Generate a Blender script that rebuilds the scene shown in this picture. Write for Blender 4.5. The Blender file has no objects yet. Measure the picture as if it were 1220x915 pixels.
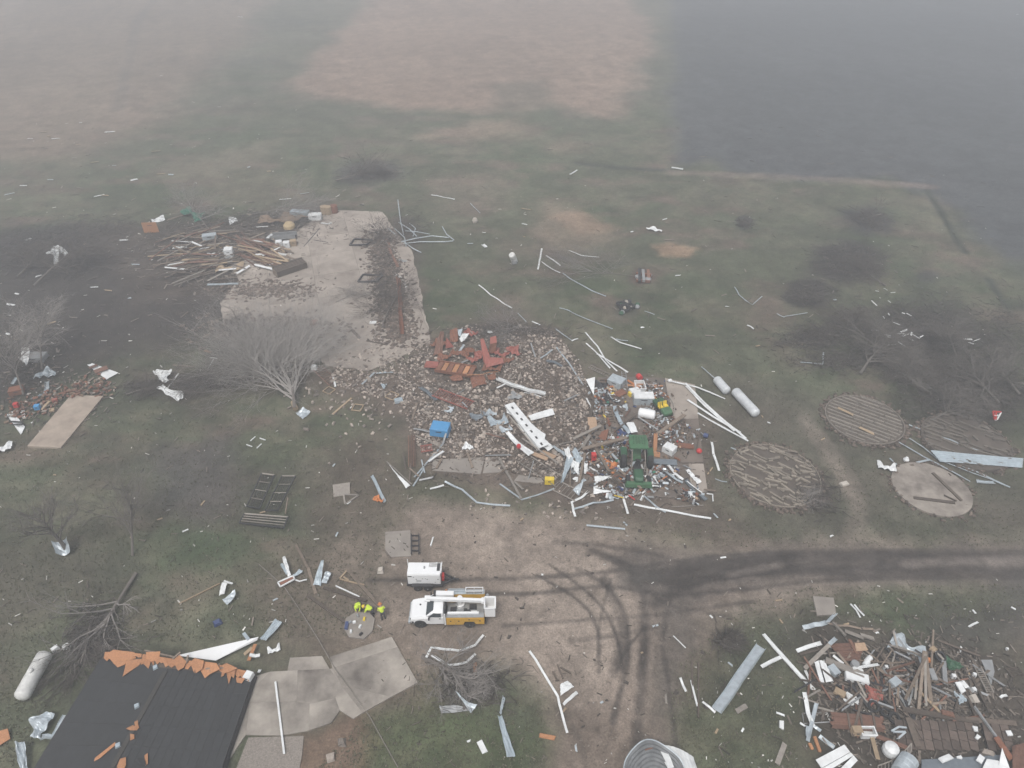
import bpy, math, random
import numpy as np
from mathutils import Vector, Matrix

sc = bpy.context.scene
col = sc.collection
R = math.radians

# ---------------------------------------------------------------- camera
CAM_H, PITCH, FPX, PW, PH = 50.0, R(38.0), 814.0, 1220.0, 915.0
cam_d = bpy.data.cameras.new('drone_camera')
cam = bpy.data.objects.new('drone_camera', cam_d); col.objects.link(cam)
cam.location = (0, 0, CAM_H); cam.rotation_euler = (R(90) - PITCH, 0, 0)
cam_d.sensor_width = 36.0; cam_d.lens = 36.0 * FPX / PW
cam_d.clip_start = 0.5; cam_d.clip_end = 6000
sc.camera = cam

# ---------------------------------------------------------------- sky, sun, exposure
SUN_EL, SUN_AZ = R(62), R(200)
w = bpy.data.worlds.new('World'); sc.world = w; w.use_nodes = True
nt = w.node_tree
bg = nt.nodes['Background']
sky = nt.nodes.new('ShaderNodeTexSky'); sky.sky_type = 'NISHITA'; sky.sun_disc = False
sky.sun_elevation = SUN_EL; sky.sun_rotation = SUN_AZ; sky.air_density = 1.0; sky.dust_density = 4.0
hs = nt.nodes.new('ShaderNodeHueSaturation'); hs.inputs['Saturation'].default_value = 0.27
nt.links.new(sky.outputs[0], hs.inputs['Color']); nt.links.new(hs.outputs[0], bg.inputs['Color'])
bg.inputs['Strength'].default_value = 0.12
sd = bpy.data.lights.new('sun', 'SUN'); sun = bpy.data.objects.new('sun', sd); col.objects.link(sun)
sd.energy = 1.4; sd.angle = R(14); sd.color = (1.0, 0.96, 0.9)
sdir = Vector((math.sin(SUN_AZ) * math.cos(SUN_EL), math.cos(SUN_AZ) * math.cos(SUN_EL), math.sin(SUN_EL)))
sun.rotation_euler = (-sdir).to_track_quat('-Z', 'Y').to_euler(); sun.location = (0, 0, 900)
sc.view_settings.view_transform = 'Standard'; sc.view_settings.look = 'None'
sc.view_settings.exposure = 0.41; sc.view_settings.gamma = 1.0
sc.cycles.volume_bounces = 2
sc.cycles.use_denoising = True

# ---------------------------------------------------------------- helpers
rng = random.Random(7)
def P(u, v, z=0.0):
    """point where the photograph's ray (u, v) meets the plane at height z"""
    x = (u - PW / 2) / FPX; y = -(v - PH / 2) / FPX
    dz = -math.sin(PITCH) + y * math.cos(PITCH); dy = math.cos(PITCH) + y * math.sin(PITCH)
    t = (z - CAM_H) / dz
    return Vector((x * t, dy * t, z))

def tag(o, label=None, cat=None, group=None, kind=None):
    if label: o['label'] = label
    if cat: o['category'] = cat
    if group: o['group'] = group
    if kind: o['kind'] = kind
    return o

class MB:
    """collects faces; build() links them as one mesh object"""
    def __init__(s): s.v = []; s.f = []
    def add(s, vs, fs):
        n = len(s.v); s.v.extend([tuple(p) for p in vs]); s.f.extend([tuple(n + i for i in f) for f in fs]); return s
    def box(s, c, size, M=None, taper=1.0, jit=0.0):
        hx, hy, hz = size[0] / 2, size[1] / 2, size[2] / 2
        vs = []
        for z in (-1, 1):
            k = taper if z > 0 else 1.0
            for x, y in ((-1, -1), (1, -1), (1, 1), (-1, 1)):
                p = Vector((x * hx * k, y * hy * k, z * hz))
                if jit: p += Vector((rng.uniform(-jit, jit) * hx, rng.uniform(-jit, jit) * hy, rng.uniform(-jit, jit) * hz))
                if M is not None: p = M @ p
                vs.append(p + Vector(c))
        return s.add(vs, [(3, 2, 1, 0), (4, 5, 6, 7), (0, 1, 5, 4), (1, 2, 6, 5), (2, 3, 7, 6), (3, 0, 4, 7)])
    def beam(s, a, b, wd, th, roll=0.0, jag=0.0):
        a, b = Vector(a), Vector(b); d = (b - a)
        if d.length < 1e-6: return s
        d.normalize()
        up = Vector((0, 0, 1))
        if abs(d.z) > 0.98: up = Vector((0, 1, 0))
        sx = d.cross(up).normalized(); uz = sx.cross(d).normalized()
        q = Matrix.Rotation(roll, 3, d); sx = q @ sx; uz = q @ uz
        vs = []
        for p in (a, b):
            for i, j in ((-1, -1), (1, -1), (1, 1), (-1, 1)):
                vs.append(p + sx * (i * wd / 2) + uz * (j * th / 2) + d * (rng.uniform(-jag, jag) if jag else 0))
        return s.add(vs, [(3, 2, 1, 0), (4, 5, 6, 7), (0, 1, 5, 4), (1, 2, 6, 5), (2, 3, 7, 6), (3, 0, 4, 7)])
    def tube(s, pts, rad, n=6, cap=True):
        pts = [Vector(p) for p in pts]
        if not hasattr(rad, '__len__'): rad = [rad] * len(pts)
        vs = []; ref = None
        for i, p in enumerate(pts):
            d = (pts[min(i + 1, len(pts) - 1)] - pts[max(i - 1, 0)])
            d = d.normalized() if d.length > 1e-9 else Vector((0, 0, 1))
            if ref is None: ref = Vector((0, 0, 1)) if abs(d.z) < 0.9 else Vector((1, 0, 0))
            sx = d.cross(ref)
            sx = sx.normalized() if sx.length > 1e-6 else d.orthogonal().normalized()
            uz = sx.cross(d).normalized(); ref = uz
            for k in range(n):
                a = 2 * math.pi * k / n
                vs.append(p + sx * (math.cos(a) * rad[i]) + uz * (math.sin(a) * rad[i]))
        fs = []
        for i in range(len(pts) - 1):
            for k in range(n):
                k2 = (k + 1) % n
                fs.append((i * n + k, i * n + k2, (i + 1) * n + k2, (i + 1) * n + k))
        if cap:
            fs.append(tuple(range(n - 1, -1, -1))); m = (len(pts) - 1) * n; fs.append(tuple(m + k for k in range(n)))
        return s.add(vs, fs)
    def prism(s, poly, z0, z1):
        """vertical prism over a polygon of (x, y)"""
        n = len(poly)
        ar = sum(poly[i][0] * poly[(i + 1) % n][1] - poly[(i + 1) % n][0] * poly[i][1] for i in range(n))
        if ar < 0: poly = poly[::-1]
        vs = [(p[0], p[1], z0) for p in poly] + [(p[0], p[1], z1) for p in poly]
        fs = [tuple(range(n - 1, -1, -1)), tuple(range(n, 2 * n))]
        for i in range(n):
            j = (i + 1) % n; fs.append((i, j, n + j, n + i))
        return s.add(vs, fs)
    def profile(s, pts2, axis_a, axis_b, origin, ext):
        """extrude polygon pts2 (in axis_a, axis_b) along ext"""
        a, b, o, e = Vector(axis_a), Vector(axis_b), Vector(origin), Vector(ext)
        n = len(pts2); vs = [o + a * p[0] + b * p[1] for p in pts2]; vs += [v + e for v in vs]
        fs = [tuple(range(n - 1, -1, -1)), tuple(range(n, 2 * n))] + [(i, (i + 1) % n, n + (i + 1) % n, n + i) for i in range(n)]
        return s.add(vs, fs)
    def sweep(s, pts, prof, rolls=None):
        """sweep a closed 2-D profile along a polyline"""
        pts = [Vector(p) for p in pts]; n = len(prof); vs = []
        for i, p in enumerate(pts):
            d = (pts[min(i + 1, len(pts) - 1)] - pts[max(i - 1, 0)]).normalized()
            sx = d.cross(Vector((0, 0, 1))).normalized(); uz = sx.cross(d).normalized()
            if rolls:
                q = Matrix.Rotation(rolls[i], 3, d); sx = q @ sx; uz = q @ uz
            vs += [p + sx * a + uz * b for a, b in prof]
        fs = [(i * n + k, i * n + (k + 1) % n, (i + 1) * n + (k + 1) % n, (i + 1) * n + k) for i in range(len(pts) - 1) for k in range(n)]
        m = (len(pts) - 1) * n
        fs += [tuple(range(n - 1, -1, -1)), tuple(m + k for k in range(n))]
        return s.add(vs, fs)
    def lathe(s, prof, n=16, M=None, o=(0, 0, 0)):
        """prof: list of (r, z), revolved about local z"""
        vs = []
        for r, z in prof:
            for k in range(n):
                a = 2 * math.pi * k / n; p = Vector((r * math.cos(a), r * math.sin(a), z))
                if M is not None: p = M @ p
                vs.append(p + Vector(o))
        fs = [(i * n + k, i * n + (k + 1) % n, (i + 1) * n + (k + 1) % n, (i + 1) * n + k) for i in range(len(prof) - 1) for k in range(n)]
        fs += [tuple(range(n - 1, -1, -1)), tuple((len(prof) - 1) * n + k for k in range(n))]
        return s.add(vs, fs)
    def sheet(s, grid, th):
        """solid sheet from grid[i][j] of points, thickness th downwards along the local normal"""
        nu, nv = len(grid), len(grid[0]); g = grid
        top = [Vector(p) for row in g for p in row]; bot = []
        for i in range(nu):
            for j in range(nv):
                a = Vector(g[min(i + 1, nu - 1)][j]) - Vector(g[max(i - 1, 0)][j]); b = Vector(g[i][min(j + 1, nv - 1)]) - Vector(g[i][max(j - 1, 0)])
                nn = a.cross(b)
                nn = nn.normalized() if nn.length > 1e-9 else Vector((0, 0, 1))
                bot.append(Vector(g[i][j]) - nn * th)
        N = nu * nv; fs = []
        for i in range(nu - 1):
            for j in range(nv - 1):
                a, b, c, d = i * nv + j, (i + 1) * nv + j, (i + 1) * nv + j + 1, i * nv + j + 1
                fs.append((a, b, c, d)); fs.append((N + d, N + c, N + b, N + a))
        rim = [(i, 0) for i in range(nu)] + [(nu - 1, j) for j in range(1, nv)] + [(i, nv - 1) for i in range(nu - 2, -1, -1)] + [(0, j) for j in range(nv - 2, 0, -1)]
        idx = [i * nv + j for i, j in rim]
        for k in range(len(idx)):
            a, b = idx[k], idx[(k + 1) % len(idx)]; fs.append((b, a, N + a, N + b))
        return s.add(top + bot, fs)
    def build(s, name, mat, parent=None, loc=None, smooth=False, world=True):
        """world=True: vertices are world coordinates; the object is placed at its base (or at the parent)"""
        me = bpy.data.meshes.new(name)
        if parent is not None:
            off = Vector((0, 0, 0))
            if world:
                q = parent
                while q is not None: off += Vector(q.location); q = q.parent
        elif loc is not None: off = Vector(loc)
        elif world and s.v:
            a = np.array(s.v); mn, mx = a.min(0), a.max(0); off = Vector(((mn[0] + mx[0]) / 2, (mn[1] + mx[1]) / 2, mn[2]))
        else: off = Vector((0, 0, 0))
        me.from_pydata([(p[0] - off.x, p[1] - off.y, p[2] - off.z) for p in s.v], [], s.f)
        me.materials.append(mat)
        if smooth: me.polygons.foreach_set('use_smooth', [True] * len(me.polygons))
        me.update()
        o = bpy.data.objects.new(name, me); col.objects.link(o)
        if parent is not None: o.parent = parent
        else: o.location = off
        return o

def thing(name, label, cat, loc, rz=0.0, group=None):
    o = bpy.data.objects.new(name, None); col.objects.link(o)
    o.location = loc; o.rotation_euler = (0, 0, rz); o.empty_display_size = 0.3
    return tag(o, label, cat, group)

def copy_tree(o, parent=None):
    c = o.copy(); col.objects.link(c); c.parent = parent
    for ch in list(o.children): copy_tree(ch, c)
    return c

# ---------------------------------------------------------------- materials
def mat(name, c, rough=0.8, metal=0.0, var=0.25, scale=3.0, bump=0.0, c2=None, island=0.0, streak=None, objrand=0.0):
    m = bpy.data.materials.new(name); m.use_nodes = True
    nt = m.node_tree; N = nt.nodes; L = nt.links; b = N['Principled BSDF']
    b.inputs['Roughness'].default_value = rough; b.inputs['Metallic'].default_value = metal
    tc = N.new('ShaderNodeTexCoord'); mp = N.new('ShaderNodeMapping'); L.new(tc.outputs['Object'], mp.inputs[0])
    if streak: mp.inputs['Scale'].default_value = streak
    oi = N.new('ShaderNodeObjectInfo')
    ad = N.new('ShaderNodeVectorMath'); ad.operation = 'ADD'; sc_ = N.new('ShaderNodeVectorMath'); sc_.operation = 'SCALE'
    cb = N.new('ShaderNodeCombineXYZ')
    for k in range(3): L.new(oi.outputs['Random'], cb.inputs[k])
    L.new(cb.outputs[0], sc_.inputs[0]); sc_.inputs['Scale'].default_value = 40.0
    L.new(mp.outputs[0], ad.inputs[0]); L.new(sc_.outputs[0], ad.inputs[1])
    nz = N.new('ShaderNodeTexNoise'); nz.inputs['Scale'].default_value = scale; nz.inputs['Detail'].default_value = 6; nz.inputs['Roughness'].default_value = 0.65
    L.new(ad.outputs[0], nz.inputs['Vector'])
    rp = N.new('ShaderNodeMapRange'); rp.inputs[1].default_value = 0.3; rp.inputs[2].default_value = 0.7
    L.new(nz.outputs['Fac'], rp.inputs[0])
    mx = N.new('ShaderNodeMix'); mx.data_type = 'RGBA'
    L.new(rp.outputs[0], mx.inputs[0])
    d = c2 if c2 else tuple(x * (1 - var) for x in c)
    mx.inputs[6].default_value = (*d, 1); mx.inputs[7].default_value = (*c, 1)
    out = mx.outputs[2]
    if island or objrand:
        ge = N.new('ShaderNodeNewGeometry')
        mr = N.new('ShaderNodeMapRange'); k = island or objrand
        mr.inputs[3].default_value = 1 - k; mr.inputs[4].default_value = 1 + k
        L.new(ge.outputs['Random Per Island'] if island else oi.outputs['Random'], mr.inputs[0])
        hv = N.new('ShaderNodeHueSaturation'); L.new(out, hv.inputs['Color']); L.new(mr.outputs[0], hv.inputs['Value']); out = hv.outputs[0]
    L.new(out, b.inputs['Base Color'])
    if bump:
        bp = N.new('ShaderNodeBump'); bp.inputs['Strength'].default_value = bump; bp.inputs['Distance'].default_value = 0.05
        L.new(nz.outputs['Fac'], bp.inputs['Height']); L.new(bp.outputs[0], b.inputs['Normal'])
    return m

M = {}
M['white'] = mat('white_painted_steel', (.78, .80, .81), .45, 0, .22, 1.6, c2=(.58, .59, .59))
M['galv'] = mat('galvanised_steel', (.56, .62, .66), .42, .35, .3, 2.0, c2=(.36, .40, .43))
M['galv_dull'] = mat('weathered_galvanised_steel', (.36, .37, .38), .55, .3, .35, 2.0)
M['blue_sheet'] = mat('pale_blue_steel', (.43, .50, .55), .45, .2, .3, 2.0)
M['slate'] = mat('slate_blue_steel', (.19, .22, .25), .5, .2, .3, 3.0)
M['wood'] = mat('weathered_timber', (.24, .19, .15), .9, 0, .45, 4.0, .3, objrand=.3)
M['wood_new'] = mat('fresh_pine_timber', (.38, .285, .19), .85, 0, .3, 4.0, .2, objrand=.2)
M['wood_dark'] = mat('old_dark_timber', (.12, .095, .078), .9, 0, .4, 4.0, .3, objrand=.3)
M['wood_grey'] = mat('silvered_timber', (.30, .27, .24), .9, 0, .35, 4.0, .3, objrand=.25)
M['redwood'] = mat('red_brown_timber', (.20, .105, .075), .85, 0, .4, 5.0, .2, objrand=.3)
M['osb'] = mat('orange_sheathing_board', (.48, .23, .115), .9, 0, .35, 9.0, .2, objrand=.15)
M['ply'] = mat('plywood', (.45, .31, .21), .9, 0, .3, 5.0)
M['red'] = mat('red_painted_metal', (.34, .10, .08), .6, 0, .35, 3.0, c2=(.22, .08, .06))
M['rust'] = mat('rusted_steel', (.26, .105, .06), .85, .1, .45, 5.0, .2, c2=(.14, .068, .048))
M['orange'] = mat('orange_plastic', (.58, .21, .07), .6, 0, .25, 4.0)
M['brightred'] = mat('bright_red_plastic', (.55, .04, .04), .5, 0, .2, 4.0)
M['blue'] = mat('blue_plastic', (.08, .30, .58), .5, 0, .2, 2.0)
M['navy'] = mat('navy_plastic', (.045, .07, .18), .5, 0, .25, 4.0)
M['green'] = mat('green_tractor_paint', (.050, .165, .075), .5, 0, .3, 3.0, c2=(.06, .105, .06))
M['dkgreen'] = mat('dark_green_paint', (.03, .10, .05), .5, 0, .3, 3.0)
M['teal'] = mat('teal_green_plastic', (.03, .20, .13), .6, 0, .3, 3.0)
M['yellow'] = mat('yellow_plastic', (.75, .55, .05), .5, 0, .2, 4.0)
M['black'] = mat('black_rubber', (.025, .025, .027), .85, 0, .3, 6.0)
M['dark'] = mat('dark_steel', (.05, .05, .055), .6, .3, .3, 5.0)
M['grey'] = mat('grey_plastic', (.30, .31, .32), .6, 0, .25, 4.0)
M['conc'] = mat('concrete', (.44, .39, .34), .95, 0, .3, .35, .1, c2=(.29, .25, .22))
M['conc_pale'] = mat('pale_concrete', (.52, .48, .43), .95, 0, .3, .6, .1, c2=(.36, .32, .28))
M['conc_dark'] = mat('stained_concrete', (.30, .27, .24), .95, 0, .3, .5, .1, c2=(.19, .17, .155))
M['stone'] = mat('tan_rubble', (.36, .31, .27), .95, 0, .4, 6.0, .2, objrand=.5)
M['stones'] = mat('loose_tan_rubble', (.37, .315, .275), .95, 0, .4, 6.0, 0, island=.75)
M['bark'] = mat('grey_bark', (.17, .15, .135), .95, 0, .35, 5.0, .3)
M['twig'] = mat('grey_twigs', (.25, .23, .215), .95, 0, .3, 2.0)
M['twig_dark'] = mat('dark_twigs', (.11, .095, .085), .95, 0, .35, 2.0)
M['shingle'] = mat('dark_asphalt_shingles', (.040, .042, .045), .95, 0, .3, 1.5, .2, objrand=.05)
M['glass'] = mat('dark_glass', (.06, .075, .085), .12, 0, .15, 1.0)
M['soil'] = mat('brown_soil', (.15, .11, .085), .95, 0, .4, 3.0, .4)
M['hivis'] = mat('hi_vis_fabric', (.62, .80, .06), .8, 0, .15, 9.0)
M['skin'] = mat('skin', (.45, .28, .2), .6, 0, .1, 9.0)
M['trouser'] = mat('dark_work_trousers', (.06, .06, .07), .9, 0, .3, 9.0)
M['truckwhite'] = mat('white_vehicle_paint', (.80, .81, .82), .25, 0, .06, 1.2)
M['truckyellow'] = mat('yellow_vehicle_paint', (.62, .36, .05), .35, 0, .12, 1.5)
M['straw'] = mat('straw', (.52, .40, .24), .95, 0, .3, 5.0, island=.3)
M['fabric'] = mat('brown_cloth', (.24, .17, .12), .95, 0, .4, 6.0)
M['chips'] = mat('pale_litter', (.62, .60, .57), .8, 0, .3, 6.0, island=.5)
M['litter'] = mat('mixed_litter', (.155, .13, .11), .9, 0, .4, 6.0, island=.75)
M['deck'] = mat('dark_wet_planks', (.125, .095, .08), .9, 0, .4, 4.0, .3, objrand=.3)
M['dirtyfloor'] = mat('oil_stained_concrete', (.19, .155, .13), .95, 0, .4, .45, .2, c2=(.10, .085, .075))
LANDMARKS = [('the red machine wreck', 575, 425), ('the orange conveyor', 540, 446), ('the blue tub', 525, 512), ('the slotted white girder', 628, 505), ('the torn white beam', 620, 462), ('the crumpled white stack', 680, 552), ('the pale apron', 548, 556), ('the pink grating', 541, 476),
    ('the toppled grey tree', 345, 480), ('the red slatted fence', 388, 448), ('the blue grey shard', 660, 433), ('the yellow crate', 655, 575), ('the long grey angle', 680, 436), ('the barn floor edge', 440, 425), ('the green tractor', 758, 555), ('the plywood sheet', 705, 507), ('the slate blue sheet', 790, 552),
    ('the white fuel tank', 770, 493), ('the utility vehicle', 795, 488), ('the truck cap', 734, 458), ('the orange uprights', 781, 528), ('the lower apron edge', 765, 592), ('the red ball', 832, 540), ('the pole fan', 1098, 815), ('the plank deck', 1130, 875), ('the tyres', 1055, 845), ('the rust brown sheet', 1010, 778), ('the white steel panels', 980, 800),
    ('the shredded mesh', 1080, 773), ('the grey southeast ladder', 1172, 810), ('the white V post', 964, 850), ('the broad steel plank', 880, 810), ('the reddish plank floor', 1020, 860), ('the feed bunk', 345, 322), ('the dark trough', 338, 283), ('the white washing machine', 274, 305), ('the grey cabinet', 250, 285), ('the green tarpaulin', 230, 257), ('the white pipe pair', 212, 296), ('the ochre insulation', 274, 322),
    ('the tan concrete pad', 85, 500), ('the rust coloured cabinet', 21, 468), ('the striped board', 122, 443), ('the strapped white panel', 20, 503), ('the crushed blue sheet', 55, 449), ('the black roof', 180, 840), ('the driveway', 370, 830), ('the bucket truck', 533, 735), ('the white propane tank', 40, 805), ('the cattle gates', 320, 595), ('the wrapped tree foot', 78, 655), ('the crushed bin', 790, 895), ('the torn white slats', 675, 825), ('the folded western sheets', 270, 707), ('the bent sheet group', 350, 685), ('the torn silver sheets', 200, 462), ('the kinked gutter', 655, 820), ('the square southeast slab', 982, 722), ('the scattered bin floor', 922, 567), ('the neat bin floor', 1030, 502), ('the bare bin floor', 1110, 583), ('the long corrugated sheet', 1165, 546), ('the far tan field', 560, 60), ('the water heater', 612, 303), ('the pipe tangle', 505, 283), ('the far northwest scraps', 60, 165), ('the bent western sheet', 66, 304), ('the implement wreck', 766, 329), ('the eastern brush', 1080, 400)]
def near(u, v): return min(LANDMARKS, key=lambda l: (l[1] - u) ** 2 + ((l[2] - v) * 1.3) ** 2)[0]
TONE = {'wood': 'brown', 'wood_new': 'pale tan', 'wood_grey': 'grey', 'redwood': 'reddish', 'wood_dark': 'dark', 'galv_dull': 'dull metal', 'dark': 'blackish', 'white': 'white', 'galv': 'silver', 'grey': 'grey', 'rust': 'rusty', 'navy': 'navy', 'orange': 'orange', 'black': 'black', 'brightred': 'red', 'blue_sheet': 'pale blue', 'ply': 'tan', 'yellow': 'yellow', 'teal': 'teal', 'stone': 'tan', 'fabric': 'brown'}
M['twig_mid'] = mat('damp_grey_twigs', (.15, .135, .122), .95, 0, .3, 2.0)
M['bin_inside'] = mat('shaded_bin_steel', (.22, .23, .24), .6, .25, .45, 1.2, c2=(.10, .105, .11))  # bin steel darkened: the shade inside the shell is put into its colour
M['twig_pale'] = mat('pale_grey_twigs', (.36, .335, .315), .95, 0, .25, 2.0)
# ---------------------------------------------------------------- the ground: one sheet, its cover painted by kind (grass, dirt, mud, stubble)
def lattice(x, y, seed):
    xi = np.floor(x).astype(np.int64); yi = np.floor(y).astype(np.int64); fx = x - xi; fy = y - yi
    fx = fx * fx * (3 - 2 * fx); fy = fy * fy * (3 - 2 * fy)
    def h(a, b):
        n = (a * 374761393 + b * 668265263 + seed * 982451653) & 0xFFFFFFFF
        n = ((n ^ (n >> 13)) * 1274126177) & 0xFFFFFFFF
        return ((n ^ (n >> 16)) & 0xFFFF) / 65535.0
    return (h(xi, yi) * (1 - fx) + h(xi + 1, yi) * fx) * (1 - fy) + (h(xi, yi + 1) * (1 - fx) + h(xi + 1, yi + 1) * fx) * fy
def fbm(x, y, size, seed=1, octs=4, gain=.55):
    t = 0; a = 1; tot = 0
    for o in range(octs):
        t = t + a * lattice(x / size + 17.3 * o, y / size - 9.1 * o, seed + o); tot += a; a *= gain; size /= 2.07
    return t / tot
def poly_sd(X, Y, pts):
    """signed distance to a polygon, positive inside"""
    d = np.full(X.shape, 1e9); ins = np.zeros(X.shape, bool); n = len(pts)
    for i in range(n):
        ax, ay = pts[i]; bx, by = pts[(i + 1) % n]
        ex, ey = bx - ax, by - ay; wx, wy = X - ax, Y - ay
        t = np.clip((wx * ex + wy * ey) / max(ex * ex + ey * ey, 1e-9), 0, 1)
        d = np.minimum(d, (wx - ex * t) ** 2 + (wy - ey * t) ** 2)
        c = ((ay <= Y) & (by > Y)) | ((by <= Y) & (ay > Y))
        with np.errstate(divide='ignore', invalid='ignore'):
            xx = ax + (Y - ay) / (by - ay if by != ay else 1e-9) * ex
        ins ^= c & (X < xx)
    return np.where(ins, 1, -1) * np.sqrt(d)
def line_d(X, Y, pts):
    d = np.full(X.shape, 1e9)
    for i in range(len(pts) - 1):
        ax, ay = pts[i]; bx, by = pts[i + 1]; ex, ey = bx - ax, by - ay; wx, wy = X - ax, Y - ay
        t = np.clip((wx * ex + wy * ey) / max(ex * ex + ey * ey, 1e-9), 0, 1)
        d = np.minimum(d, (wx - ex * t) ** 2 + (wy - ey * t) ** 2)
    return np.sqrt(d)
def W2(pts): return [tuple(P(u, v)[:2]) for u, v in pts]
def smooth_curve(pts, k=5):
    out = []
    for i in range(len(pts) - 1):
        p0 = pts[max(i - 1, 0)]; p1 = pts[i]; p2 = pts[i + 1]; p3 = pts[min(i + 2, len(pts) - 1)]
        for j in range(k):
            t = j / k
            out.append(tuple(.5 * (2 * p1[a] + (p2[a] - p0[a]) * t + (2 * p0[a] - 5 * p1[a] + 4 * p2[a] - p3[a]) * t * t + (3 * p1[a] - p0[a] - 3 * p2[a] + p3[a]) * t ** 3) for a in (0, 1)))
    return out + [pts[-1]]

ys = [12.0]
while ys[-1] < 420: ys.append(ys[-1] + max(.13, ys[-1] * .0048))
while ys[-1] < 1500: ys.append(ys[-1] * 1.05)
ys = np.array([-300, -150, -60, -20, 0, 6] + ys)
sx = np.concatenate([np.linspace(-1, 1, 561)]); ext = np.array([1.08, 1.2, 1.5, 2.2, 4.0, 9.0, 20.0])
sx = np.concatenate([-ext[::-1], sx, ext])
half = np.maximum(ys, 12) * .60 + 20.0
GX = sx[None, :] * half[:, None]; GY = np.repeat(ys[:, None], len(sx), 1)
n1 = fbm(GX, GY, 9, 1); n2 = fbm(GX, GY, 2.2, 5); n3 = fbm(GX, GY, .6, 9, 3); n4 = fbm(GX, GY, 30, 21)
C = np.zeros(GX.shape + (3,)); RUT = np.zeros(GX.shape)
def lerp(c, m):
    global C
    m = np.clip(m, 0, 1)[..., None]; C = C * (1 - m) + np.array(c) * m
def area(px, c, soft, strength=1.0, rough=1.0, seed=3):
    q = W2(px); x0 = min(p[0] for p in q) - 3 * soft; x1 = max(p[0] for p in q) + 3 * soft; y0 = min(p[1] for p in q) - 3 * soft; y1 = max(p[1] for p in q) + 3 * soft
    r = np.where((ys >= y0) & (ys <= y1))[0]
    if not len(r): return
    sl = slice(r[0], r[-1] + 1); X, Y = GX[sl], GY[sl]
    d = poly_sd(X, Y, q) + soft * rough * 2.2 * (fbm(X, Y, soft * 2.5, seed, 5, .65) - .5)
    m = np.clip(d / soft * .5 + .5, 0, 1); m = m * m * (3 - 2 * m) * strength
    C[sl] = C[sl] * (1 - m[..., None]) + np.array(c) * m[..., None]
def track(px, c, wd, strength=.7, seed=4, brk=.6):
    q = smooth_curve(W2(px)); y0 = min(p[1] for p in q) - 2 * wd; y1 = max(p[1] for p in q) + 2 * wd
    r = np.where((ys >= y0) & (ys <= y1))[0]
    if not len(r): return
    sl = slice(r[0], r[-1] + 1); X, Y = GX[sl], GY[sl]
    d = line_d(X, Y, q) + wd * .5 * (fbm(X, Y, wd * 2, seed, 3) - .5)
    m = np.clip(1.4 - d / wd * 1.4, 0, 1) * strength * np.clip(1 - brk + brk * 2 * fbm(X, Y, 3, seed + 7, 3), 0, 1.2)
    m = np.clip(m, 0, 1)
    C[sl] = C[sl] * (1 - m[..., None]) + np.array(c) * m[..., None]
    if sum(c) < .25: RUT[sl] = np.maximum(RUT[sl], m)
G_GRASS = (.083, .090, .060); G_DRY = (.150, .135, .100); G_BROWN = (.125, .100, .080); G_DIRT = (.222, .182, .153); G_MUD = (.105, .088, .075)
G_WET = (.062, .058, .054); G_TAN = (.235, .172, .135); G_FIELD = (.066, .070, .076); G_OLIVE = (.10, .098, .070)
C[:] = G_GRASS
lerp((.060, .080, .045), (fbm(GX, GY, 14, 31) - .42) * 2.2)
lerp(G_DRY, (n1 - .50) * 2.6)
lerp(G_BROWN, (fbm(GX, GY * 1.6, 7, 41) - .50) * 4.5 * .8)
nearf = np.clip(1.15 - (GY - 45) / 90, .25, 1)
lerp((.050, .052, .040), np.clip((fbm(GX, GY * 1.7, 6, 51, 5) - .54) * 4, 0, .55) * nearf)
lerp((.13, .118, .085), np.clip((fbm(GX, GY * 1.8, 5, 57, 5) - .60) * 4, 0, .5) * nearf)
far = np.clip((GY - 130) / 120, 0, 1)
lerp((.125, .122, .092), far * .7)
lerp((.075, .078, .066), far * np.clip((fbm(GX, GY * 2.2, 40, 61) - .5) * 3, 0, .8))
# far fields
area([(-150, -5), (330, -5), (300, 30), (262, 85), (190, 150), (90, 185), (-150, 200)], (.195, .148, .118), 9, .75)
area([(445, -6), (752, -6), (768, 20), (775, 60), (765, 100), (725, 138), (660, 128), (600, 135), (480, 130), (400, 122), (345, 108), (380, 62), (432, 14)], G_TAN, 5, .95)
area([(560, 148), (615, 140), (640, 160), (560, 168), (500, 162)], G_TAN, 4, .6)
area([(640, 170), (680, 160), (700, 178), (650, 184)], G_TAN, 3, .35)
area([(798, -8), (1500, -8), (1500, 320), (1235, 330), (1165, 285), (1120, 235), (1060, 212), (960, 213), (880, 207), (850, 190), (805, 196)], G_FIELD, 3, .93)
area([(585, 100), (650, 95), (660, 128), (590, 130)], (.10, .10, .075), 3, .5)
area([(640, 235), (735, 265), (740, 290), (690, 300), (640, 280)], (.19, .15, .115), 2.5, .6)
area([(655, 258), (690, 252), (735, 272), (690, 278)], (.24, .165, .12), 1.5, .6)
area([(180, 195), (330, 165), (335, 200), (220, 215)], (.17, .14, .11), 5, .4)
area([(240, 215), (345, 205), (360, 240), (260, 245)], (.17, .14, .11), 4, .4)
area([(515, 210), (600, 200), (620, 250), (520, 262)], (.16, .13, .105), 4, .45)
# scorched and muddy ground in the west
area([(-60, 285), (40, 275), (200, 290), (330, 350), (250, 400), (170, 425), (90, 440), (-60, 520)], (.048, .042, .040), 5, .95)
area([(95, 270), (240, 262), (400, 250), (360, 310), (260, 360), (160, 360)], (.080, .066, .057), 3, .9)
area([(-10, 290), (22, 282), (26, 300), (0, 318)], (.2, .155, .12), 1.5, .6)
area([(150, 440), (400, 440), (430, 480), (320, 470), (180, 470)], (.10, .082, .066), 2.5, .7)
area([(180, 530), (270, 525), (300, 590), (250, 625), (165, 605)], (.080, .074, .071), 2.5, .85)
area([(0, 640), (140, 635), (140, 700), (60, 760), (-40, 800), (-60, 640)], (.080, .071, .058), 5, .7)
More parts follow.
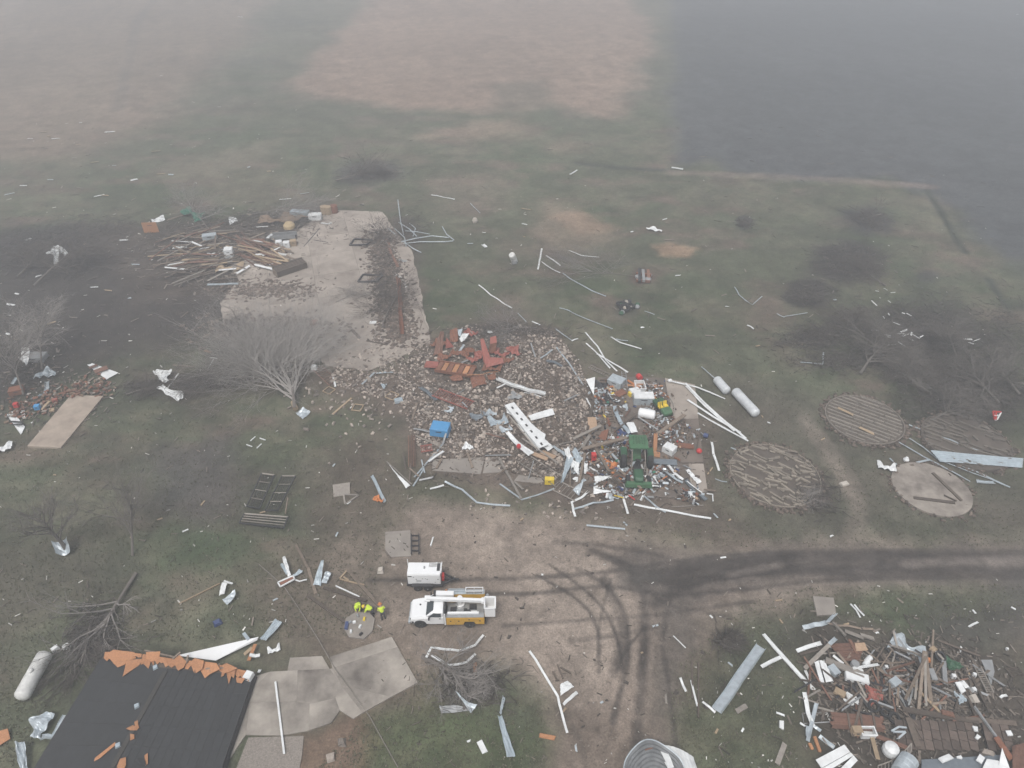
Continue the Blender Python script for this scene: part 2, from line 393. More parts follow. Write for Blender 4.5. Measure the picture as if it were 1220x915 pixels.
# brown ground of the yard and round the rubble
area([(380, 560), (450, 500), (500, 610), (470, 640), (440, 760), (330, 770), (320, 700), (380, 640)], (.115, .094, .076), 3.5, .85)
area([(455, 440), (520, 395), (600, 380), (660, 392), (705, 450), (722, 500), (860, 500), (862, 590), (840, 612), (700, 610), (560, 585), (490, 570), (480, 500), (400, 470), (388, 440)], (.125, .100, .083), 1.8, .96)
area([(500, 560), (560, 585), (640, 600), (640, 610), (540, 615), (490, 600)], (.085, .090, .058), 1.5, .6)
area([(680, 590), (860, 600), (900, 620), (870, 650), (760, 640), (690, 620)], (.105, .085, .071), 2, .8)
area([(840, 440), (990, 480), (1000, 560), (1010, 640), (880, 640), (850, 540)], (.090, .083, .066), 3, .8)
area([(970, 540), (1220, 520), (1300, 640), (1220, 660), (1000, 640)], (.095, .085, .07), 3, .6)
# the dirt yard and the road
area([(462, 640), (500, 598), (590, 600), (700, 622), (760, 642), (860, 652), (1000, 642), (1090, 650), (1300, 652), (1300, 694), (1100, 694), (960, 700), (880, 722), (822, 742), (795, 800), (790, 860), (800, 940), (660, 940), (668, 880), (650, 832), (590, 792), (500, 800), (465, 760), (440, 735), (455, 690)], G_DIRT, 1.7, .96)
area([(560, 620), (660, 625), (740, 660), (760, 760), (700, 800), (600, 785), (575, 720)], (.265, .222, .188), 3, .75)
area([(405, 640), (480, 640), (470, 720), (480, 740), (430, 760), (395, 690)], (.17, .14, .115), 2.5, .7)
area([(740, 655), (1300, 652), (1300, 690), (1000, 692), (880, 712), (800, 730), (745, 700)], (.095, .083, .075), 1.5, .85)
area([(870, 700), (980, 690), (930, 730), (850, 760), (815, 780), (830, 740)], (.22, .185, .155), 1.5, .55)
area([(770, 700), (830, 700), (840, 760), (810, 800), (800, 860), (800, 940), (772, 940), (770, 860), (780, 780)], (.105, .092, .081), 1.3, .8)
area([(640, 840), (800, 850), (805, 950), (640, 950)], (.16, .128, .105), 1.8, .6)
for q, wd, st in [
    ([(440, 690), (560, 690), (690, 684), (780, 672), (880, 660), (1000, 655), (1230, 656)], .45, .7), ([(560, 707), (640, 706), (720, 698), (800, 708), (900, 700), (1000, 690), (1230, 687)], .45, .7),
    ([(780, 684), (870, 668), (960, 660), (1080, 660), (1240, 663)], .8, 1.1), ([(800, 694), (880, 682), (960, 676), (1080, 677), (1240, 679)], .8, 1.1), ([(760, 690), (860, 675), (960, 664), (1080, 668), (1240, 672)], 1.1, .9), ([(780, 720), (840, 690), (930, 680), (1060, 684), (1240, 682)], .9, .85),
    ([(800, 700), (860, 684), (1000, 676), (1240, 662)], .5, .8), ([(705, 655), (735, 668), (762, 690), (768, 735), (765, 800), (760, 870), (758, 930)], .75, .85),
    ([(690, 678), (725, 700), (745, 735), (748, 780), (740, 820), (730, 860)], .45, .85), ([(655, 672), (700, 705), (725, 735), (738, 770), (742, 800)], .3, .85),
    ([(640, 685), (690, 715), (712, 750), (714, 800)], .3, .75), ([(720, 690), (738, 730), (742, 770), (730, 800)], .8, .7),
    ([(728, 690), (715, 740), (712, 790)], .25, .6), ([(770, 745), (745, 775), (735, 800)], .25, .7), ([(600, 745), (700, 738), (800, 730), (900, 715)], .35, .5),
    ([(680, 763), (730, 757), (790, 745)], .4, .5), ([(660, 645), (720, 650), (800, 665), (830, 690)], .5, .6), ([(760, 690), (800, 680), (850, 665)], .9, .85),
    ([(790, 760), (800, 700), (815, 668)], .5, .6), ([(870, 735), (800, 720), (770, 700)], .4, .6), ([(810, 930), (800, 840), (790, 770)], .4, .6),
    ([(740, 668), (770, 685), (800, 695)], 1.0, .8), ([(860, 690), (960, 672), (1060, 662), (1240, 660)], .3, .7), ([(700, 930), (690, 880), (660, 840)], .4, .35)]:
    track(q, (.058, .051, .047), wd * .8, st * .9)
for q, wd, st in [([(1180, 670), (1240, 668)], 1.0, .5), ([(1080, 672), (1140, 668), (1200, 668)], .7, .5), ([(870, 684), (930, 672)], .5, .4)]:
    track(q, (.22, .19, .17), wd, st)  # paler road strips: the sheen of wet ground painted into the colour
track([(960, 500), (990, 545), (1018, 590), (1022, 620), (1010, 648)], (.19, .16, .135), 1.3, .6)
track([(978, 512), (1008, 552), (1030, 590)], (.14, .12, .10), .5, .6)
# wheel ruts beside the yard, fence lines and drain ditches
track([(1104, 226), (1122, 254), (1138, 282), (1150, 300)], (.035, .042, .033), 1.0, .9, brk=.2)
track([(1178, 332), (1196, 360), (1214, 380)], (.035, .042, .033), .9, .9, brk=.2)
track([(690, 194), (745, 200), (800, 203)], (.05, .055, .045), 1.4, .8)
track([(800, 205), (960, 212), (1110, 222)], (.22, .17, .15), 2.0, .5)
track([(140, 130), (165, 25), (190, -5)], (.10, .09, .08), 2.5, .45)
# bare patches and mulch
for cx, cy, rx, ry, c, s in [(1010, 312, 46, 26, (.034, .031, .032), .95), (962, 350, 28, 16, (.032, .03, .03), .95), (1035, 262, 30, 16, (.036, .036, .038), .9), (886, 265, 9, 9, (.05, .05, .05), .8),
        (1105, 330, 14, 8, (.05, .05, .05), .7), (765, 330, 14, 10, (.10, .066, .06), .8), (440, 205, 40, 13, (.07, .066, .064), .8), (868, 763, 18, 12, (.055, .05, .046), .8), (745, 368, 16, 9, (.055, .06, .05), .7),
        (940, 760, 24, 22, (.07, .066, .058), .5), (1085, 400, 85, 42, (.040, .037, .034), .85), (1150, 480, 95, 36, (.040, .037, .034), .85), (60, 300, 70, 28, (.032, .03, .031), .92), (520, 740, 26, 12, (.10, .085, .074), .6),
        (760, 690, 30, 16, (.075, .07, .064), .6), (820, 405, 30, 8, (.06, .055, .045), .5), (640, 430, 60, 40, (.10, .08, .066), .4), (480, 300, 26, 40, (.085, .07, .06), .7), (1170, 750, 70, 30, (.06, .055, .052), .7), (1170, 850, 60, 60, (.07, .06, .052), .7)]:
    area([(cx + rx * math.cos(a), cy + ry * math.sin(a)) for a in np.linspace(0, 2 * math.pi, 14)[:-1]], c, max(.6, rx * .018 * 1.6 * (1 + (700 - cy) / 400 if cy < 700 else 1)), s, 1.2, 11)
area([(775, 292), (800, 290), (830, 296), (820, 305), (790, 305)], (.31, .21, .145), .9, .75, 1.2)
area([(835, 290), (860, 296), (840, 302)], (.13, .11, .09), .8, .6)
area([(350, 880), (380, 870), (420, 850), (445, 855), (458, 885), (440, 915), (420, 940), (330, 940)], (.15, .105, .078), .8, .9, 1.0)
area([(950, 770), (990, 735), (1060, 750), (1130, 770), (1240, 780), (1240, 940), (970, 940), (955, 850)], (.072, .061, .052), 1.6, .9)
area([(1170, 690), (1260, 690), (1260, 760), (1180, 740)], (.065, .062, .06), 2, .8)
area([(440, 860), (520, 815), (600, 860), (660, 870), (640, 940), (440, 940)], (.075, .098, .045), 1.5, .55)
area([(820, 850), (960, 800), (950, 940), (840, 940)], (.082, .092, .055), 2, .5)
# far fields: stubble rows and damp streaks
fm = np.clip((GY - 150) / 60, 0, 1)
C *= (1 + fm * .16 * (fbm(GX * 1.0 + GY * .35, GY * .12, 3.0, 71, 4) - .5) * 2)[..., None]
C *= (1 + fm * .14 * (fbm(GX * .5, GY * 1.5, 16, 75, 4) - .5) * 2)[..., None]
# mottling at several sizes
C *= (.62 + .76 * n2)[..., None]
C *= (.80 + .40 * n3)[..., None]
C *= (.86 + .28 * n4)[..., None]
ZZ = (.10 * (n1 - .5) + .05 * (n2 - .5) + .05 * (n3 - .5)) * np.clip((ys - 5) / 20, 0, 1)[:, None] * 0.7 - .045 - .07 * RUT + .05 * np.clip(RUT - .05, 0, .25)
me = bpy.data.meshes.new('ground')
nr, nc = GX.shape; vv = np.stack([GX, GY, ZZ], -1).reshape(-1, 3)
ii = np.arange(nr * nc).reshape(nr, nc)
q = np.stack([ii[:-1, :-1], ii[:-1, 1:], ii[1:, 1:], ii[1:, :-1]], -1).reshape(-1, 4)
me.vertices.add(len(vv)); me.vertices.foreach_set('co', vv.ravel())
me.loops.add(q.size); me.loops.foreach_set('vertex_index', q.ravel())
me.polygons.add(len(q)); me.polygons.foreach_set('loop_start', np.arange(len(q)) * 4); me.polygons.foreach_set('loop_total', np.full(len(q), 4))
me.polygons.foreach_set('use_smooth', np.ones(len(q), bool))
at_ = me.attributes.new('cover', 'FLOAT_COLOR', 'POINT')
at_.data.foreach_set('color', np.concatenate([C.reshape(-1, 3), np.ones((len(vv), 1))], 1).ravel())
me.update(); me.validate()
gm = bpy.data.materials.new('ground_cover'); gm.use_nodes = True; N = gm.node_tree.nodes; L = gm.node_tree.links; b = N['Principled BSDF']; b.inputs['Roughness'].default_value = .95; b.inputs['Specular IOR Level'].default_value = .15
a = N.new('ShaderNodeAttribute'); a.attribute_name = 'cover'
tc = N.new('ShaderNodeTexCoord')
def nz_(s, d=6, r=.7):
    n = N.new('ShaderNodeTexNoise'); n.inputs['Scale'].default_value = s; n.inputs['Detail'].default_value = d; n.inputs['Roughness'].default_value = r
    L.new(tc.outputs['Object'], n.inputs['Vector']); return n
f1 = nz_(7.0, 8, .75); f2 = nz_(1.3, 5)
r1 = N.new('ShaderNodeMapRange'); r1.inputs[1].default_value = .25; r1.inputs[2].default_value = .75; r1.inputs[3].default_value = .45; r1.inputs[4].default_value = 1.55; L.new(f1.outputs['Fac'], r1.inputs[0])
r2 = N.new('ShaderNodeMapRange'); r2.inputs[1].default_value = .3; r2.inputs[2].default_value = .7; r2.inputs[3].default_value = .8; r2.inputs[4].default_value = 1.2; L.new(f2.outputs['Fac'], r2.inputs[0])
mu = N.new('ShaderNodeMath'); mu.operation = 'MULTIPLY'; L.new(r1.outputs[0], mu.inputs[0]); L.new(r2.outputs[0], mu.inputs[1])
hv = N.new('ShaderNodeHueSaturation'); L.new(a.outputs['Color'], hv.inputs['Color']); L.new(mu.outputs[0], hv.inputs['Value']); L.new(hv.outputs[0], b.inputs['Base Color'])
bp = N.new('ShaderNodeBump'); bp.inputs['Strength'].default_value = .5; bp.inputs['Distance'].default_value = .08; L.new(f1.outputs['Fac'], bp.inputs['Height']); L.new(bp.outputs[0], b.inputs['Normal'])
me.materials.append(gm)
ground = bpy.data.objects.new('ground', me); col.objects.link(ground); tag(ground, kind='structure')

# ---------------------------------------------------------------- haze: one box of thin, even mist round everything
hz = MB().box((0, 0, 0), (1, 1, 1))
hm = bpy.data.materials.new('mist'); hm.use_nodes = True; N = hm.node_tree.nodes; N.remove(N['Principled BSDF'])
pv = N.new('ShaderNodeVolumePrincipled'); pv.inputs['Density'].default_value = .0026; pv.inputs['Color'].default_value = (.87, .895, .935, 1); pv.inputs['Anisotropy'].default_value = .2
hm.node_tree.links.new(pv.outputs[0], N['Material Output'].inputs['Volume'])
X0 = float(np.abs(GX).max()) + 60
HZ = MB().box((0, 600, 26.5), (2 * X0, 2000, 57)).build('haze', hm, world=True); tag(HZ, kind='stuff')
# ---------------------------------------------------------------- concrete: barn floor, drive, pads
def clip_square(poly, x0, y0, x1, y1):
    for ax, lim, sg in ((0, x0, 1), (0, x1, -1), (1, y0, 1), (1, y1, -1)):
        out = []
        for i in range(len(poly)):
            a, b = poly[i], poly[(i + 1) % len(poly)]; da, db = (a[ax] - lim) * sg, (b[ax] - lim) * sg
            if da >= 0: out.append(a)
            if (da >= 0) != (db >= 0):
                t = da / (da - db); out.append((a[0] + (b[0] - a[0]) * t, a[1] + (b[1] - a[1]) * t))
        poly = out
        if len(poly) < 3: return []
    return poly
def parea(p): return abs(sum(p[i][0] * p[(i + 1) % len(p)][1] - p[(i + 1) % len(p)][0] * p[i][1] for i in range(len(p)))) / 2
def jagged(px, step=.9, amp=.16):
    q = W2(px); out = []
    for i in range(len(q)):
        a, b = Vector(q[i]), Vector(q[(i + 1) % len(q)]); n = max(1, int((b - a).length / step))
        for k in range(n):
            p = a.lerp(b, k / n); out.append((p.x + (rng.uniform(-amp, amp) if k else 0), p.y + (rng.uniform(-amp, amp) if k else 0)))
    return out
conc_p = mat('barn_floor_concrete', (.41, .36, .315), .95, 0, .3, .22, .08, c2=(.19, .16, .138), objrand=.06)
fl = thing('concrete_floor', 'long pale broken concrete barn floor swept bare behind the rubble', 'floor slab', P(430, 340))
ang = math.atan2(-.954, .30); ca, sa = math.cos(ang), math.sin(ang); o0 = P(455, 253)
outl = jagged([(392, 250), (456, 253), (471, 275), (491, 300), (502, 350), (513, 405), (475, 428), (440, 442), (388, 436), (368, 398), (268, 388), (262, 362), (285, 335), (272, 318), (320, 300), (350, 278)])
loc_ = [((p[0] - o0.x) * ca + (p[1] - o0.y) * sa, -(p[0] - o0.x) * sa + (p[1] - o0.y) * ca) for p in outl]
for i in range(-2, 14):
    for j in range(-14, 4):
        s_ = 6.6
        q_ = clip_square(loc_, i * s_ + .015, j * s_ + .015, (i + 1) * s_ - .015, (j + 1) * s_ - .015)
        if len(q_) < 3 or parea(q_) < .4: continue
        mb = MB().prism([(o0.x + a * ca - b * sa, o0.y + a * sa + b * ca) for a, b in q_], -.12, .09 + rng.uniform(-.012, .012))
        mb.build('concrete_panel', conc_p, fl)
def slab(name, label, cat, polys, mt, z=.10, pname='concrete_panel'):
    c = P(*polys[0][0]); t = thing(name, label, cat, c)
    for p in polys:
        q = W2(p); cx = sum(a[0] for a in q) / len(q); cy = sum(a[1] for a in q) / len(q)
        q = [(cx + (a[0] - cx) * (.997 if cat == 'driveway' else .994), cy + (a[1] - cy) * (.997 if cat == 'driveway' else .994)) for a in q]
        MB().prism(q, -.12, z + rng.uniform(-.01, .01)).build(pname, mt, t)
    return t
drv = mat('drive_concrete', (.42, .38, .335), .95, 0, .3, .27, .1, c2=(.11, .096, .085), objrand=.03)
slab('driveway', 'cracked pale concrete driveway running beside the black roof', 'driveway', [
    [(345.6, 784.3), (384, 782.3), (393, 797.5), (342.6, 800)], [(322, 801), (342.6, 800), (355, 799.4), (354, 837), (298, 837), (305, 818)], [(355, 799.4), (393, 797.5), (404, 813), (400, 832.5), (369, 839.5), (354, 837)],
    [(298, 837), (354, 837), (369, 839.5), (368, 871), (336, 877), (293, 876)], [(369, 839.5), (400, 832.5), (405, 847), (395, 862), (368, 871)],
    [(393, 783.5), (467, 759.5), (474, 771.5), (396, 797)], [(396, 797), (474, 771.5), (498, 814), (466, 831), (421, 820), (409, 820)], [(409, 820), (421, 820), (466, 831), (432, 850)],
    [(393, 797.5), (396, 797), (409, 820), (432, 850), (421, 857), (405, 847), (400, 832.5), (404, 813)], [(305, 806), (322, 801), (305, 818), (298, 837), (293, 876), (270, 910), (262, 905)]], drv)
MB().prism(W2([(296, 879), (362, 877), (360, 900), (355, 925), (278, 925)]), -.1, .045).build('gravel_strip', mat('pale_gravel', (.30, .265, .235), .95, 0, .5, 9.0, .5), None)
tag(bpy.data.objects['gravel_strip'], kind='structure')
slab('concrete_pad', 'long tan concrete pad on the grass beside the red brick rubble', 'concrete pad', [[(85, 472), (124, 473), (73, 535), (33, 533)]], mat('tan_concrete', (.40, .335, .275), .95, 0, .3, .7, .1, c2=(.26, .21, .175)), .18)
slab('concrete_pad', 'stained concrete workshop floor under the tractor and heaped tools', 'floor slab', [
    [(712, 450), (760, 450), (760, 500), (706, 500)], [(760, 450), (792, 451), (800, 500), (760, 500)], [(706, 500), (760, 500), (760, 550), (690, 552)], [(760, 500), (800, 500), (808, 552), (760, 550)],
    [(690, 552), (760, 551), (756, 590), (680, 588)], [(760, 551), (820, 553), (824, 590), (800, 594), (756, 590)], [(792, 451), (828, 459), (832, 500), (800, 500)], [(800, 500), (832, 500), (838, 552), (808, 552)], [(820, 553), (838, 553), (843, 586), (824, 590)]], M['dirtyfloor'], .10)
for o_ in bpy.data.objects:
    if o_.parent and o_.parent.get('label', '').startswith('stained concrete workshop'):
        if o_.data.vertices[0].co.x + o_.parent.location.x > P(795, 500).x - (0 if o_.parent.location.y < 900 else 0) and min(v.co.x for v in o_.data.vertices) + o_.parent.location.x > P(792, 451).x - 1.0: o_.data.materials[0] = conc_p
slab('concrete_pad', 'broken tan concrete apron at the lower edge of the rubble', 'concrete pad', [[(515, 548), (578, 545), (573, 565), (515, 561)], [(579, 545), (600, 546), (598, 563), (575, 564)], [(618, 566), (660, 572), (640, 576), (612, 573)]], M['conc_dark'], .04)
slab('paving_slab', 'grey square concrete slab beside the piled debris in the southeast', 'slab', [[(968, 711), (993, 713), (996, 733), (973, 734)]], M['conc_dark'], .12)
slab('paving_slab', 'flat pale worn pad of gravelled concrete above the white trailer', 'slab', [[(459, 634), (489, 632), (490, 663), (466, 664), (459, 656)]], M['conc_dark'], .05)
slab('well_pad', 'octagonal concrete pad littered with tools beside the three workers', 'concrete pad', [[(412, 738), (424, 730), (440, 731), (447, 738), (444, 753), (434, 762), (416, 760), (410, 750)]], M['conc_dark'], .16)

def ring(cx, cy, r, n=40): return [(cx + r * math.cos(2 * math.pi * k / n), cy + r * math.sin(2 * math.pi * k / n)) for k in range(n)]
def bin_floor(u, v, rad, label, mt, rails=None, railmat=None, mess=0, ang=-.62, gap=.72, cov=1.0):
    c = P(u, v); t = thing('grain_bin_floor', label, 'grain bin floor', c)
    MB().prism(ring(c.x, c.y, rad), -.1, .17).build('base_ring', mt, t)
    if rails:
        k = -rad + .4; ca, sa = math.cos(ang), math.sin(ang); n = 0
        while k < rad - .3:
            h = math.sqrt(max(0, (rad - .25) ** 2 - k * k)); s = -h
            while s < h - .2:
                l = min(rails * rng.uniform(.7, 1.2), h - s)
                if rng.random() < cov and l > .15:
                    a0, b0 = s, s + l * .96; off = rng.uniform(-mess, mess) * .55; tw = rng.gauss(0, 1) * mess * .6
                    p1 = Vector((c.x + a0 * ca - (k + off) * sa, c.y + a0 * sa + (k + off) * ca, .26)); p2 = Vector((c.x + b0 * ca - (k + off + tw) * sa, c.y + b0 * sa + (k + off + tw) * ca, .26 + abs(tw) * .2))
                    mb = MB().beam(p1, p2, .19, .2, 0, .03)
                    if n < 300: mb.build('floor_support', railmat, t)
                    n += 1
                s += l
            k += gap
        if mess > .3:
            for _ in range(70 if mess > .4 else 30):
                rr_ = rad * math.sqrt(rng.random()); a_ = rng.uniform(0, 6.28); p = Vector((c.x + rr_ * math.cos(a_), c.y + rr_ * math.sin(a_), .34)); d_ = rng.gauss(ang, .7); q = Vector((math.cos(d_), math.sin(d_), rng.gauss(0, .12))) * rng.uniform(.2, .5)
                MB().beam(p - q, p + q, .17, .18, rng.gauss(0, .3), .04).build('loose_block', railmat, t)
        rm = MB()
        rr = ring(c.x, c.y, rad - .06, 44)
        for i in range(44):
            if mess and rng.random() < .25: continue
            a, b = rr[i], rr[(i + 1) % 44]; rm.beam((a[0], a[1], .24), (b[0] + (b[0] - a[0]) * .04, b[1] + (b[1] - a[1]) * .04, .24), .07, .14)
        tag(rm.build('rim_angle', railmat, t), kind='stuff')
    return t
railm = mat('concrete_floor_blocks', (.27, .235, .195), .95, 0, .35, 3.0, .2, objrand=.25); pad_d = mat('dark_bin_floor', (.12, .10, .085), .95, 0, .35, .7, .2)  # pad_d: base kept dark so the gaps between the rows stand out
SPOIL = True
bin_floor(922.5, 567, 4.45, 'round grain bin floor with half scattered block rows nearest the white tanks', pad_d, 1.35, railm, .5, cov=.84)
bin_floor(1029, 501, 4.15, 'round grain bin floor with neat parallel rows, left of the red basket', pad_d, 3.2, mat('silvered_floor_rails', (.26, .23, .20), .9, 0, .35, 2.0, .2, objrand=.15), 0, gap=.62)
bin_floor(1150, 527, 4.4, 'dark round bin floor with broken rows partly under the long corrugated sheet', pad_d, 1.9, mat('dark_floor_rails', (.16, .14, .12), .9, 0, .35, 2.0, .2, objrand=.2), .35, cov=.7, gap=.7)
t = bin_floor(1109, 583, 3.65, 'bare pale round concrete bin floor with two timbers lying on it', mat('bare_bin_floor', (.36, .32, .28), .95, 0, .4, .55, .1, c2=(.11, .092, .08)))
for a, b, wd in [((1111, 563, .25), (1146, 597, .22), .28), ((1089, 593, .22), (1138, 599, .25), .3), ((1125, 590, .3), (1140, 597, .3), .1)]:
    tag(MB().beam(P(*a), P(*b), wd, .14, 0, .1).build('fallen_timber', M['wood_dark']), {1111: 'dark timber leaning from top to right edge of the bare bin floor', 1089: 'dark timber lying level across the bare bin floor', 1125: 'short thin stick on the bare bin floor between two timbers'}[a[0]], 'timber')
for (u, v, s, l) in [(1029, 512, .0, 'yellow board lying in the rail gap of the neat bin floor'), (1004, 489, 0, 'ochre board at the left rim of the neat bin floor')]:
    tag(MB().beam(P(u - 5, v - 3, .42), P(u + 12, v + 5, .42), .34, .06, 0, .15).build('loose_board', M['wood_new']), l, 'board')

# ---------------------------------------------------------------- collapsed house roof, lower left
ho = thing('house', 'collapsed house under a black shingle roof with torn orange sheathing', 'house', P(170, 850))
ez, rz_ = .75, 1.75
TL, TM, TR = P(124, 779, ez), P(203, 790, rz_), P(303, 802, ez); BL, BM, BR = P(20, 950, ez), P(120, 940, rz_), P(252, 950, ez)
roofm = M['shingle']
def plane(a, b, c, d, nu, nv, th, name, parent, mt, wob=.05):
    g = []
    for i in range(nu + 1):
        row = []
        for j in range(nv + 1):
            s, t_ = i / nu, j / nv
            p = (a * (1 - s) + b * s) * (1 - t_) + (d * (1 - s) + c * s) * t_
            row.append(p + Vector((0, 0, rng.uniform(-wob, wob))))
        g.append(row)
    # faces upward
    n_ = (g[1][0] - g[0][0]).cross(g[0][1] - g[0][0])
    if n_.z < 0: g = g[::-1]
    return MB().sheet(g, th).build(name, mt, parent)
# shingle courses: strips stepping down from the ridge, each a piece lapping the next
def courses(e0, e1, r0, r1, n, seg):
    for k in range(n):
        s0, s1 = k / n, min(1, (k + 1.12) / n)
        a0, a1 = e0.lerp(r0, s0), e1.lerp(r1, s0); b0, b1 = e0.lerp(r0, s1), e1.lerp(r1, s1)
        for j in range(seg):
            t0, t1 = j / seg, (j + 1) / seg - .001
            q = [a0.lerp(a1, t0), a0.lerp(a1, t1), b0.lerp(b1, t1), b0.lerp(b1, t0)]
            q = [p + Vector((0, 0, (.035 if i < 2 else .008) + rng.uniform(0, .006))) for i, p in enumerate(q)]
            n_ = (q[1] - q[0]).cross(q[3] - q[0])
            g = [[q[0], q[3]], [q[1], q[2]]]
            if n_.z < 0: g = g[::-1]
            MB().sheet(g, .014).build('shingle_course', roofm, ho)
plane(TL, TM, BM, BL, 8, 8, .12, 'roof_deck', ho, M['wood_dark'], .0); plane(TM, TR, BR, BM, 8, 8, .12, 'roof_deck', ho, M['wood_dark'], .0)
def sh(a, b, f): return a.lerp(b, f)
e0, e1, r0, r1 = sh(TL, BL, .04), BL, sh(TM, BM, .05), BM
courses(e0, e1, r0, r1, 11, 6)
e0, e1, r0, r1 = sh(TR, BR, .03), BR, sh(TM, BM, .05), BM
courses(e0, e1, r0, r1, 12, 6)
MB().beam(sh(TM, BM, .08) + Vector((0, 0, .05)), BM + Vector((0, 0, .05)), .32, .05).build('ridge_cap', mat('worn_ridge_cap', (.06, .056, .052), .95, 0, .4, 4.0), ho)
for a, b in ((TL, BL), (TR, BR)):
    d = Vector((0, 0, -.06)); MB().beam(a + d, b + d, .06, .22).build('fascia', M['dark'], ho)
for a, b in ((TL, TM), (TM, TR)):
    d = Vector((0, .1, -.35)); MB().beam(a + d, b + d, .14, .5).build('gable_wall', M['wood_dark'], ho)
MB().beam(BR + Vector((0, 0, -.4)), TR + Vector((0, 0, -.45)), .16, .55).build('side_wall', M['dark'], ho)
MB().beam(BL + Vector((0, 0, -.4)), TL + Vector((0, 0, -.45)), .16, .55).build('side_wall', M['wood_dark'], ho)
def zr(u, v):  # height of the roof under a pixel
    p = P(u, v, 1.2); d = (TM - BM); tt = max(0, min(1, (p.y - BM.y) / (TM.y - BM.y))); rx = BM.x + (TM.x - BM.x) * tt; lx = BL.x + (TL.x - BL.x) * tt; qx = BR.x + (TR.x - BR.x) * tt
    f = (p.x - lx) / (rx - lx) if p.x < rx else (qx - p.x) / (qx - rx)
    return ez + (rz_ - ez) * max(0, min(1, f)) + .05
def rough_piece(pts, z, th, name, mt, parent=None):
    q = [P(u, v, z + rng.uniform(0, .08)) for u, v in pts]
    c = sum(q, Vector()) / len(q); n = len(q); vs = q + [p - Vector((0, 0, th)) for p in q]
    ar = sum(q[i].x * q[(i + 1) % n].y - q[(i + 1) % n].x * q[i].y for i in range(n))
    if ar < 0:
        q = q[::-1]; vs = q + [p - Vector((0, 0, th)) for p in q]
    fs = [tuple(range(n)), tuple(range(2 * n - 1, n - 1, -1))] + [((i + 1) % n, i, n + i, n + (i + 1) % n) for i in range(n)]
    return MB().add(vs, fs).build(name, mt, parent)
# torn orange sheathing along the broken top edge
edge = [(124, 778), (160, 779), (203, 786), (255, 792), (303, 803)]
def edge_v(u):
    for (a, va), (b, vb) in zip(edge, edge[1:]):
        if a <= u <= b: return va + (vb - va) * (u - a) / (b - a)
    return edge[-1][1]
u = 125
while u < 286:
    w_ = rng.uniform(9, 20); lo = []; n = max(3, int(w_ / 3)); dep = rng.uniform(4, 13) if rng.random() < .75 else rng.uniform(10, 20)
    for k in range(n + 1):
        uu = u + w_ * k / n; lo.append((uu - dep * .12, edge_v(min(uu, 303)) + (dep * rng.uniform(.35, 1) if k % 2 else dep * rng.uniform(.1, .6)) + 1))
    pts = [(u, edge_v(u) - 1.5), (u + w_, edge_v(min(u + w_, 303)) - 1.5)] + lo[::-1]
    rough_piece(pts, max(ez, zr(u + w_ / 2, edge_v(u) + 2)) + rng.uniform(.04, .1), .03, 'torn_sheathing', M['osb'], ho); u += w_ * rng.uniform(.85, 1.15)
for pts in [[(124, 781), (135, 774), (160, 777), (162, 784), (152, 787), (148, 792), (140, 795), (135, 790), (130, 784)], [(150, 786), (172, 785), (165, 793), (150, 803), (146, 806), (149, 795)], [(174, 777), (191, 776), (189, 786), (180, 788), (174, 785)],
            [(186, 785), (196, 783), (203, 786), (192, 790)], [(204, 788), (214, 780), (222, 788), (219, 795), (212, 799), (209, 793)], [(224, 791), (232, 784), (243, 787), (241, 797), (233, 802), (232, 796)],
            [(239, 799), (243, 788), (258, 790), (262, 797), (250, 803), (244, 808)], [(257, 796), (270, 790), (283, 796), (272, 801), (266, 802)], [(281, 807), (292, 808), (288, 814), (282, 813)], [(113, 903), (137, 884), (138, 887), (118, 904), (112, 907)],
            [(139, 914), (143, 904), (150, 902), (150, 911), (146, 920)], [(155, 874), (160, 875), (160, 880), (155, 882)], [(172, 900), (176, 897), (176, 910), (173, 912)], [(150, 868), (158, 864), (166, 866), (163, 870), (155, 870)], [(160, 860), (164, 858), (165, 866), (161, 866)]]:
    rough_piece(pts, max(zr(*pts[0]), zr(*pts[2])) + .05, .03, 'torn_sheathing', M['osb'], ho)
for pts in [[(150, 870), (160, 866), (166, 869), (163, 875), (155, 873)], [(163, 903), (172, 904), (174, 911), (168, 912), (160, 907)]]:
    rough_piece(pts, zr(*pts[0]) + .03, .03, 'roof_hole', M['black'], ho)
for a, b in [((206, 785), (215, 777)), ((222, 790), (224, 781)), ((245, 797), (270, 796)), ((250, 800), (262, 791)), ((172, 775), (225, 787))]:
    MB().beam(P(*a, zr(*a) + .15), P(*b, zr(*b) + .12), .12, .12).build('rafter', M['wood'], ho)
for (u, v) in [(185, 795), (163, 841), (140.5, 888)]:
    MB().box(P(u, v, zr(u, v) + .10), (.36, .36, .18), Matrix.Rotation(.5, 3, 'Z'), .8).build('roof_vent', M['blue_sheet'], ho)
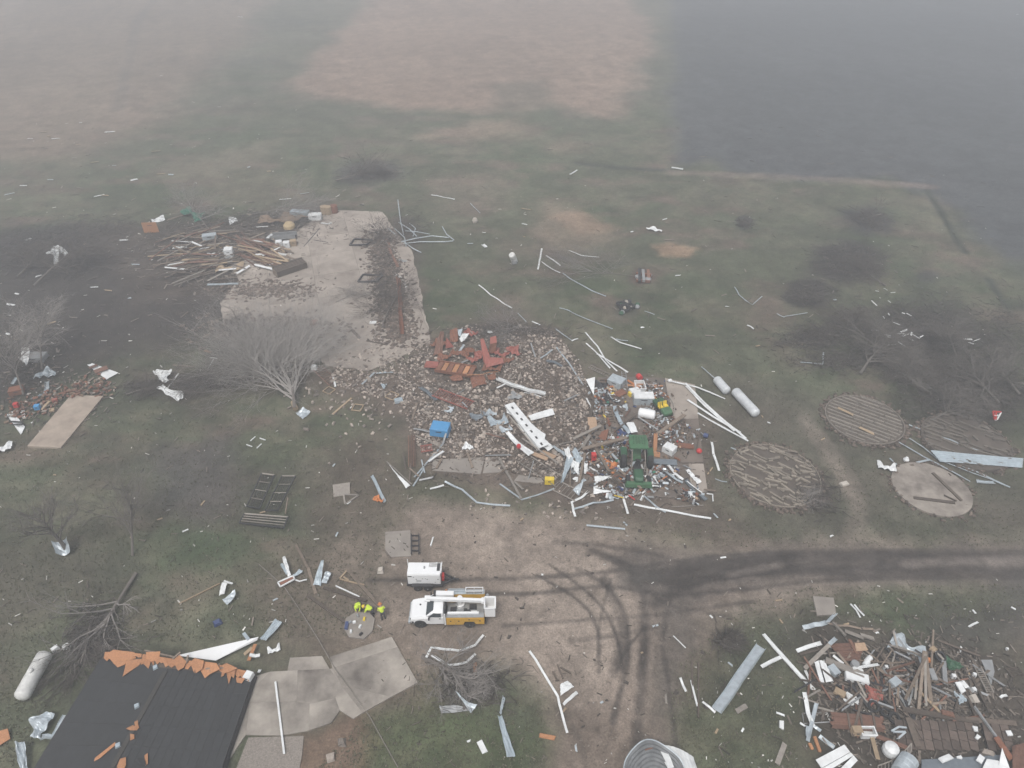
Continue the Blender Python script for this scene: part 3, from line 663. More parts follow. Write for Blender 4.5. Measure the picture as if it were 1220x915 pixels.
# ---------------------------------------------------------------- crushed grain bin at the lower edge
c = P(776, 941); bn = thing('grain_bin', 'crushed corrugated grain bin shell open to the sky at the lower edge', 'grain bin', c)
def shell(a0, a1, n, rad, zt, zb, th, name, mt, cc, rings=14, rfun=None):
    g = []
    for i in range(n + 1):
        a = a0 + (a1 - a0) * i / n; row = []; H = zt(a)
        for j in range(rings * 2 + 1):
            f = j / (rings * 2); rr = (rfun(a, f) if rfun else rad) + (.035 if j % 2 else 0)
            row.append(Vector((cc.x + rr * math.cos(a), cc.y + rr * math.sin(a), zb + (H - zb) * f)))
        g.append(row)
    return MB().sheet(g, th).build(name, mt, bn)
g = []
for i in range(49):
    a_ = 2 * math.pi * i / 48; row = []
    for j in range(37):
        f = j / 36; rr = 1.75 * (1 - f) ** .55 + .2 + (.085 if j % 4 < 2 else 0) + .05 * math.sin(5 * a_) * (1 - f)
        zz = .12 + (1.9 + .7 * math.sin(a_ - .3) + .12 * math.sin(4 * a_)) * (1 - f) ** 1.15
        row.append(Vector((c.x + .45 * f + rr * math.cos(a_), c.y - .1 * f + rr * math.sin(a_), zz)))
    g.append(row)
if (g[1][5] - g[0][5]).cross(g[0][6] - g[0][5]).z < 0: g = g[::-1]
MB().sheet(g, .02).build('bin_wall', M['bin_inside'], bn)
rmb = MB(); rmb.tube([r_[0] for r_ in g], .045, 6); rmb.build('wall_rim', M['galv'], bn)
g = []
for i in range(17):
    s = i / 16; row = []
    for j in range(9):
        f = j / 8
        a = P(782, 887, 1.7).lerp(P(826, 902, .5), s); b = P(800, 925, 1.0).lerp(P(833, 925, .15), s)
        p = a.lerp(b, f) + Vector((0, 0, .45 * math.sin(math.pi * s) * (1 - f * .4) + (.03 if i % 2 else 0) + .04 * math.sin(9 * f + 3 * s)))
        row.append(p)
    g.append(row)
MB().sheet(g, .02).build('peeled_skin', M['white'], bn)
rough_piece([(781, 888), (790, 887), (799, 903), (803, 914), (797, 916), (792, 905), (786, 893)], 1.95, .05, 'torn_flange', M['white'], bn)
rough_piece([(766, 890), (772, 886), (780, 887), (778, 891), (769, 894)], 2.15, .04, 'rust_patch', M['rust'], bn)
# ---------------------------------------------------------------- bare and fallen trees
def grow(tr, br, p, d, L, r, depth, maxd, up, kids, spread, flat):
    pts = [p]; dd = d.copy(); n = 4 if depth < 2 else 3
    for k in range(n):
        dd = (dd + Vector((rng.gauss(0, .13), rng.gauss(0, .13), rng.gauss(0, .13) * flat + up)) * (1 if depth else .5)).normalized()
        q = pts[-1] + dd * (L / n)
        if q.z < .04: q.z = .04 + rng.random() * .05; dd.z = abs(dd.z) * .3; dd.normalize()
        pts.append(q)
    (tr if depth == 0 else br).tube(pts, [r * (1 - .62 * k / n) for k in range(n + 1)], 7 if depth == 0 else (5 if depth == 1 else 3), depth < 1)
    if depth >= maxd: return
    nk = kids[depth]
    for k in range(nk):
        f = rng.uniform(.30 if depth else .35, 1.0); i = min(int(f * n), n - 1); q = pts[i].lerp(pts[i + 1], f * n - i)
        ax = Vector((rng.gauss(0, 1), rng.gauss(0, 1), rng.gauss(0, 1) * flat)).normalized()
        nd = (dd * rng.uniform(.55, 1.0) + ax * spread * rng.uniform(.5, 1.2)).normalized()
        grow(tr, br, q, nd, L * rng.uniform(.42, .75), r * rng.uniform(.34, .5), depth + 1, maxd, up, kids, spread, flat)
def tree(name, label, base, tip, r, kids=(7, 6, 6, 4), maxd=4, up=0.0, spread=.8, flat=.6, m1='bark', m2='twig', Lf=.62, cat='tree'):
    b = Vector(base); t_ = thing(name, label, cat, (b.x, b.y, 0)); tr, br = MB(), MB(); d = Vector(tip) - b
    grow(tr, br, b, d.normalized(), d.length * Lf, r, 0, maxd, up, kids, spread, flat)
    tr.build('trunk', M[m1], t_); br.build('crown', M[m2], t_)
    return t_
big = thing('fallen_tree', 'large bare grey tree toppled below the pale barn floor', 'tree', P(351, 486)); tr_, br_ = MB(), MB(); b0 = P(351, 486, .5); fk = P(348, 462, 1.3)
tr_.tube([b0, P(350, 474, .9), fk], [.22, .18, .12], 8)
for k in range(28):
    f = k / 27; a_ = R(164 - 118 * f) + rng.gauss(0, .1); l_ = rng.uniform(.72, 1.0); tp = P(330 + 78 * math.cos(a_) * l_ * (1.0 if f < .6 else .8), 452 - 72 * abs(math.sin(a_)) * l_, rng.uniform(.1, 1.9)); st = b0.lerp(fk, rng.uniform(.35, 1)); d_ = tp - st
    grow(MB(), br_, st, d_.normalized(), d_.length * .74, rng.uniform(.05, .085), 1, 4, .0, (0, 12, 8, 5), .8, .5)
tr_.build('trunk', M['bark'], big); br_.build('crown', M['twig_pale'], big)
tag(MB().tube([P(352.5, 487, .35), P(349, 479, .45)], [.3, .27], 8).build('broken_stump', M['wood_new']), 'splintered yellow stump end of the toppled grey tree', 'stump')
tree('bare_tree', 'bare standing tree with forked trunk right of the sheet wrapped trunk', P(158, 662), P(150, 560, 6.5), .13, (13, 7, 5, 3), 4, .02, .8, .7, 'twig_mid', 'twig_mid', Lf=.62)
tree('bare_tree', 'thin bare standing tree with bent grey metal wrapped at its foot', P(80, 657), P(35, 588, 7), .2, (12, 6, 5, 3), 4, .03, .8, .7, 'twig_mid', 'twig_mid', Lf=.6)
tree('fallen_tree', 'fallen slender tree lying diagonally above the black roof', P(162, 683, .2), P(80, 790, .8), .17, (13, 6, 5), 3, -.01, .55, .35, 'bark', 'twig')
tree('fallen_tree', 'dark brush heap of branches beside the long white propane tank', P(110, 735, .2), P(85, 830, .7), .15, (12, 7, 5), 3, -.01, .7, .3, 'bark', 'twig_dark')
tree('fallen_tree', 'fallen tree tangled with grey sheets below the bucket truck', P(503, 782, .3), P(580, 830, 1.2), .2, (12, 8, 5, 3), 4, -.005, .85, .4, 'bark', 'twig')
tree('fallen_tree', 'twiggy treetop heap right of the grey sheets below the truck', P(552, 845, .3), P(575, 800, 1.0), .12, (12, 8, 5), 3, 0, 1.0, .4, 'bark', 'twig')
for i, (b, tp, r, lab, dk) in enumerate([
    ((1025, 445, .3), (1090, 372, 2.5), .3, 'uprooted grey tree lying toward the white scraps in the east', 0), ((1110, 470, .3), (1040, 420, 1.5), .28, 'fallen tree heaped along the brush above the neat bin floor', 0),
    ((1190, 480, .3), (1120, 400, 3), .28, 'fallen grey tree above the red basket in the eastern brush', 0), ((1215, 470, .3), (1160, 400, 3), .25, 'broken bare tree at the right edge near the red basket', 0),
    ((1140, 425, .2), (1110, 365, 5), .16, 'upright stripped tree in the eastern brush by the white scraps', 0), ((1030, 400, .2), (980, 350, 1.0), .22, 'dark brush of a flattened tree left of the white scraps', 1),
    ((1000, 400, .2), (950, 395, .8), .2, 'low brush of a fallen tree by the thin white angle strip', 1), ((1055, 340, .2), (985, 300, .8), .2, 'dark flattened treetop in the bare patch of the east meadow', 1),
    ((1110, 500, .3), (1200, 465, 1), .22, 'bushy fallen limbs between the red basket and dark bin floor', 0), ((1070, 440, .2), (1150, 440, 1.4), .24, 'matted fallen branches in the middle of the eastern brush', 1)]):
    tree('fallen_tree', lab, P(*b), P(*tp), r * .6, (18, 9, 7, 3), 4, 0, 1.05, .32, 'twig_mid', 'twig_dark' if dk else 'twig_mid', Lf=.45)
for i, (b, tp, r, lab) in enumerate([
    ((40, 340, .3), (95, 290, 2), .25, 'dark flattened tree behind the bent white sheet in the west'), ((20, 330, .2), (60, 290, 1.5), .22, 'dark brush left of the bent white sheet in the west'),
    ((50, 440, .2), (45, 350, 7), .2, 'slim bare standing tree beside the curled white panel'), ((28, 470, .2), (0, 380, 8), .22, 'leaning bare trunk left of the red brick rubble'),
    ((400, 215, .2), (455, 200, 1.2), .25, 'dark uprooted treetop in the grass north of the barn floor'), ((480, 205, .2), (440, 200, 1), .2, 'brown brush heap right of the dark treetop north of the barn floor'),
    ((300, 255, .2), (390, 240, 2), .2, 'brush and branches behind the northern lumber pile'), ((250, 275, .2), (215, 225, 4), .15, 'thin bare saplings behind the green tarpaulin'),
    ((470, 300, .2), (440, 265, 1.2), .16, 'dark brush strip along the right side of the barn floor'), ((455, 390, .3), (470, 330, 1.2), .16, 'dark brush beside the long orange pipe on the barn floor'),
    ((300, 395, .2), (270, 380, .8), .2, 'dark brush lying at the lower left corner of the barn floor'), ((190, 450, .2), (260, 460, .7), .14, 'brown hedge brush lying right of the striped panel'), ((150, 470, .2), (190, 455, .8), .13, 'low brown hedge brush under the striped panel'),
    ((1050, 255, .2), (1020, 262, 1), .22, 'dark uprooted treetop far out in the east meadow'), ((886, 266, .2), (880, 262, 1.2), .16, 'small dark bush clump alone in the east meadow'), ((640, 390, .2), (560, 392, .8), .14, 'curved brush line behind the red machine wreck'),
    ((868, 765, .1), (880, 758, .6), .12, 'small dark brush clump below the road'), ((770, 330, .2), (640, 318, .4), .1, 'thin limbs lying in grass near the white water heater'),
    ((940, 590, .2), (985, 600, .6), .1, 'sticks heaped on the right rim of the scattered bin floor'), ((400, 360, .2), (440, 340, .6), .1, 'twiggy branch lying on the bare barn floor')]):
    tree('brush_pile' if tp[2] < 3 else 'bare_tree', lab, P(*b), P(*tp), r * .6, (18, 9, 8), 3, .0, 1.0, .34, 'bark', 'twig_dark' if 'dark' in lab or 'brown' in lab else 'twig', cat='brush' if tp[2] < 3 else 'tree')

# dark flattened brush: drifts of broken twigs, one mass nobody could count
mb = MB()
for cx, cy, rx, ry, n in [(1010, 312, 44, 22, 1500), (962, 350, 28, 14, 800), (1000, 430, 60, 14, 900), (1190, 400, 40, 40, 900), (960, 405, 40, 10, 500), (1035, 262, 28, 13, 260), (1085, 400, 80, 40, 4200), (1160, 470, 80, 28, 2800), (980, 400, 50, 16, 700), (60, 300, 70, 30, 2800), (120, 270, 60, 16, 600), (20, 440, 40, 50, 700), (235, 455, 55, 10, 600), (165, 462, 30, 10, 350), (310, 392, 50, 7, 450), (455, 330, 16, 55, 900), (440, 205, 36, 9, 500), (320, 262, 70, 12, 900), (110, 760, 34, 40, 900), (560, 815, 45, 26, 350), (600, 392, 70, 8, 450), (868, 763, 16, 9, 250), (975, 590, 22, 26, 300), (890, 265, 10, 8, 120), (490, 270, 20, 22, 300), (220, 280, 50, 20, 500), (1150, 430, 80, 26, 900)]:
    for k in range(n):
        u, v = cx + rng.gauss(0, rx * .5), cy + rng.gauss(0, ry * .5); p = P(u, v, .05 + abs(rng.gauss(0, .22))); a_ = rng.gauss(.25, .9); s_ = rng.uniform(.3, 1.5); q = Vector((math.cos(a_), math.sin(a_), rng.gauss(0, .22))) * s_
        m_ = p + q * .5 + Vector((rng.gauss(0, .1), rng.gauss(0, .1), rng.gauss(0, .06)))
        mb.tube([p, m_, p + q], [rng.uniform(.015, .06), .025, .008], 3, False)
tag(mb.build('brush_debris', mat('dark_brush', (.075, .066, .059), .95, 0, .4, 2.0, 0, island=.6)), kind='stuff')
# ---------------------------------------------------------------- bucket truck (x forward, y left, z up in its own frame)
def loft(mb, secs):
    """secs: list of (x, [(y, z) ...]) cross-sections with equal counts"""
    n = len(secs[0][1]); vs = [(x, y, z) for x, pr in secs for y, z in pr]
    fs = [(i * n + k, (i + 1) * n + k, (i + 1) * n + (k + 1) % n, i * n + (k + 1) % n) for i in range(len(secs) - 1) for k in range(n)]
    fs += [tuple(range(n)), tuple((len(secs) - 1) * n + k for k in range(n - 1, -1, -1))]
    return mb.add(vs, fs)
def sec(hw, z0, z1, c=.10, tw=None):
    tw = hw if tw is None else tw
    return [(-hw, z0), (hw, z0), (hw, z1 - c * 1.6), (tw - c, z1), (-tw + c, z1), (-hw, z1 - c * 1.6)]
def L_(mb, name, m, parent, smooth=False): return mb.build(name, M[m] if isinstance(m, str) else m, parent, smooth=smooth, world=False)
RX = Matrix.Rotation(R(90), 3, 'X')
def wheel(parent, x, y, r, wd, hub='grey', rim=.56):
    w_ = MB().lathe([(r * rim, -wd / 2), (r * .9, -wd / 2), (r, -wd * .36), (r, wd * .36), (r * .9, wd / 2), (r * rim, wd / 2)], 22, RX, (x, y, r))
    o = L_(w_, 'tyre', 'black', parent)
    s = 1 if y > 0 else -1
    h = MB().lathe([(r * rim, -wd * .42), (r * rim, wd * .42), (r * .36, wd * .40), (r * .14, wd * .5)], 14, RX if s < 0 else Matrix.Rotation(R(-90), 3, 'X'), (x, y, r))
    L_(h, 'rim', hub, o); return o
tb = P(533, 736); tk = thing('bucket_truck', 'white utility bucket truck with yellow side boxes and stowed white boom', 'truck', (-5.30, 32.75, 0), R(180.5))
fr = MB().box((-.2, 0, .62), (5.6, .9, .2)).box((2.75, 0, .62), (.2, 1.9, .25)); L_(fr, 'chassis', 'dark', tk)
hood = MB(); loft(hood, [(3.0, sec(.82, .62, 1.02, .12)), (2.86, sec(.93, .52, 1.18, .12)), (2.4, sec(.98, .52, 1.27, .12)), (1.75, sec(1.0, .50, 1.34, .10)), (1.3, sec(1.0, .46, 1.38, .08)), (.22, sec(1.0, .46, 1.38, .08))])
L_(hood, 'body', 'truckwhite', tk)
cabm = MB(); loft(cabm, [(1.62, sec(.92, 1.36, 1.42, .02, .90)), (1.30, sec(.93, 1.36, 1.72, .05, .84)), (1.02, sec(.94, 1.36, 1.97, .09, .80)), (.5, sec(.94, 1.36, 2.03, .1, .80)), (.26, sec(.94, 1.36, 1.99, .1, .78))])
L_(cabm, 'cab', 'truckwhite', tk)
def quad(parent, name, m, pts, th=.012):
    p = [Vector(q) for q in pts]; n = (p[1] - p[0]).cross(p[2] - p[0]).normalized() * th; k = len(p)
    vs = [q + n for q in p] + [q - n for q in p]
    return L_(MB().add(vs, [tuple(range(k)), tuple(range(2 * k - 1, k - 1, -1))] + [(i, k + i, k + (i + 1) % k, (i + 1) % k) for i in range(k)]), name, m, parent)
ws = quad(tk, 'windshield', 'glass', [(1.64, -.84, 1.43), (1.64, .84, 1.43), (1.03, .72, 1.96), (1.03, -.72, 1.96)], .02)
for s in (-1, 1):
    quad(tk, 'side_window', 'glass', [(1.42, s * .985, 1.40), (.42, s * .985, 1.40), (.42, s * .90, 1.86), (1.0, s * .90, 1.86)], .03)
    d = MB().box((.88, s * 1.005, .93), (1.02, .03, .84)); dr = L_(d, 'door', 'truckwhite', tk)
    L_(MB().box((.52, s * 1.03, 1.22), (.16, .04, .05)), 'handle', 'black', dr)
    mr = MB().box((1.38, s * 1.16, 1.46), (.1, .22, .26)).beam((1.38, s * .98, 1.4), (1.38, s * 1.1, 1.42), .05, .05); L_(mr, 'mirror', 'black', tk)
    L_(MB().lathe([(.50, -.03), (.50, .03), (.40, .035)], 18, RX, (2.15, s * .99, .45)), 'wheel_arch', 'black', tk)
    L_(MB().box((2.93, s * .72, .93), (.10, .3, .2)), 'headlight', 'glass', tk)
    wheel(tk, 2.15, s * .90, .44, .28); wheel(tk, -1.85, s * .92, .44, .40)
    # yellow side boxes with doors
    bx = MB().profile([(0, .55), (0, 1.52 if s > 0 else 1.98), (-3.06, 1.52 if s > 0 else 1.98), (-3.06, .62), (-2.36, .62), (-2.22, .95), (-1.48, .95), (-1.34, .55)], (1, 0, 0), (0, 0, 1), (0, s * .72, 0), (0, s * .42, 0))
    bo = L_(bx, 'side_box', 'truckyellow', tk)
    for x0, x1, z0, z1 in ((-.06, -.64, .62, 1.46), (-.70, -1.30, .62, 1.46), (-1.36, -2.34, 1.0, 1.46), (-2.42, -3.0, .68, 1.46)):
        dd = L_(MB().box(((x0 + x1) / 2, s * 1.15, (z0 + z1) / 2), (x0 - x1, .03, z1 - z0)), 'box_door', 'truckyellow', tk)
        L_(MB().box(((x0 + x1) / 2, s * 1.175, (z0 + z1) / 2 + .05), (.12, .03, .09)), 'handle', 'dark', dd)
    L_(MB().box((-1.53, s * .93, 1.545 if s > 0 else 2.005), (3.04, .42, .04)), 'box_top', 'grey' if s > 0 else 'galv', tk)
L_(MB().box((-1.5, 0, .86), (3.0, 1.42, .08)), 'bed_floor', 'galv_dull', tk)
L_(MB().box((2.99, 0, .82), (.06, 1.2, .34)), 'grille', 'dark', tk); L_(MB().box((3.05, 0, .56), (.14, 1.9, .2)), 'bumper', 'galv', tk)
L_(MB().box((2.2, -.25, 1.315), (.14, .14, .015)), 'hood_mark', 'dark', tk)
cg = MB()
for y in (-1.0, -.5, 0, .5, 1.0): cg.beam((.12, y, .7), (.12, y, 2.0), .08, .08)
cg.beam((.12, -1.04, 2.02), (.12, 1.04, 2.02), .09, .09).beam((.12, -1.04, 1.4), (.12, 1.04, 1.4), .06, .06); L_(cg, 'cab_guard', 'dark', tk)
L_(MB().beam((.10, 1.13, .55), (.10, 1.13, 2.0), .12, .06), 'corner_post', 'truckwhite', tk)
bc = L_(MB().lathe([(.09, 0), (.09, .12), (.05, .17)], 10, None, (.10, -1.04, 2.0)), 'beacon', 'orange', tk)
L_(MB().beam((-.1, .80, 1.66), (-2.62, .80, 1.66), .17, .15), 'pipe_rack', 'truckwhite', tk)
# tools in the bed
for x, y, a, b, h, m in ((-.5, .1, .5, .4, .3, 'dark'), (-1.0, .35, .4, .3, .22, 'grey'), (-1.5, .2, .3, .3, .3, 'black'), (-2.2, .35, .5, .3, .2, 'white'), (-2.1, -.2, .6, .4, .25, 'dark'), (-.9, -.35, .5, .4, .35, 'grey')):
    L_(MB().box((x, y, .9 + h / 2), (a, b, h), None, .9), 'tool_bin', m, tk)
L_(MB().lathe([(.2, -.08), (.2, .08), (.12, .08)], 14, None, (-1.75, .38, 1.15)), 'cable_reel', 'dark', tk)
# boom: turntable, lower boom, upper boom, bucket
L_(MB().lathe([(.36, .9), (.36, 1.2), (.25, 1.25), (.22, 2.0)], 16, None, (-1.05, -.42, 0)), 'turntable', 'truckwhite', tk)
lb = MB().beam((.95, -.62, 2.22), (-.55, -.60, 2.16), .40, .36, 0); L_(lb, 'lower_boom', 'truckwhite', tk)
L_(MB().box((.98, -.61, 2.24), (.18, .44, .40)), 'boom_joint', 'dark', tk)
ub = MB().beam((1.62, -.05, 2.42), (-2.9, .10, 2.30), .24, .28, 0); L_(ub, 'upper_boom', 'truckwhite', tk)
L_(MB().box((1.55, -.12, 2.3), (.45, .5, .16)), 'boom_elbow', 'truckwhite', tk)
L_(MB().lathe([(.16, -.2), (.16, .2)], 12, RX, (-2.95, .1, 2.3)), 'boom_tip', 'truckwhite', tk)
L_(MB().lathe([(.13, 0), (.13, .4), (.07, .45)], 10, None, (-3.3, -.55, 1.75)), 'winch', 'grey', tk)
bk = MB(); o_, i_ = .46, .40
for sx_, sy_, a, b in ((-3.52 + .40, .32, .06, 1.0), (-3.52 - .40, .32, .06, 1.0)): bk.box((sx_, sy_, 1.75), (a, b, 1.15))
for sy_ in (-.18, .82): bk.box((-3.52, sy_, 1.75), (.8, .06, 1.15))
bk.box((-3.52, .32, 1.2), (.78, .98, .05)); bo = L_(bk, 'bucket', 'truckwhite', tk)
rm_ = MB()
for a, b in (((-3.08, -.22, 2.34), (-3.96, -.22, 2.34)), ((-3.96, -.22, 2.34), (-3.96, .86, 2.34)), ((-3.96, .86, 2.34), (-3.08, .86, 2.34)), ((-3.08, .86, 2.34), (-3.08, -.22, 2.34))): rm_.beam(a, b, .09, .07)
L_(rm_, 'lip', 'truckwhite', bo); L_(MB().box((-3.52, .66, 1.6), (.6, .26, .5)), 'tool_apron', 'truckyellow', bo)
# rack on the far side box
rk = MB()
for x in (-1.55, -2.2, -2.9): rk.beam((x, -1.1, 2.0), (x, -1.1, 2.38), .04, .04).beam((x, -.75, 2.0), (x, -.75, 2.38), .04, .04)
for y in (-1.1, -.75): rk.beam((-1.5, y, 2.38), (-2.95, y, 2.38), .05, .05)
rk.beam((-1.52, -1.1, 2.38), (-1.52, -.75, 2.38), .05, .05).beam((-2.93, -1.1, 2.38), (-2.93, -.75, 2.38), .05, .05); L_(rk, 'rack', 'truckwhite', tk)
L_(MB().box((-2.2, -.92, 2.1), (1.3, .3, .2)), 'rack_load', 'grey', tk)
L_(MB().beam((-.1, -1.08, 2.2), (-1.45, -1.08, 2.2), .05, .06).beam((-.1, -.88, 2.2), (-1.45, -.88, 2.2), .05, .06), 'pole_tool', 'galv', tk)
L_(MB().box((-3.12, 0, .62), (.12, 2.1, .22)), 'rear_bumper', 'dark', tk)

# ---------------------------------------------------------------- generator trailer
gt = thing('generator_trailer', 'white boxy generator on a black twin axle trailer behind the truck', 'trailer', (-7.42, 36.05, 0), R(-.5))
L_(MB().box((0, 0, .58), (3.1, 1.5, .16)).beam((1.5, .55, .56), (2.5, 0, .56), .12, .12).beam((1.5, -.55, .56), (2.5, 0, .56), .12, .12).beam((1.4, 0, .5), (2.7, 0, .52), .14, .14), 'trailer_frame', 'dark', gt)
L_(MB().beam((2.2, .0, .1), (2.2, 0, .95), .09, .09).lathe([(.1, .08), (.1, .14)], 10, None, (2.75, 0, .44)), 'tongue_jack', 'black', gt)
bx = MB(); loft(bx, [(-1.42, sec(.62, .68, 2.02, .05)), (1.36, sec(.62, .68, 2.02, .05))]); L_(bx, 'enclosure', 'truckwhite', gt)
for x in (-.98, -.06, .86):
    d = L_(MB().box((x, -.627, 1.32), (.86, .02, 1.06)), 'access_door', 'truckwhite', gt); L_(MB().box((x + .3, -.645, 1.35), (.1, .02, .06)), 'latch', 'dark', d)
L_(MB().box((1.18, .12, 2.03), (.26, .78, .03)), 'vent_grille', 'dark', gt); L_(MB().box((-.02, .05, 2.05), (.13, .22, .08)), 'exhaust_cap', 'grey', gt)
L_(MB().box((.7, .33, 2.026), (.7, .4, .012)), 'soot_stain', mat('soot', (.22, .22, .22), .9, 0, .6, 5, c2=(.62, .62, .62)), gt)
L_(MB().box((-1.22, -.645, 1.72), (.34, .012, .1)), 'maker_mark', 'dark', gt); L_(MB().box((-.48, -.645, 1.12), (.42, .012, .12)), 'side_lettering', 'grey', gt)
for x, z in ((-.15, 1.42), (.1, 1.42), (-.9, 1.62), (.9, .95)): L_(MB().box((x, -.643, z), (.09, .012, .05)), 'label_plate', 'dark', gt)
L_(MB().box((1.52, -.1, 1.0), (.2, .42, .62)), 'red_fuel_can', 'brightred', gt)
L_(MB().beam((-1.5, .6, .6), (-1.5, .6, 2.4), .06, .06).beam((1.42, -.5, 2.04), (1.42, .64, 2.04), .06, .06), 'post', 'truckwhite', gt)
for x in (-.6, .25):
    for y in (-.80, .80): wheel(gt, x, y, .34, .22, 'white', .6)
for s in (-1, 1): L_(MB().box((-.17, s * .80, .76), (1.8, .28, .05)).beam((-1.07, s * .8, .5), (-1.07, s * .8, .76), .26, .04).beam((.73, s * .8, .5), (.73, s * .8, .76), .26, .04), 'fender', 'dark', gt)

# ---------------------------------------------------------------- green tractor in the debris
tr = thing('tractor', 'green tractor with green canopy half buried in workshop debris', 'tractor', tuple(P(757.5, 563)), R(-93)); tr.scale = (1.42, 1.42, 1.3)
for x, y, r, wd in ((-.75, .95, .78, .42), (-.75, -.95, .78, .42), (1.25, .72, .45, .26), (1.25, -.72, .45, .26)): wheel(tr, x, y, r, wd, 'yellow')
L_(MB().box((.1, 0, .62), (2.6, .5, .4)), 'chassis', 'dark', tr)
hd = MB(); loft(hd, [(1.7, sec(.26, .7, 1.0, .05)), (1.5, sec(.32, .7, 1.12, .07)), (.75, sec(.34, .7, 1.2, .07))]); L_(hd, 'hood', 'dkgreen', tr)
L_(MB().box((1.72, 0, .62), (.34, 1.9, .34), None, .9), 'front_deck', 'green', tr)
for s in (-1, 1):
    L_(MB().profile([(-.1, .95), (-.45, 1.55), (-1.1, 1.6), (-1.5, 1.1), (-1.4, 1.05), (-1.08, 1.5), (-.5, 1.47), (-.18, .92)], (1, 0, 0), (0, 0, 1), (0, s * .72, 0), (0, s * .44, 0)), 'fender', 'dkgreen', tr)
    L_(MB().beam((.65, s * .46, .8), (.35, s * .46, 1.75), .07, .07).beam((.35, s * .46, 1.75), (-.9, s * .44, 2.45), .07, .07), 'roll_frame', 'wood_grey', tr)
L_(MB().box((-.45, 0, 1.12), (.5, .56, .14)), 'seat', 'green', tr)
L_(MB().beam((-.62, 0, 1.1), (-.85, 0, 1.75), .56, .1), 'seat_back', 'green', tr)
L_(MB().beam((.3, 0, 1.1), (.12, 0, 1.5), .05, .05).lathe([(.2, 0), (.2, .03)], 12, Matrix.Rotation(R(-25), 3, 'Y'), (.12, 0, 1.5)), 'steering_wheel', 'black', tr)
cn = MB(); loft(cn, [(-1.45, sec(.62, 2.42, 2.54, .03)), (-.9, sec(.68, 2.45, 2.6, .03)), (-.1, sec(.66, 2.40, 2.52, .03))]); cno = L_(cn, 'canopy', 'green', tr)
for y in (-.35, -.15, .05, .25, .42): L_(MB().beam((-1.2, y, 2.60), (-.5, y, 2.585), .05, .03), 'canopy_rib', 'dkgreen', cno)

# ---------------------------------------------------------------- small green utility vehicle with yellow seats
ut = thing('utility_vehicle', 'wrecked small green utility vehicle with two yellow seats', 'utility vehicle', P(789, 491), R(-70))
L_(MB().box((0, 0, .5), (2.2, 1.2, .2)), 'frame', 'dark', ut)
hd = MB(); loft(hd, [(1.25, sec(.5, .5, .78, .05)), (.95, sec(.58, .5, .95, .06)), (.4, sec(.58, .5, 1.02, .06))]); L_(hd, 'hood', 'green', ut)
L_(MB().box((-.8, 0, .78), (1.0, 1.2, .36), None, 1.06), 'cargo_bed', 'dkgreen', ut)
for y in (-.32, .32):
    s = L_(MB().box((-.02, y, .82), (.46, .5, .16)), 'seat', 'yellow', ut); L_(MB().beam((-.24, y, .85), (-.36, y, 1.3), .48, .1), 'seat_back', 'yellow', s)
for x, y in ((.85, .6), (.85, -.6), (-.8, .6), (-.8, -.6)): wheel(ut, x, y, .3, .24, 'yellow')
L_(MB().tube([(.4, -.58, .8), (.1, -.58, 1.7), (-.3, -.58, 1.75), (-.45, -.55, .9)], .03, 6).tube([(.4, .58, .8), (.1, .58, 1.7), (-.3, .58, 1.75), (-.45, .55, .9)], .03, 6), 'roll_bar', 'dark', ut)

# ---------------------------------------------------------------- the three workers
import bmesh
def skel(name, m, parent, chains, sub=1):
    """chains: list of lists of (co, radius); equal coordinates are merged"""
    J = []; E = []; Rr = []; key = {}
    for ch in chains:
        prev = None
        for co, r in ch:
            k = tuple(round(c, 3) for c in co)
            if k not in key: key[k] = len(J); J.append(co); Rr.append(r)
            if prev is not None and prev != key[k]: E.append((prev, key[k]))
            prev = key[k]
    me = bpy.data.meshes.new(name); bm = bmesh.new(); lay = bm.verts.layers.skin.verify(); vs = [bm.verts.new(c) for c in J]
    for a, b in E: bm.edges.new((vs[a], vs[b]))
    for i, v in enumerate(vs): v[lay].radius = (Rr[i], Rr[i] * .85); v[lay].use_root = (i == 0)
    bm.to_mesh(me); bm.free(); me.materials.append(m)
    o = bpy.data.objects.new(name, me); col.objects.link(o); o.parent = parent
    o.modifiers.new('skin', 'SKIN').use_smooth_shade = True
    s = o.modifiers.new('sub', 'SUBSURF'); s.levels = sub; s.render_levels = sub
    return o
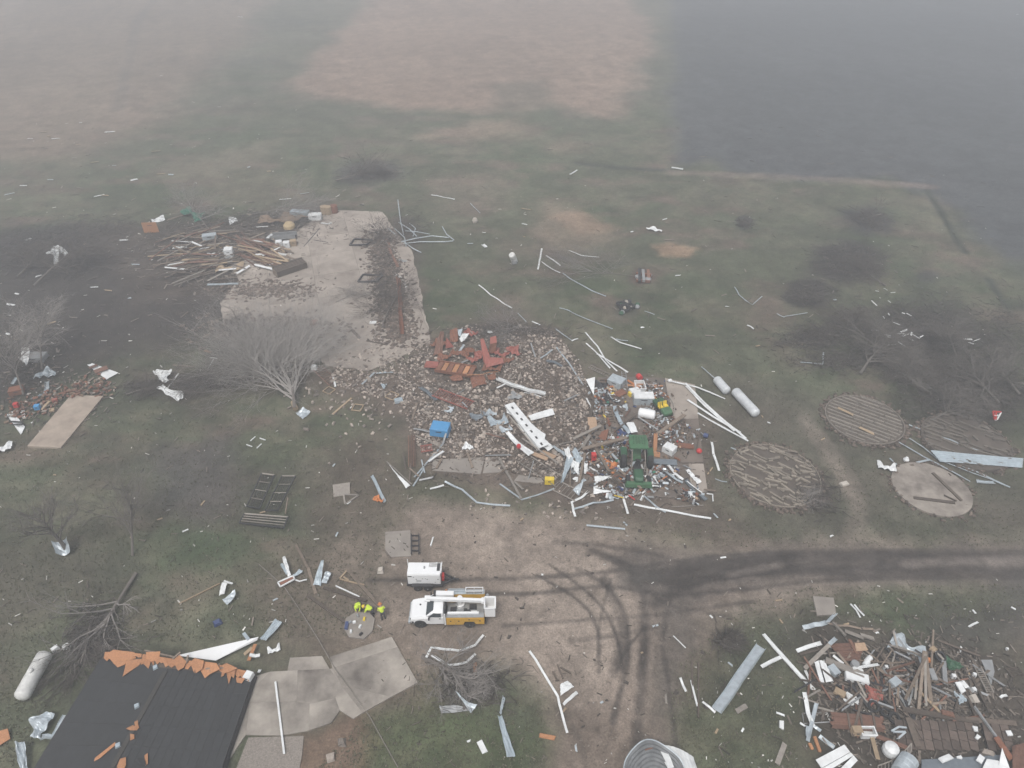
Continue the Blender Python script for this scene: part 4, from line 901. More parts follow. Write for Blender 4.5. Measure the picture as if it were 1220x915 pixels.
def person(label, loc, rz, lean, helmet, arms):
    t = thing('person', label, 'person', loc, rz, None)
    s, c = math.sin(lean), math.cos(lean); pel = Vector((0, 0, .93 - .05 * s))
    def up(d, x=0, y=0): return (pel.x + d * s + x * c, y, pel.z + d * c - x * s)
    ch = up(.42); nk = up(.54); hdc = up(.68, .02); tp = up(.78, .02)
    legs = []
    for sd_ in (-1, 1):
        legs.append([(tuple(pel), .13), ((.0, sd_ * .10, .88), .095), ((.07 + .05 * s, sd_ * .12, .50), .065), ((-.02, sd_ * .13, .10), .045), ((.14, sd_ * .15, .04), .04)])
    def arm(sd_, k=1.0):
        e, h = arms[0 if sd_ < 0 else 1]
        return [(ch, .15 * k), (up(.46, 0, sd_ * .19), .07 * k), (e, .05 * k), (h, .036 * k)]
    body = [[(tuple(pel), .13), (up(.22), .125), (ch, .15), (nk, .06), (hdc, .095), (tp, .07)]] + legs + [arm(-1), arm(1)]
    for i, sd_ in enumerate((-1, 1)):
        h = Vector(arms[i][1]); e = Vector(arms[i][0]); d = (h - e).normalized(); sd2 = d.cross(Vector((0, 0, 1))); sd2 = sd2.normalized() if sd2.length > .1 else Vector((1, 0, 0))
        pm = h + d * .07
        body.append([(tuple(h), .036), (tuple(pm), .03)])
        for k in (-1.5, -.5, .5, 1.5):
            b0 = pm + sd2 * k * .018; l = .075 - abs(k) * .008
            body.append([(tuple(pm), .03), (tuple(b0 + d * .02), .010), (tuple(b0 + d * (.02 + l * .6) + Vector((0, 0, -.012))), .009), (tuple(b0 + d * (.02 + l) + Vector((0, 0, -.03))), .007)])
        body.append([(tuple(h), .036), (tuple(h + d * .03 + sd2 * .045), .011), (tuple(h + d * .07 + sd2 * .06), .009)])
    b = skel('body', M['skin'], t, body)
    skel('jacket', M['hivis'], t, [[(up(-.06), .19), (up(.2), .19), (ch, .21), (up(.50), .12)], [a for a in arm(-1, 1.45)], [a for a in arm(1, 1.45)]])
    skel('trousers', M['trouser'], t, [[(a, r * 1.22) for a, r in legs[0][:4]], [(a, r * 1.22) for a, r in legs[1][:4]]])
    for sd_ in (-1, 1): L_(MB().box((.05, sd_ * .14, .06), (.30, .12, .12), None, .8), 'boot', 'black', t)
    hp = Vector(up(.74, .02)); q = Matrix.Rotation(lean, 3, 'Y')
    L_(MB().lathe([(.185, 0), (.18, .02), (.135, .03), (.13, .09), (.09, .15), (.03, .18)], 14, q, hp), 'helmet', helmet, t)
    fc = Vector(up(.68, .1)); L_(MB().box(fc + q @ Vector((.02, 0, 0)), (.03, .03, .05)), 'nose', 'skin', t)
    return t
person('worker in yellow vest and white helmet stooping, leftmost beside the octagonal pad', P(429.5, 726), R(-95), R(55), 'hivis', [((.52, -.2, .85), (.6, -.12, .6)), ((.52, .2, .85), (.6, .12, .6))])
person('worker in pale yellow jacket bending over, middle one of three', P(445, 733), R(178), R(62), 'yellow', [((.55, -.2, .8), (.66, -.12, .55)), ((.55, .2, .8), (.66, .12, .55))])
person('worker standing upright in bright yellow jacket and orange helmet near the truck', P(457, 737), R(120), R(28), 'orange', [((.12, -.28, 1.12), (.32, -.22, 1.05)), ((.12, .28, 1.12), (.32, .22, 1.05))])

# ---------------------------------------------------------------- tanks
def tank(label, a, b, r, m, name='propane_tank', dome=True, legs=True, squash=.6):
    a, b = Vector(a), Vector(b); d = b - a; L0 = d.length; c = (a + b) / 2; t = thing(name, label, 'tank', (c.x, c.y, 0))
    q = d.to_track_quat('Z', 'Y').to_matrix()
    pr = [(.02, -L0 / 2)] + [(r * math.sin(k * math.pi / 12), -L0 / 2 + r * squash * (1 - math.cos(k * math.pi / 12))) for k in range(1, 7)]
    pr += [(r, -L0 / 6), (r * 1.008, -L0 / 6 + .02), (r, -L0 / 6 + .04), (r, L0 / 6), (r * 1.008, L0 / 6 + .02), (r, L0 / 6 + .04)] + [(x, -z) for x, z in pr[::-1]]
    pr = [(x, z) for x, z in pr]
    off = c - Vector((c.x, c.y, 0))
    L_(MB().lathe(pr, 24, q, off), 'shell', m, t, smooth=True)
    if dome:
        L_(MB().lathe([(.2, r - .04), (.2, r + .1), (.15, r + .16), (.03, r + .18)], 12, None, off), 'valve_dome', m, t)
    if legs:
        for f in (-.3, .3):
            p = d.normalized() * (f * L0) + off; sd_ = Vector((-d.y, d.x, 0)).normalized()
            L_(MB().beam(p - sd_ * r * .7 - Vector((0, 0, r * .75)), p + sd_ * r * .7 - Vector((0, 0, r * .75)), .1, .22), 'foot', 'dark', t)
    return t
tk_m = mat('mottled_white_tank', (.74, .74, .72), .45, 0, .3, 1.6, c2=(.42, .42, .41)); tk_s = mat('silver_white_tank', (.66, .68, .70), .4, .1, .3, 1.3, c2=(.46, .48, .50))
tank('long dirty white propane tank lying by the brush at lower left', P(24, 833, .6), P(55, 777, .6), .56, tk_m)
tank('larger white tank lying in the grass between small tank and bin floor', P(875, 465, .55), P(902, 494, .5), .55, tk_s, dome=False)
tank('smaller white tank with a thin pole at its end, above the larger tank', P(853, 451, .5), P(867, 467, .5), .52, tk_s, dome=False)
tag(MB().tube([P(836, 437, .1), P(852, 451, .6)], .06, 6).build('thin_pole', M['galv']), 'thin grey pole pointing away from the smaller white tank', 'pole')
tank('small white upright water heater standing alone in the meadow', P(613.5, 312, 0), P(609.5, 303, 1.7), .48, tk_m, 'water_heater', False, False, .25)
wh = bpy.data.objects['water_heater']; L_(MB().box((.15, -.25, .35), (.7, .6, .5), Matrix.Rotation(.4, 3, 'Z'), .9), 'burner_box', 'galv_dull', wh)
# ---------------------------------------------------------------- debris: bent trim, boards, sheets, odd things
def z3(p): return P(p[0], p[1], p[2] if len(p) > 2 else .06)
def strip(label, mt, wd, pts, name='metal_trim', cat='metal strip', lift=.12, group=None, flange=.35):
    q = [z3(p) for p in pts]; dense = []
    for i in range(len(q) - 1):
        n = max(2, int((q[i + 1] - q[i]).length / 1.3))
        for k in range(n): dense.append(q[i].lerp(q[i + 1], k / n))
    dense.append(q[-1])
    dense = [p + Vector((rng.gauss(0, .02), rng.gauss(0, .02), abs(rng.gauss(0, lift)) * .6)) for p in dense]
    wd *= .74; h = wd * flange; t = .015
    prof = [(-wd / 2, 0), (wd / 2, 0), (wd / 2, h), (wd / 2 - t, h), (wd / 2 - t, t), (-wd / 2 + t, t), (-wd / 2 + t, h * .8), (-wd / 2, h * .8)]
    r0 = rng.uniform(-.3, .3)
    return tag(MB().sweep(dense, prof, [r0 + rng.gauss(0, .15) for _ in dense]).build(name, M[mt]), label, cat, group)
def board(label, mt, wd, th, a, b, name='board', cat='board', group=None, jag=.06):
    return tag(MB().beam(z3(a), z3(b), wd, th, rng.uniform(-.25, .25), jag).build(name, M[mt]), label, cat, group)
def sheet(label, mt, cs, ribs=0, crump=.08, name='metal_sheet', cat='metal sheet', group=None, curl=0.0, nu=10, slots=None, along=0):
    c = [z3(p) for p in cs]; nv = max(4, ribs * 4 if ribs else 8); nv = min(nv, 40); g = []; ph = rng.uniform(0, 6)
    for i in range(nu + 1):
        s = i / nu; row = []
        for j in range(nv + 1):
            f = j / nv; p = (c[0] * (1 - s) + c[1] * s) * (1 - f) + (c[3] * (1 - s) + c[2] * s) * f
            z = crump * (.6 * math.sin(5 * s + ph) + .5 * math.sin(4 * f + 7 * s + ph) + .35 * math.sin(13 * s - 9 * f + ph)) * .5 + abs(crump) * .5 + curl * (2 * f - 1) ** 2
            if ribs: z += .035 * (1 if (j % 4) in (1, 2) else -.4)
            row.append(p + Vector((crump * .12 * math.sin(17 * f + 5 * s), crump * .12 * math.sin(11 * s + ph), max(z, -p.z + .03))))
        g.append(row)
    n_ = (g[1][0] - g[0][0]).cross(g[0][1] - g[0][0])
    if n_.z < 0: g = g[::-1]
    return tag(MB().sheet(g, .012).build(name, M[mt]), label, cat, group)
def crumple(label, mt, u, v, size, name='crumpled_sheet', cat='scrap metal', asp=1.6, rot=0., folds=3, group=None, h=.5):
    c = P(u, v); nu, nv = 12, 8; g = []; ph = rng.uniform(0, 6); ca, sa = math.cos(rot), math.sin(rot)
    for i in range(nu + 1):
        s = i / nu - .5; row = []
        for j in range(nv + 1):
            f = j / nv - .5
            x = s * size * asp; y = f * size + .25 * size * math.sin(folds * 2.2 * s + ph)
            z = .10 + h * size * (.35 * abs(math.sin(folds * math.pi * s + ph)) + .25 * abs(math.sin(5 * f + 3 * s + ph))) + .04 * size * rng.random()
            y *= .75 + .35 * math.sin(7 * s + ph)
            row.append(Vector((c.x + x * ca - y * sa, c.y + x * sa + y * ca, z)))
        g.append(row)
    n_ = (g[1][0] - g[0][0]).cross(g[0][1] - g[0][0])
    if n_.z < 0: g = g[::-1]
    return tag(MB().sheet(g, .012).build(name, M[mt]), label, cat, group)
def crate(label, name, mt, u, v, size, rz=0., z=.1, cat='box', open_=False, tilt=0., lid=None, group=None):
    """box with wall thickness and rim (open) or a lid with a lip (closed)"""
    c = P(u, v, z); t = thing(name, label, cat, (c.x, c.y, z), rz, group); a, b, h = size; w_ = .04; mb = MB(); q = Matrix.Rotation(tilt, 3, 'X')
    if open_:
        mb.box(q @ Vector((0, 0, .03)), (a, b, .06), q)
        for x in (-a / 2, a / 2): mb.box(q @ Vector((x, 0, h / 2)), (w_, b, h), q)
        for y in (-b / 2, b / 2): mb.box(q @ Vector((0, y, h / 2)), (a - w_, w_, h), q)
        L_(mb, 'walls', mt, t); rm = MB()
        for x in (-a / 2, a / 2): rm.box(q @ Vector((x, 0, h + .02)), (.09, b + .1, .05), q)
        for y in (-b / 2, b / 2): rm.box(q @ Vector((0, y, h + .02)), (a - .1, .09, .05), q)
        L_(rm, 'rim', lid or mt, t)
    else:
        L_(mb.box(q @ Vector((0, 0, h / 2)), (a, b, h), q, .96), 'body', mt, t); L_(MB().box(q @ Vector((0, 0, h + .04)), (a * 1.0, b * 1.02, .09), q, .93), 'lid', lid or mt, t)
        L_(MB().box(q @ Vector((0, -b / 2 - .02, h * .75)), (a * .3, .05, .06), q), 'handle', 'dark', t)
    return t
def ladder(label, a, b, wd, rungs, mt='wood', name='ladder', cat='ladder', group=None, th=.07):
    a, b = z3(a), z3(b); d = (b - a).normalized(); s = d.cross(Vector((0, 0, 1))).normalized() * wd / 2; t = thing(name, label, cat, (a.x, a.y, 0), 0, group)
    for k in (-1, 1): MB().beam(a + s * k, b + s * k, th, th * 1.3).build('rail', M[mt], t)
    for i in range(rungs):
        p = a.lerp(b, (i + .5) / rungs); MB().beam(p - s, p + s, th * .6, th * .6).build('rung', M[mt], t)
    return t
def barrel(label, mt, u, v, r, h, lie=None, name='barrel', cat='barrel', z=.1, group=None):
    c = P(u, v, z); t = thing(name, label, cat, c, 0, group)
    q = Matrix.Rotation(R(90), 3, 'X') if lie is not None else None
    if lie is not None: q = Matrix.Rotation(lie, 3, 'Z') @ q
    pr = [(r * .94, 0), (r, .02 * h), (r, .33 * h), (r * 1.04, .35 * h), (r, .37 * h), (r, .64 * h), (r * 1.04, .66 * h), (r, .68 * h), (r, .98 * h), (r * .94, h)]
    L_(MB().lathe(pr, 16, q, (0, 0, r if lie is not None else 0)), 'drum', mt, t, smooth=False)
    e = MB().lathe([(r * .8, h), (r * .8, h + .025), (r * .3, h + .03)], 14, q, (0, 0, r if lie is not None else 0)); L_(e, 'cap', mt, t)
    return t
def tyre_(label, u, v, r, wd, tilt=0., z=.12, group=None):
    c = P(u, v, z); q = Matrix.Rotation(tilt, 3, 'X')
    mb = MB(); n = 24; pr = [(r * .6, -wd * .35), (r * .85, -wd / 2), (r, -wd * .35), (r, wd * .35), (r * .85, wd / 2), (r * .6, wd * .35)]; vs = []
    for a_, z_ in pr:
        for k in range(n): a = 2 * math.pi * k / n; vs.append(c + q @ Vector((a_ * math.cos(a), a_ * math.sin(a), z_)) + Vector((0, 0, wd / 2 + abs(math.sin(tilt)) * r)))
    m = len(pr); fs = [(i * n + k, i * n + (k + 1) % n, ((i + 1) % m) * n + (k + 1) % n, ((i + 1) % m) * n + k) for i in range(m) for k in range(n)]
    return tag(mb.add(vs, fs).build('tyre', M['black']), label, 'tyre', group)

# ---- thin white and grey trim in the meadow above the wreck
for lab, wd, pts, mt in [
    ('long thin pale trim bent in grass directly above the red wreck', .22, [(570.6, 340), (584.5, 351.5), (610, 368.6)], 'white'), ('short thin strip trailing off the long trim above the red wreck', .14, [(616.5, 373), (627, 384)], 'galv'),
    ('short pale strip at the top edge of the rubble field', .22, [(634, 383.5), (644, 388)], 'white'), ('upright white strip right of the white water heater', .34, [(645.5, 297), (641, 321.7)], 'white'),
    ('short straight strip just right of the upright white strip', .26, [(650.5, 304.6), (667.6, 317)], 'white'), ('slightly bent white strip below the upright white strip', .26, [(645, 312.7), (657, 320.6), (667.6, 325.5)], 'white'),
    ('long sagging thin strip running down right from the white strips', .20, [(670.4, 325.5), (678, 332), (706, 347), (721.4, 353.7)], 'galv'), ('shallow bent white strip farther up in the brown meadow patch', .26, [(678, 299), (693, 305), (714, 306.8)], 'white'),
    ('long wavy thin strip in grass above the crossed strips', .18, [(666.6, 367.5), (677, 370), (687, 376), (706, 383.5), (729.5, 392.5)], 'galv'), ('white V shaped trim in the grass right of the crossed strips', .26, [(728, 401.5), (739, 409), (764, 416)], 'white'),
    ('short strip inside the white V shaped trim', .18, [(734, 404.5), (748, 407)], 'galv'), ('first long crossed strip pointing at the workshop pile', .24, [(697, 396), (712, 414), (722, 430), (735, 443)], 'white'),
    ('second crossed strip lying left of the first', .22, [(698, 409), (712, 422), (727, 439)], 'white'), ('third crossed strip ending at the orange boards', .26, [(711, 422), (730, 433), (748, 444)], 'white'),
    ('long thin bent strip along the right edge of the rubble', .18, [(662, 392), (681, 406)], 'galv'), ('short white strip at the right edge of the rubble top', .26, [(681, 406.5), (689, 404)], 'white'),
    ('grey angle strip leaning on the rubble right side', .24, [(663, 414), (678, 434), (695, 459)], 'galv'), ('short grey pipe on the rubble by the blue grey shard', .26, [(643.5, 427.5), (658, 418)], 'galv'),
    ('V shaped thin trim alone in the right meadow', .17, [(875, 342), (880.5, 352), (896, 364.5), (908, 353)], 'galv'), ('thin L shaped angle strip left of the eastern brush', .14, [(925, 374.5), (934, 378), (936, 377.5), (962, 373)], 'galv'),
    ('short white strip at the start of the dark furrow in the meadow', .24, [(890, 388), (898, 392)], 'white'), ('white strip lying in the meadow north of the bent pipe frames', .26, [(514, 232.8), (529, 235.5), (542, 238)], 'white'),
    ('thin stick strip southeast of the northern white strip', .14, [(560, 242), (572, 254)], 'galv'), ('bright pointed strip on the far fence line', .5, [(800, 200.5), (814, 202)], 'white'),
    ('small white strip at the corner of the far fence line', .4, [(679, 208), (688, 203)], 'white'), ('thin pale strip crossing the grass below the two tyres heap', .1, [(768, 371), (780, 375.5)], 'galv'),
    ('white channel at the left lower grass with its end on the dirt', .26, [(512.5, 582.5), (529, 578.5)], 'white'), ('long wavy white trim on grass strip below the rubble', .26, [(530, 575), (550, 584), (568, 599), (608, 603)], 'galv'),
    ('V shaped grey trim below the yellow crate, left arm', .26, [(595.5, 577), (622, 596), (660, 583)], 'galv'), ('straight pale strip alone on the dirt below the workshop', .24, [(698.5, 628), (744.5, 630)], 'galv'),
    ('bent white gutter hooking down at the left of the workshop apron', .3, [(701, 585), (694, 593), (681, 599), (683, 610), (685, 616)], 'white'), ('long pale strip from the hooked gutter toward the tractor', .26, [(682, 607.5), (706, 601), (731, 596.5)], 'galv'),
    ('upright white strip ending in a point on the apron', .3, [(738, 579), (743, 597), (748, 612.5)], 'white'), ('white strip lying across the apron below the tractor', .26, [(745, 593), (764, 587.5)], 'white'),
    ('slanted thick white strip right of the tractor front', .3, [(763.5, 596.5), (773, 576)], 'white'), ('long grey strip running down right over the apron', .26, [(767, 591.5), (780, 603), (793, 611)], 'galv'),
    ('longest pale strip reaching out over the dirt right of the apron', .28, [(755, 601.5), (790, 608), (847, 618.5)], 'white'), ('thin brown grey strip along the lower apron edge', .14, [(800, 604.5), (838, 602)], 'wood_grey')]:
    strip(lab, mt, wd, pts)
# ---- long white rails at the right side of the workshop
for lab, wd, pts in [
    ('uppermost long white rail leaving the workshop floor at right', .34, [(795, 453.6, .3), (830, 461.5, .2), (864, 475.5)]), ('steep white rail, upper of the crossing pair by the tanks', .3, [(816.5, 457, .4), (845, 486, .3), (889, 523)]),
    ('steep white rail running beside the crossing pair, lower one', .26, [(817, 460, .3), (842, 486, .2), (875, 514)]), ('white rail starting on the workshop concrete and ending near the bin floor', .3, [(819, 476.5, .3), (850, 497, .2), (882, 516)]),
    ('lowest long white rail beside the workshop concrete', .26, [(831, 492, .1), (860, 509, .1), (891.5, 525.6)]), ('short upright white rail standing apart right of the red ball', .34, [(847.5, 527), (850, 541), (856, 561)])]:
    strip(lab, 'white', wd, pts, 'white_rail', 'rail', .05)
tag(MB().lathe([(.12, 0), (.2, .1), (.2, .35), (.12, .45)], 10, Matrix.Rotation(R(70), 3, 'Y'), P(796, 454, .35)).build('pipe_fitting', M['white']), 'knobbed white cap at the upper end of the uppermost rail', 'cap')
board('thin pale stick lying in the dirt right of the short upright rail', 'wood_new', .12, .05, (843, 565), (849, 557))
strip('thin pale rod on the grass left of the scattered bin floor', 'galv', .14, [(852, 571), (866, 575)])
# ---- bent pipe frames right of the barn floor
fp = thing('pipe_tangle', 'tangle of bent pale pipe frames lying right of the barn floor', 'pipe frame', P(505, 283))
for pts in [[(474, 238, 1.5), (477, 262, .8), (481, 280, .3)], [(475, 265, .2), (488, 273, 1.0), (497, 282, .3)], [(478, 288, .2), (495, 284, .8), (515, 281, .6), (535, 283, .2)], [(481, 290, .1), (500, 288, .3), (530, 288, .2), (540, 287, .1)],
            [(480, 287, .1), (492, 296, .4), (502, 301, .1)], [(527, 270, .3), (532, 279, .9), (541, 286, .1)], [(470, 272, .1), (482, 283, .8), (484, 294, .1)], [(483, 275, .1), (496, 276, 1.1), (512, 279, .1)], [(492, 282, .1), (495, 272, .8), (488, 266, .1)], [(462, 272, .1), (472, 280, .3)]]:
    MB().tube([P(*p) for p in pts], .085, 6).build('pipe', M['galv'], fp)
# ---- pieces round the barn floor
strip('long straight orange rusted pipe lying on the right of the barn floor', 'rust', .7, [(474, 331, .3), (476, 350, .3), (477, 372, .3), (479, 398, .3)], 'rusted_pipe', 'pipe', .02, flange=.7)
strip('upper rusted pipe section bending toward the pipe frames', 'redwood', .55, [(461, 284, .2), (465, 300, .2), (474, 318, .3)], 'rusted_pipe', 'pipe', .02)
strip('crumpled white flashing above the orange pipe', 'white', .5, [(468, 326), (476, 331), (482, 334)], 'metal_trim')
strip('small white flashing scrap beside the orange pipe', 'white', .4, [(481, 337), (484, 343)])
strip('pale oval scrap on the concrete strip by the pipe frames', 'galv', .7, [(476, 310), (484, 312)])
hb = thing('feed_bunk', 'dark brown wooden feed bunk tipped on the barn floor', 'feed bunk', P(345, 322))
a, b = P(328, 329), P(363, 317); d = (b - a).normalized(); nrm = Vector((-d.y, d.x, 0))
for k, (o, z0, z1) in enumerate(((-.9, .1, 1.0), (.5, .1, 1.3))): MB().beam(a + nrm * o + Vector((0, 0, (z0 + z1) / 2)), b + nrm * o + Vector((0, 0, (z0 + z1) / 2)), .1, z1 - z0).build('side', M['wood_dark'], hb)
for k in range(5): MB().beam(a + nrm * (-.75 + k * .28) + Vector((0, 0, 1.0 + .06 * k)), b + nrm * (-.75 + k * .28) + Vector((0, 0, 1.0 + .06 * k)), .26, .06).build('plank', M['wood_dark'], hb)
for p in (a, b): MB().beam(p + nrm * -.9 + Vector((0, 0, .55)), p + nrm * .5 + Vector((0, 0, .6)), .1, .9).build('end_board', M['wood'], hb)
for lab, mt, wd, th, a, b in [('short dark timber lying on the lower barn floor', 'wood_dark', .4, .2, (415.5, 389), (428.5, 403)), ('dark plank along the bottom of the barn floor', 'wood_dark', .35, .15, (437, 406), (462, 411)),
        ('thin dark rod on the upper barn floor', 'dark', .15, .1, (374, 286), (391, 289)), ('bent dark rod crossing the upper barn floor', 'dark', .15, .1, (362, 294), (381, 272))]: board(lab, mt, wd, th, a, b, 'timber', 'timber')
for lab, u, v in [('dark steel frame lying on the barn floor near the brush', 441, 333), ('dark bent bracket on the upper right barn floor', 430, 290)]:
    t = thing('steel_rack', lab, 'frame', P(u, v)); c = P(u, v)
    for q in [((-1.6, -1, .2), (1.2, -1.4, .5)), ((1.2, -1.4, .5), (1.8, .8, .2)), ((1.8, .8, .2), (-1.2, 1, .3)), ((-1.2, 1, .3), (-1.6, -1, .2))]: MB().beam(c + Vector(q[0]), c + Vector(q[1]), .22, .18).build('bar', M['dark'], t)
tag(MB().box(P(444.5, 384, .2), (.9, .6, .2), None, .8, .2).build('white_scrap', M['white']), 'small bright white scrap lying on the lower right barn floor', 'scrap')
strip('pale flat strip at the lower left barn floor beside the red tub', 'galv', .5, [(353, 387), (370, 388)])
barrel('rusty red tub at the bottom edge of the barn floor', 'rust', 375, 388, .55, .7, name='tub', cat='tub')

# ---- northern lumber pile
sheet('bright white square panel on top of the northern lumber pile', 'white', [(272, 259.5), (280.5, 259), (284, 264), (274, 268)], 0, .15)
sheet('white two part panel lying west of the green tarpaulin', 'white', [(180, 262), (195, 257), (197, 263), (182, 266)], 0, .2)
crate('square orange board leaning west of the lumber pile', 'orange_board', 'osb', 181, 277, (2.4, .12, 1.7), .1, 0, 'board')
g_ = crumple('crumpled green tarpaulin at the top of the lumber pile', 'teal', 229, 257, 2.2, 'tarpaulin', 'tarpaulin', 2.0, -.4, 2)
crumple('small green tarpaulin scrap left of the larger one', 'teal', 236, 262, 1.6, 'tarpaulin', 'tarpaulin', 1.3, -.9, 2)
strip('white two piece pipe at the western end of the lumber pile', 'white', .6, [(206, 296, .3), (214, 295.5, .3)], 'white_pipe', 'pipe'); strip('white pipe piece beside the two piece pipe, right one', 'white', .6, [(215, 295.5, .3), (223, 294.5, .3)], 'white_pipe', 'pipe')
crate('pale grey cabinet in the lumber pile', 'cabinet', 'galv', 250.5, 285, (2.2, 1.1, .8), .3, .2, 'cabinet'); crate('white appliance with round door at the edge of the barn floor', 'washing_machine', 'white', 274, 305.5, (1.3, 1.2, 1.3), .2, .1, 'appliance')
crumple('ochre insulation heap at the lower right of the lumber pile', 'wood_new', 274, 322, 2.2, 'insulation', 'insulation', 1.8, .2, 3, h=.3)
crumple('tan canvas heap behind the dark trough', 'fabric', 330, 265, 3.0, 'canvas', 'canvas', 2.0, .1, 3, h=.3); crumple('second tan canvas fold right of the first heap', 'fabric', 352, 262, 3.2, 'canvas', 'canvas', 1.4, .5, 2, h=.3)
tag(MB().lathe([(1.0, 0), (.95, .5), (.6, .9), (.1, 1.05)], 14, None, P(345, 271, 0)).build('straw_heap', M['straw']), 'small tan heap at the end of the dark trough', 'heap')
tg = thing('trough', 'long dark grey trough behind the white scraps north of the barn floor', 'trough', P(340, 283)); a, b = P(324, 283, .5), P(353, 281, .5)
for o in (-.6, .6): MB().beam(a + Vector((0, o, .2)), b + Vector((0, o, .2)), .1, .7).build('side', M['galv_dull'], tg)
MB().beam(a - Vector((0, 0, .1)), b - Vector((0, 0, .1)), 1.2, .08).build('bottom', M['dark'], tg)
strip('short white scrap standing left of the dark trough', 'white', .7, [(319, 284, .8), (325, 279, .6)]); strip('bright white rail in front of the brown boards', 'white', .7, [(328.5, 302, .2), (341, 304.5, .2)])
strip('bright white zigzag scrap at the top corner of the barn floor', 'white', .6, [(383, 266.5), (389, 267.5), (395, 266)]); crate('pale blue box by the top corner of the barn floor', 'storage_box', 'blue_sheet', 358, 258, (3.2, 1.2, 1.0), -.15, .1)
crate('white box between pale blue box and twin drums', 'storage_box', 'white', 376, 261, (2.2, 1.2, .9), .1, .1)
for k, (u, v, l) in enumerate([(387, 254, 'cream drum, left of twin drums at the barn floor corner'), (391.5, 254.5, 'cream drum, right of twin drums at the barn floor corner'), (398.5, 253, 'dark red drum beside the cream twin drums')]): barrel(l, 'wood_new' if k < 2 else 'rust', u, v, .65, 1.3, name='drum')
for lab, u, v, m in [('small white bucket by the dark edge of the barn floor', 333, 293, 'white'), ('second small white bucket farther right on the dark edge', 342, 294, 'white'), ('orange tan carton on the dark edge of the barn floor', 350, 292, 'wood_new')]: crate(lab, 'bucket' if m == 'white' else 'carton', m, u, v, (1.0, .9, .8), .2, .1)
strip('long galvanised gutter below the lumber pile', 'galv', .5, [(247, 340), (262, 339.5), (287, 338.5)], 'gutter', 'gutter')
for k in range(190):
    if k < 120: u, v = rng.gauss(240, 26), rng.gauss(300, 18); a0 = rng.gauss(.45, .5)
    else: u, v = rng.uniform(286, 335), 0; v = 288 + (u - 286) * .18 + rng.uniform(-6, 20); a0 = rng.gauss(-.62, .22)
    if v > 335 or u < 196: continue
    l = rng.uniform(2, 6.5) if k < 120 else rng.uniform(3, 7); c = P(u, v, rng.uniform(.1, .9)); d = Vector((math.cos(a0), math.sin(a0), rng.gauss(0, .04))) * l / 2
    o = MB().beam(c - d, c + d, rng.uniform(.1, .3), rng.uniform(.06, .12), rng.uniform(-.4, .4), .15).build('board', M[(mm := rng.choice(['wood', 'wood', 'wood_new', 'wood_grey', 'redwood', 'wood_dark', 'wood_dark'] if k < 120 else ['wood', 'redwood', 'redwood', 'wood_new']))])
    tag(o, f'{TONE[mm]} board in the northern lumber pile near {near(u, v)}' if k < 120 else f'{TONE[mm]} board in the barn floor plank fan near {near(u, v)}', 'board', 'boards of the northern lumber pile' if k < 120 else 'fan of planks on the barn floor corner')
for k in range(16):
    u, v = rng.uniform(208, 330), rng.uniform(268, 325); c = P(u, v, .5); a0 = rng.gauss(.3, .6); d = Vector((math.cos(a0), math.sin(a0), 0)) * rng.uniform(.8, 2)
    tag(MB().beam(c - d, c + d, rng.uniform(.2, .4), .08, rng.uniform(-.5, .5), .1).build('white_lath', M['white']), f'short white painted lath in the northern lumber near {near(u, v)}', 'lath', 'white laths in the lumber pile')

# ---- west: red brick rubble and its scraps
sheet('white panel with dark red stripes at the hedge', 'white', [(104, 435), (110, 433), (141, 444), (127, 452.5)], 0, .05, 'striped_board', 'panel')
for k, (a, b) in enumerate([((106, 438.5, .3), (116, 434.6, .3)), ((112.5, 443, .3), (128, 437.5, .3))]):
    o = MB().beam(P(*a) , P(*b), .9 if k else .5, .04).build('stripe', M['redwood'], bpy.data.objects['striped_board'])
sheet('curled white panel standing in the western brush', 'white', [(27, 419, 1.2), (37, 418, 1.0), (33, 438, .4), (25, 431, .3)], 0, .25, curl=.4)
crumple('crushed pale blue sheet above the red brick rubble', 'galv', 55, 449, 1.8, asp=1.3, rot=.3); strip('pale ribbon hanging below the crushed blue sheet', 'galv', .6, [(57, 455), (57, 464), (53, 472)])
strip('pale sheet strip in the middle of the red brick rubble', 'blue_sheet', .5, [(38, 476), (45, 474), (50, 470)])
sheet('dull white panel with black straps left of the concrete pad', 'white', [(8, 494), (15, 490), (30, 509), (25, 518)], 0, .08)
for k, (a, b) in enumerate([((13, 502, .35), (27, 503, .35)), ((16, 506, .35), (28, 505, .35))]): MB().beam(P(*a), P(*b), .2, .05).build('strap', M['black'], bpy.data.objects['metal_sheet.%03d' % (sum(1 for o in bpy.data.objects if o.name.startswith('metal_sheet')) - 1)])
crumple('white looped scrap at the far left edge below the strapped panel', 'white', 3, 537, 1.2, asp=1.6, rot=.4)
strip('short white plank upright in the red rubble', 'white', .35, [(28, 490), (28.5, 499)]); strip('pale tube lying above the rust coloured panel', 'galv', .5, [(15, 458, .4), (21, 450, .5)])
crate('rust coloured cabinet in the red brick rubble', 'cabinet', 'rust', 21, 468, (1.5, 1.0, .6), .4, .2, 'cabinet'); crate('bright red box in the red brick rubble', 'red_box', 'brightred', 20.5, 485, (.5, .4, .5), .1, .2); crate('blue box in the red brick rubble', 'blue_box', 'blue', 45.5, 487, (.6, .5, .45), .2, .2)
crate('small red crate near the concrete pad', 'red_box', 'red', 66, 478, (.6, .4, .25), .4, .2); board('yellow splintered board near the blue box', 'wood_new', .3, .12, (50, 488, .3), (59, 478, .4)); board('short yellow block near the concrete pad corner', 'wood_new', .5, .2, (59, 489, .2), (65, 488, .2))
crate('grey flat topped cabinet behind the curled white panel', 'cabinet', 'galv_dull', 43, 428, (2.6, 1.4, .6), .02, .1, 'cabinet')
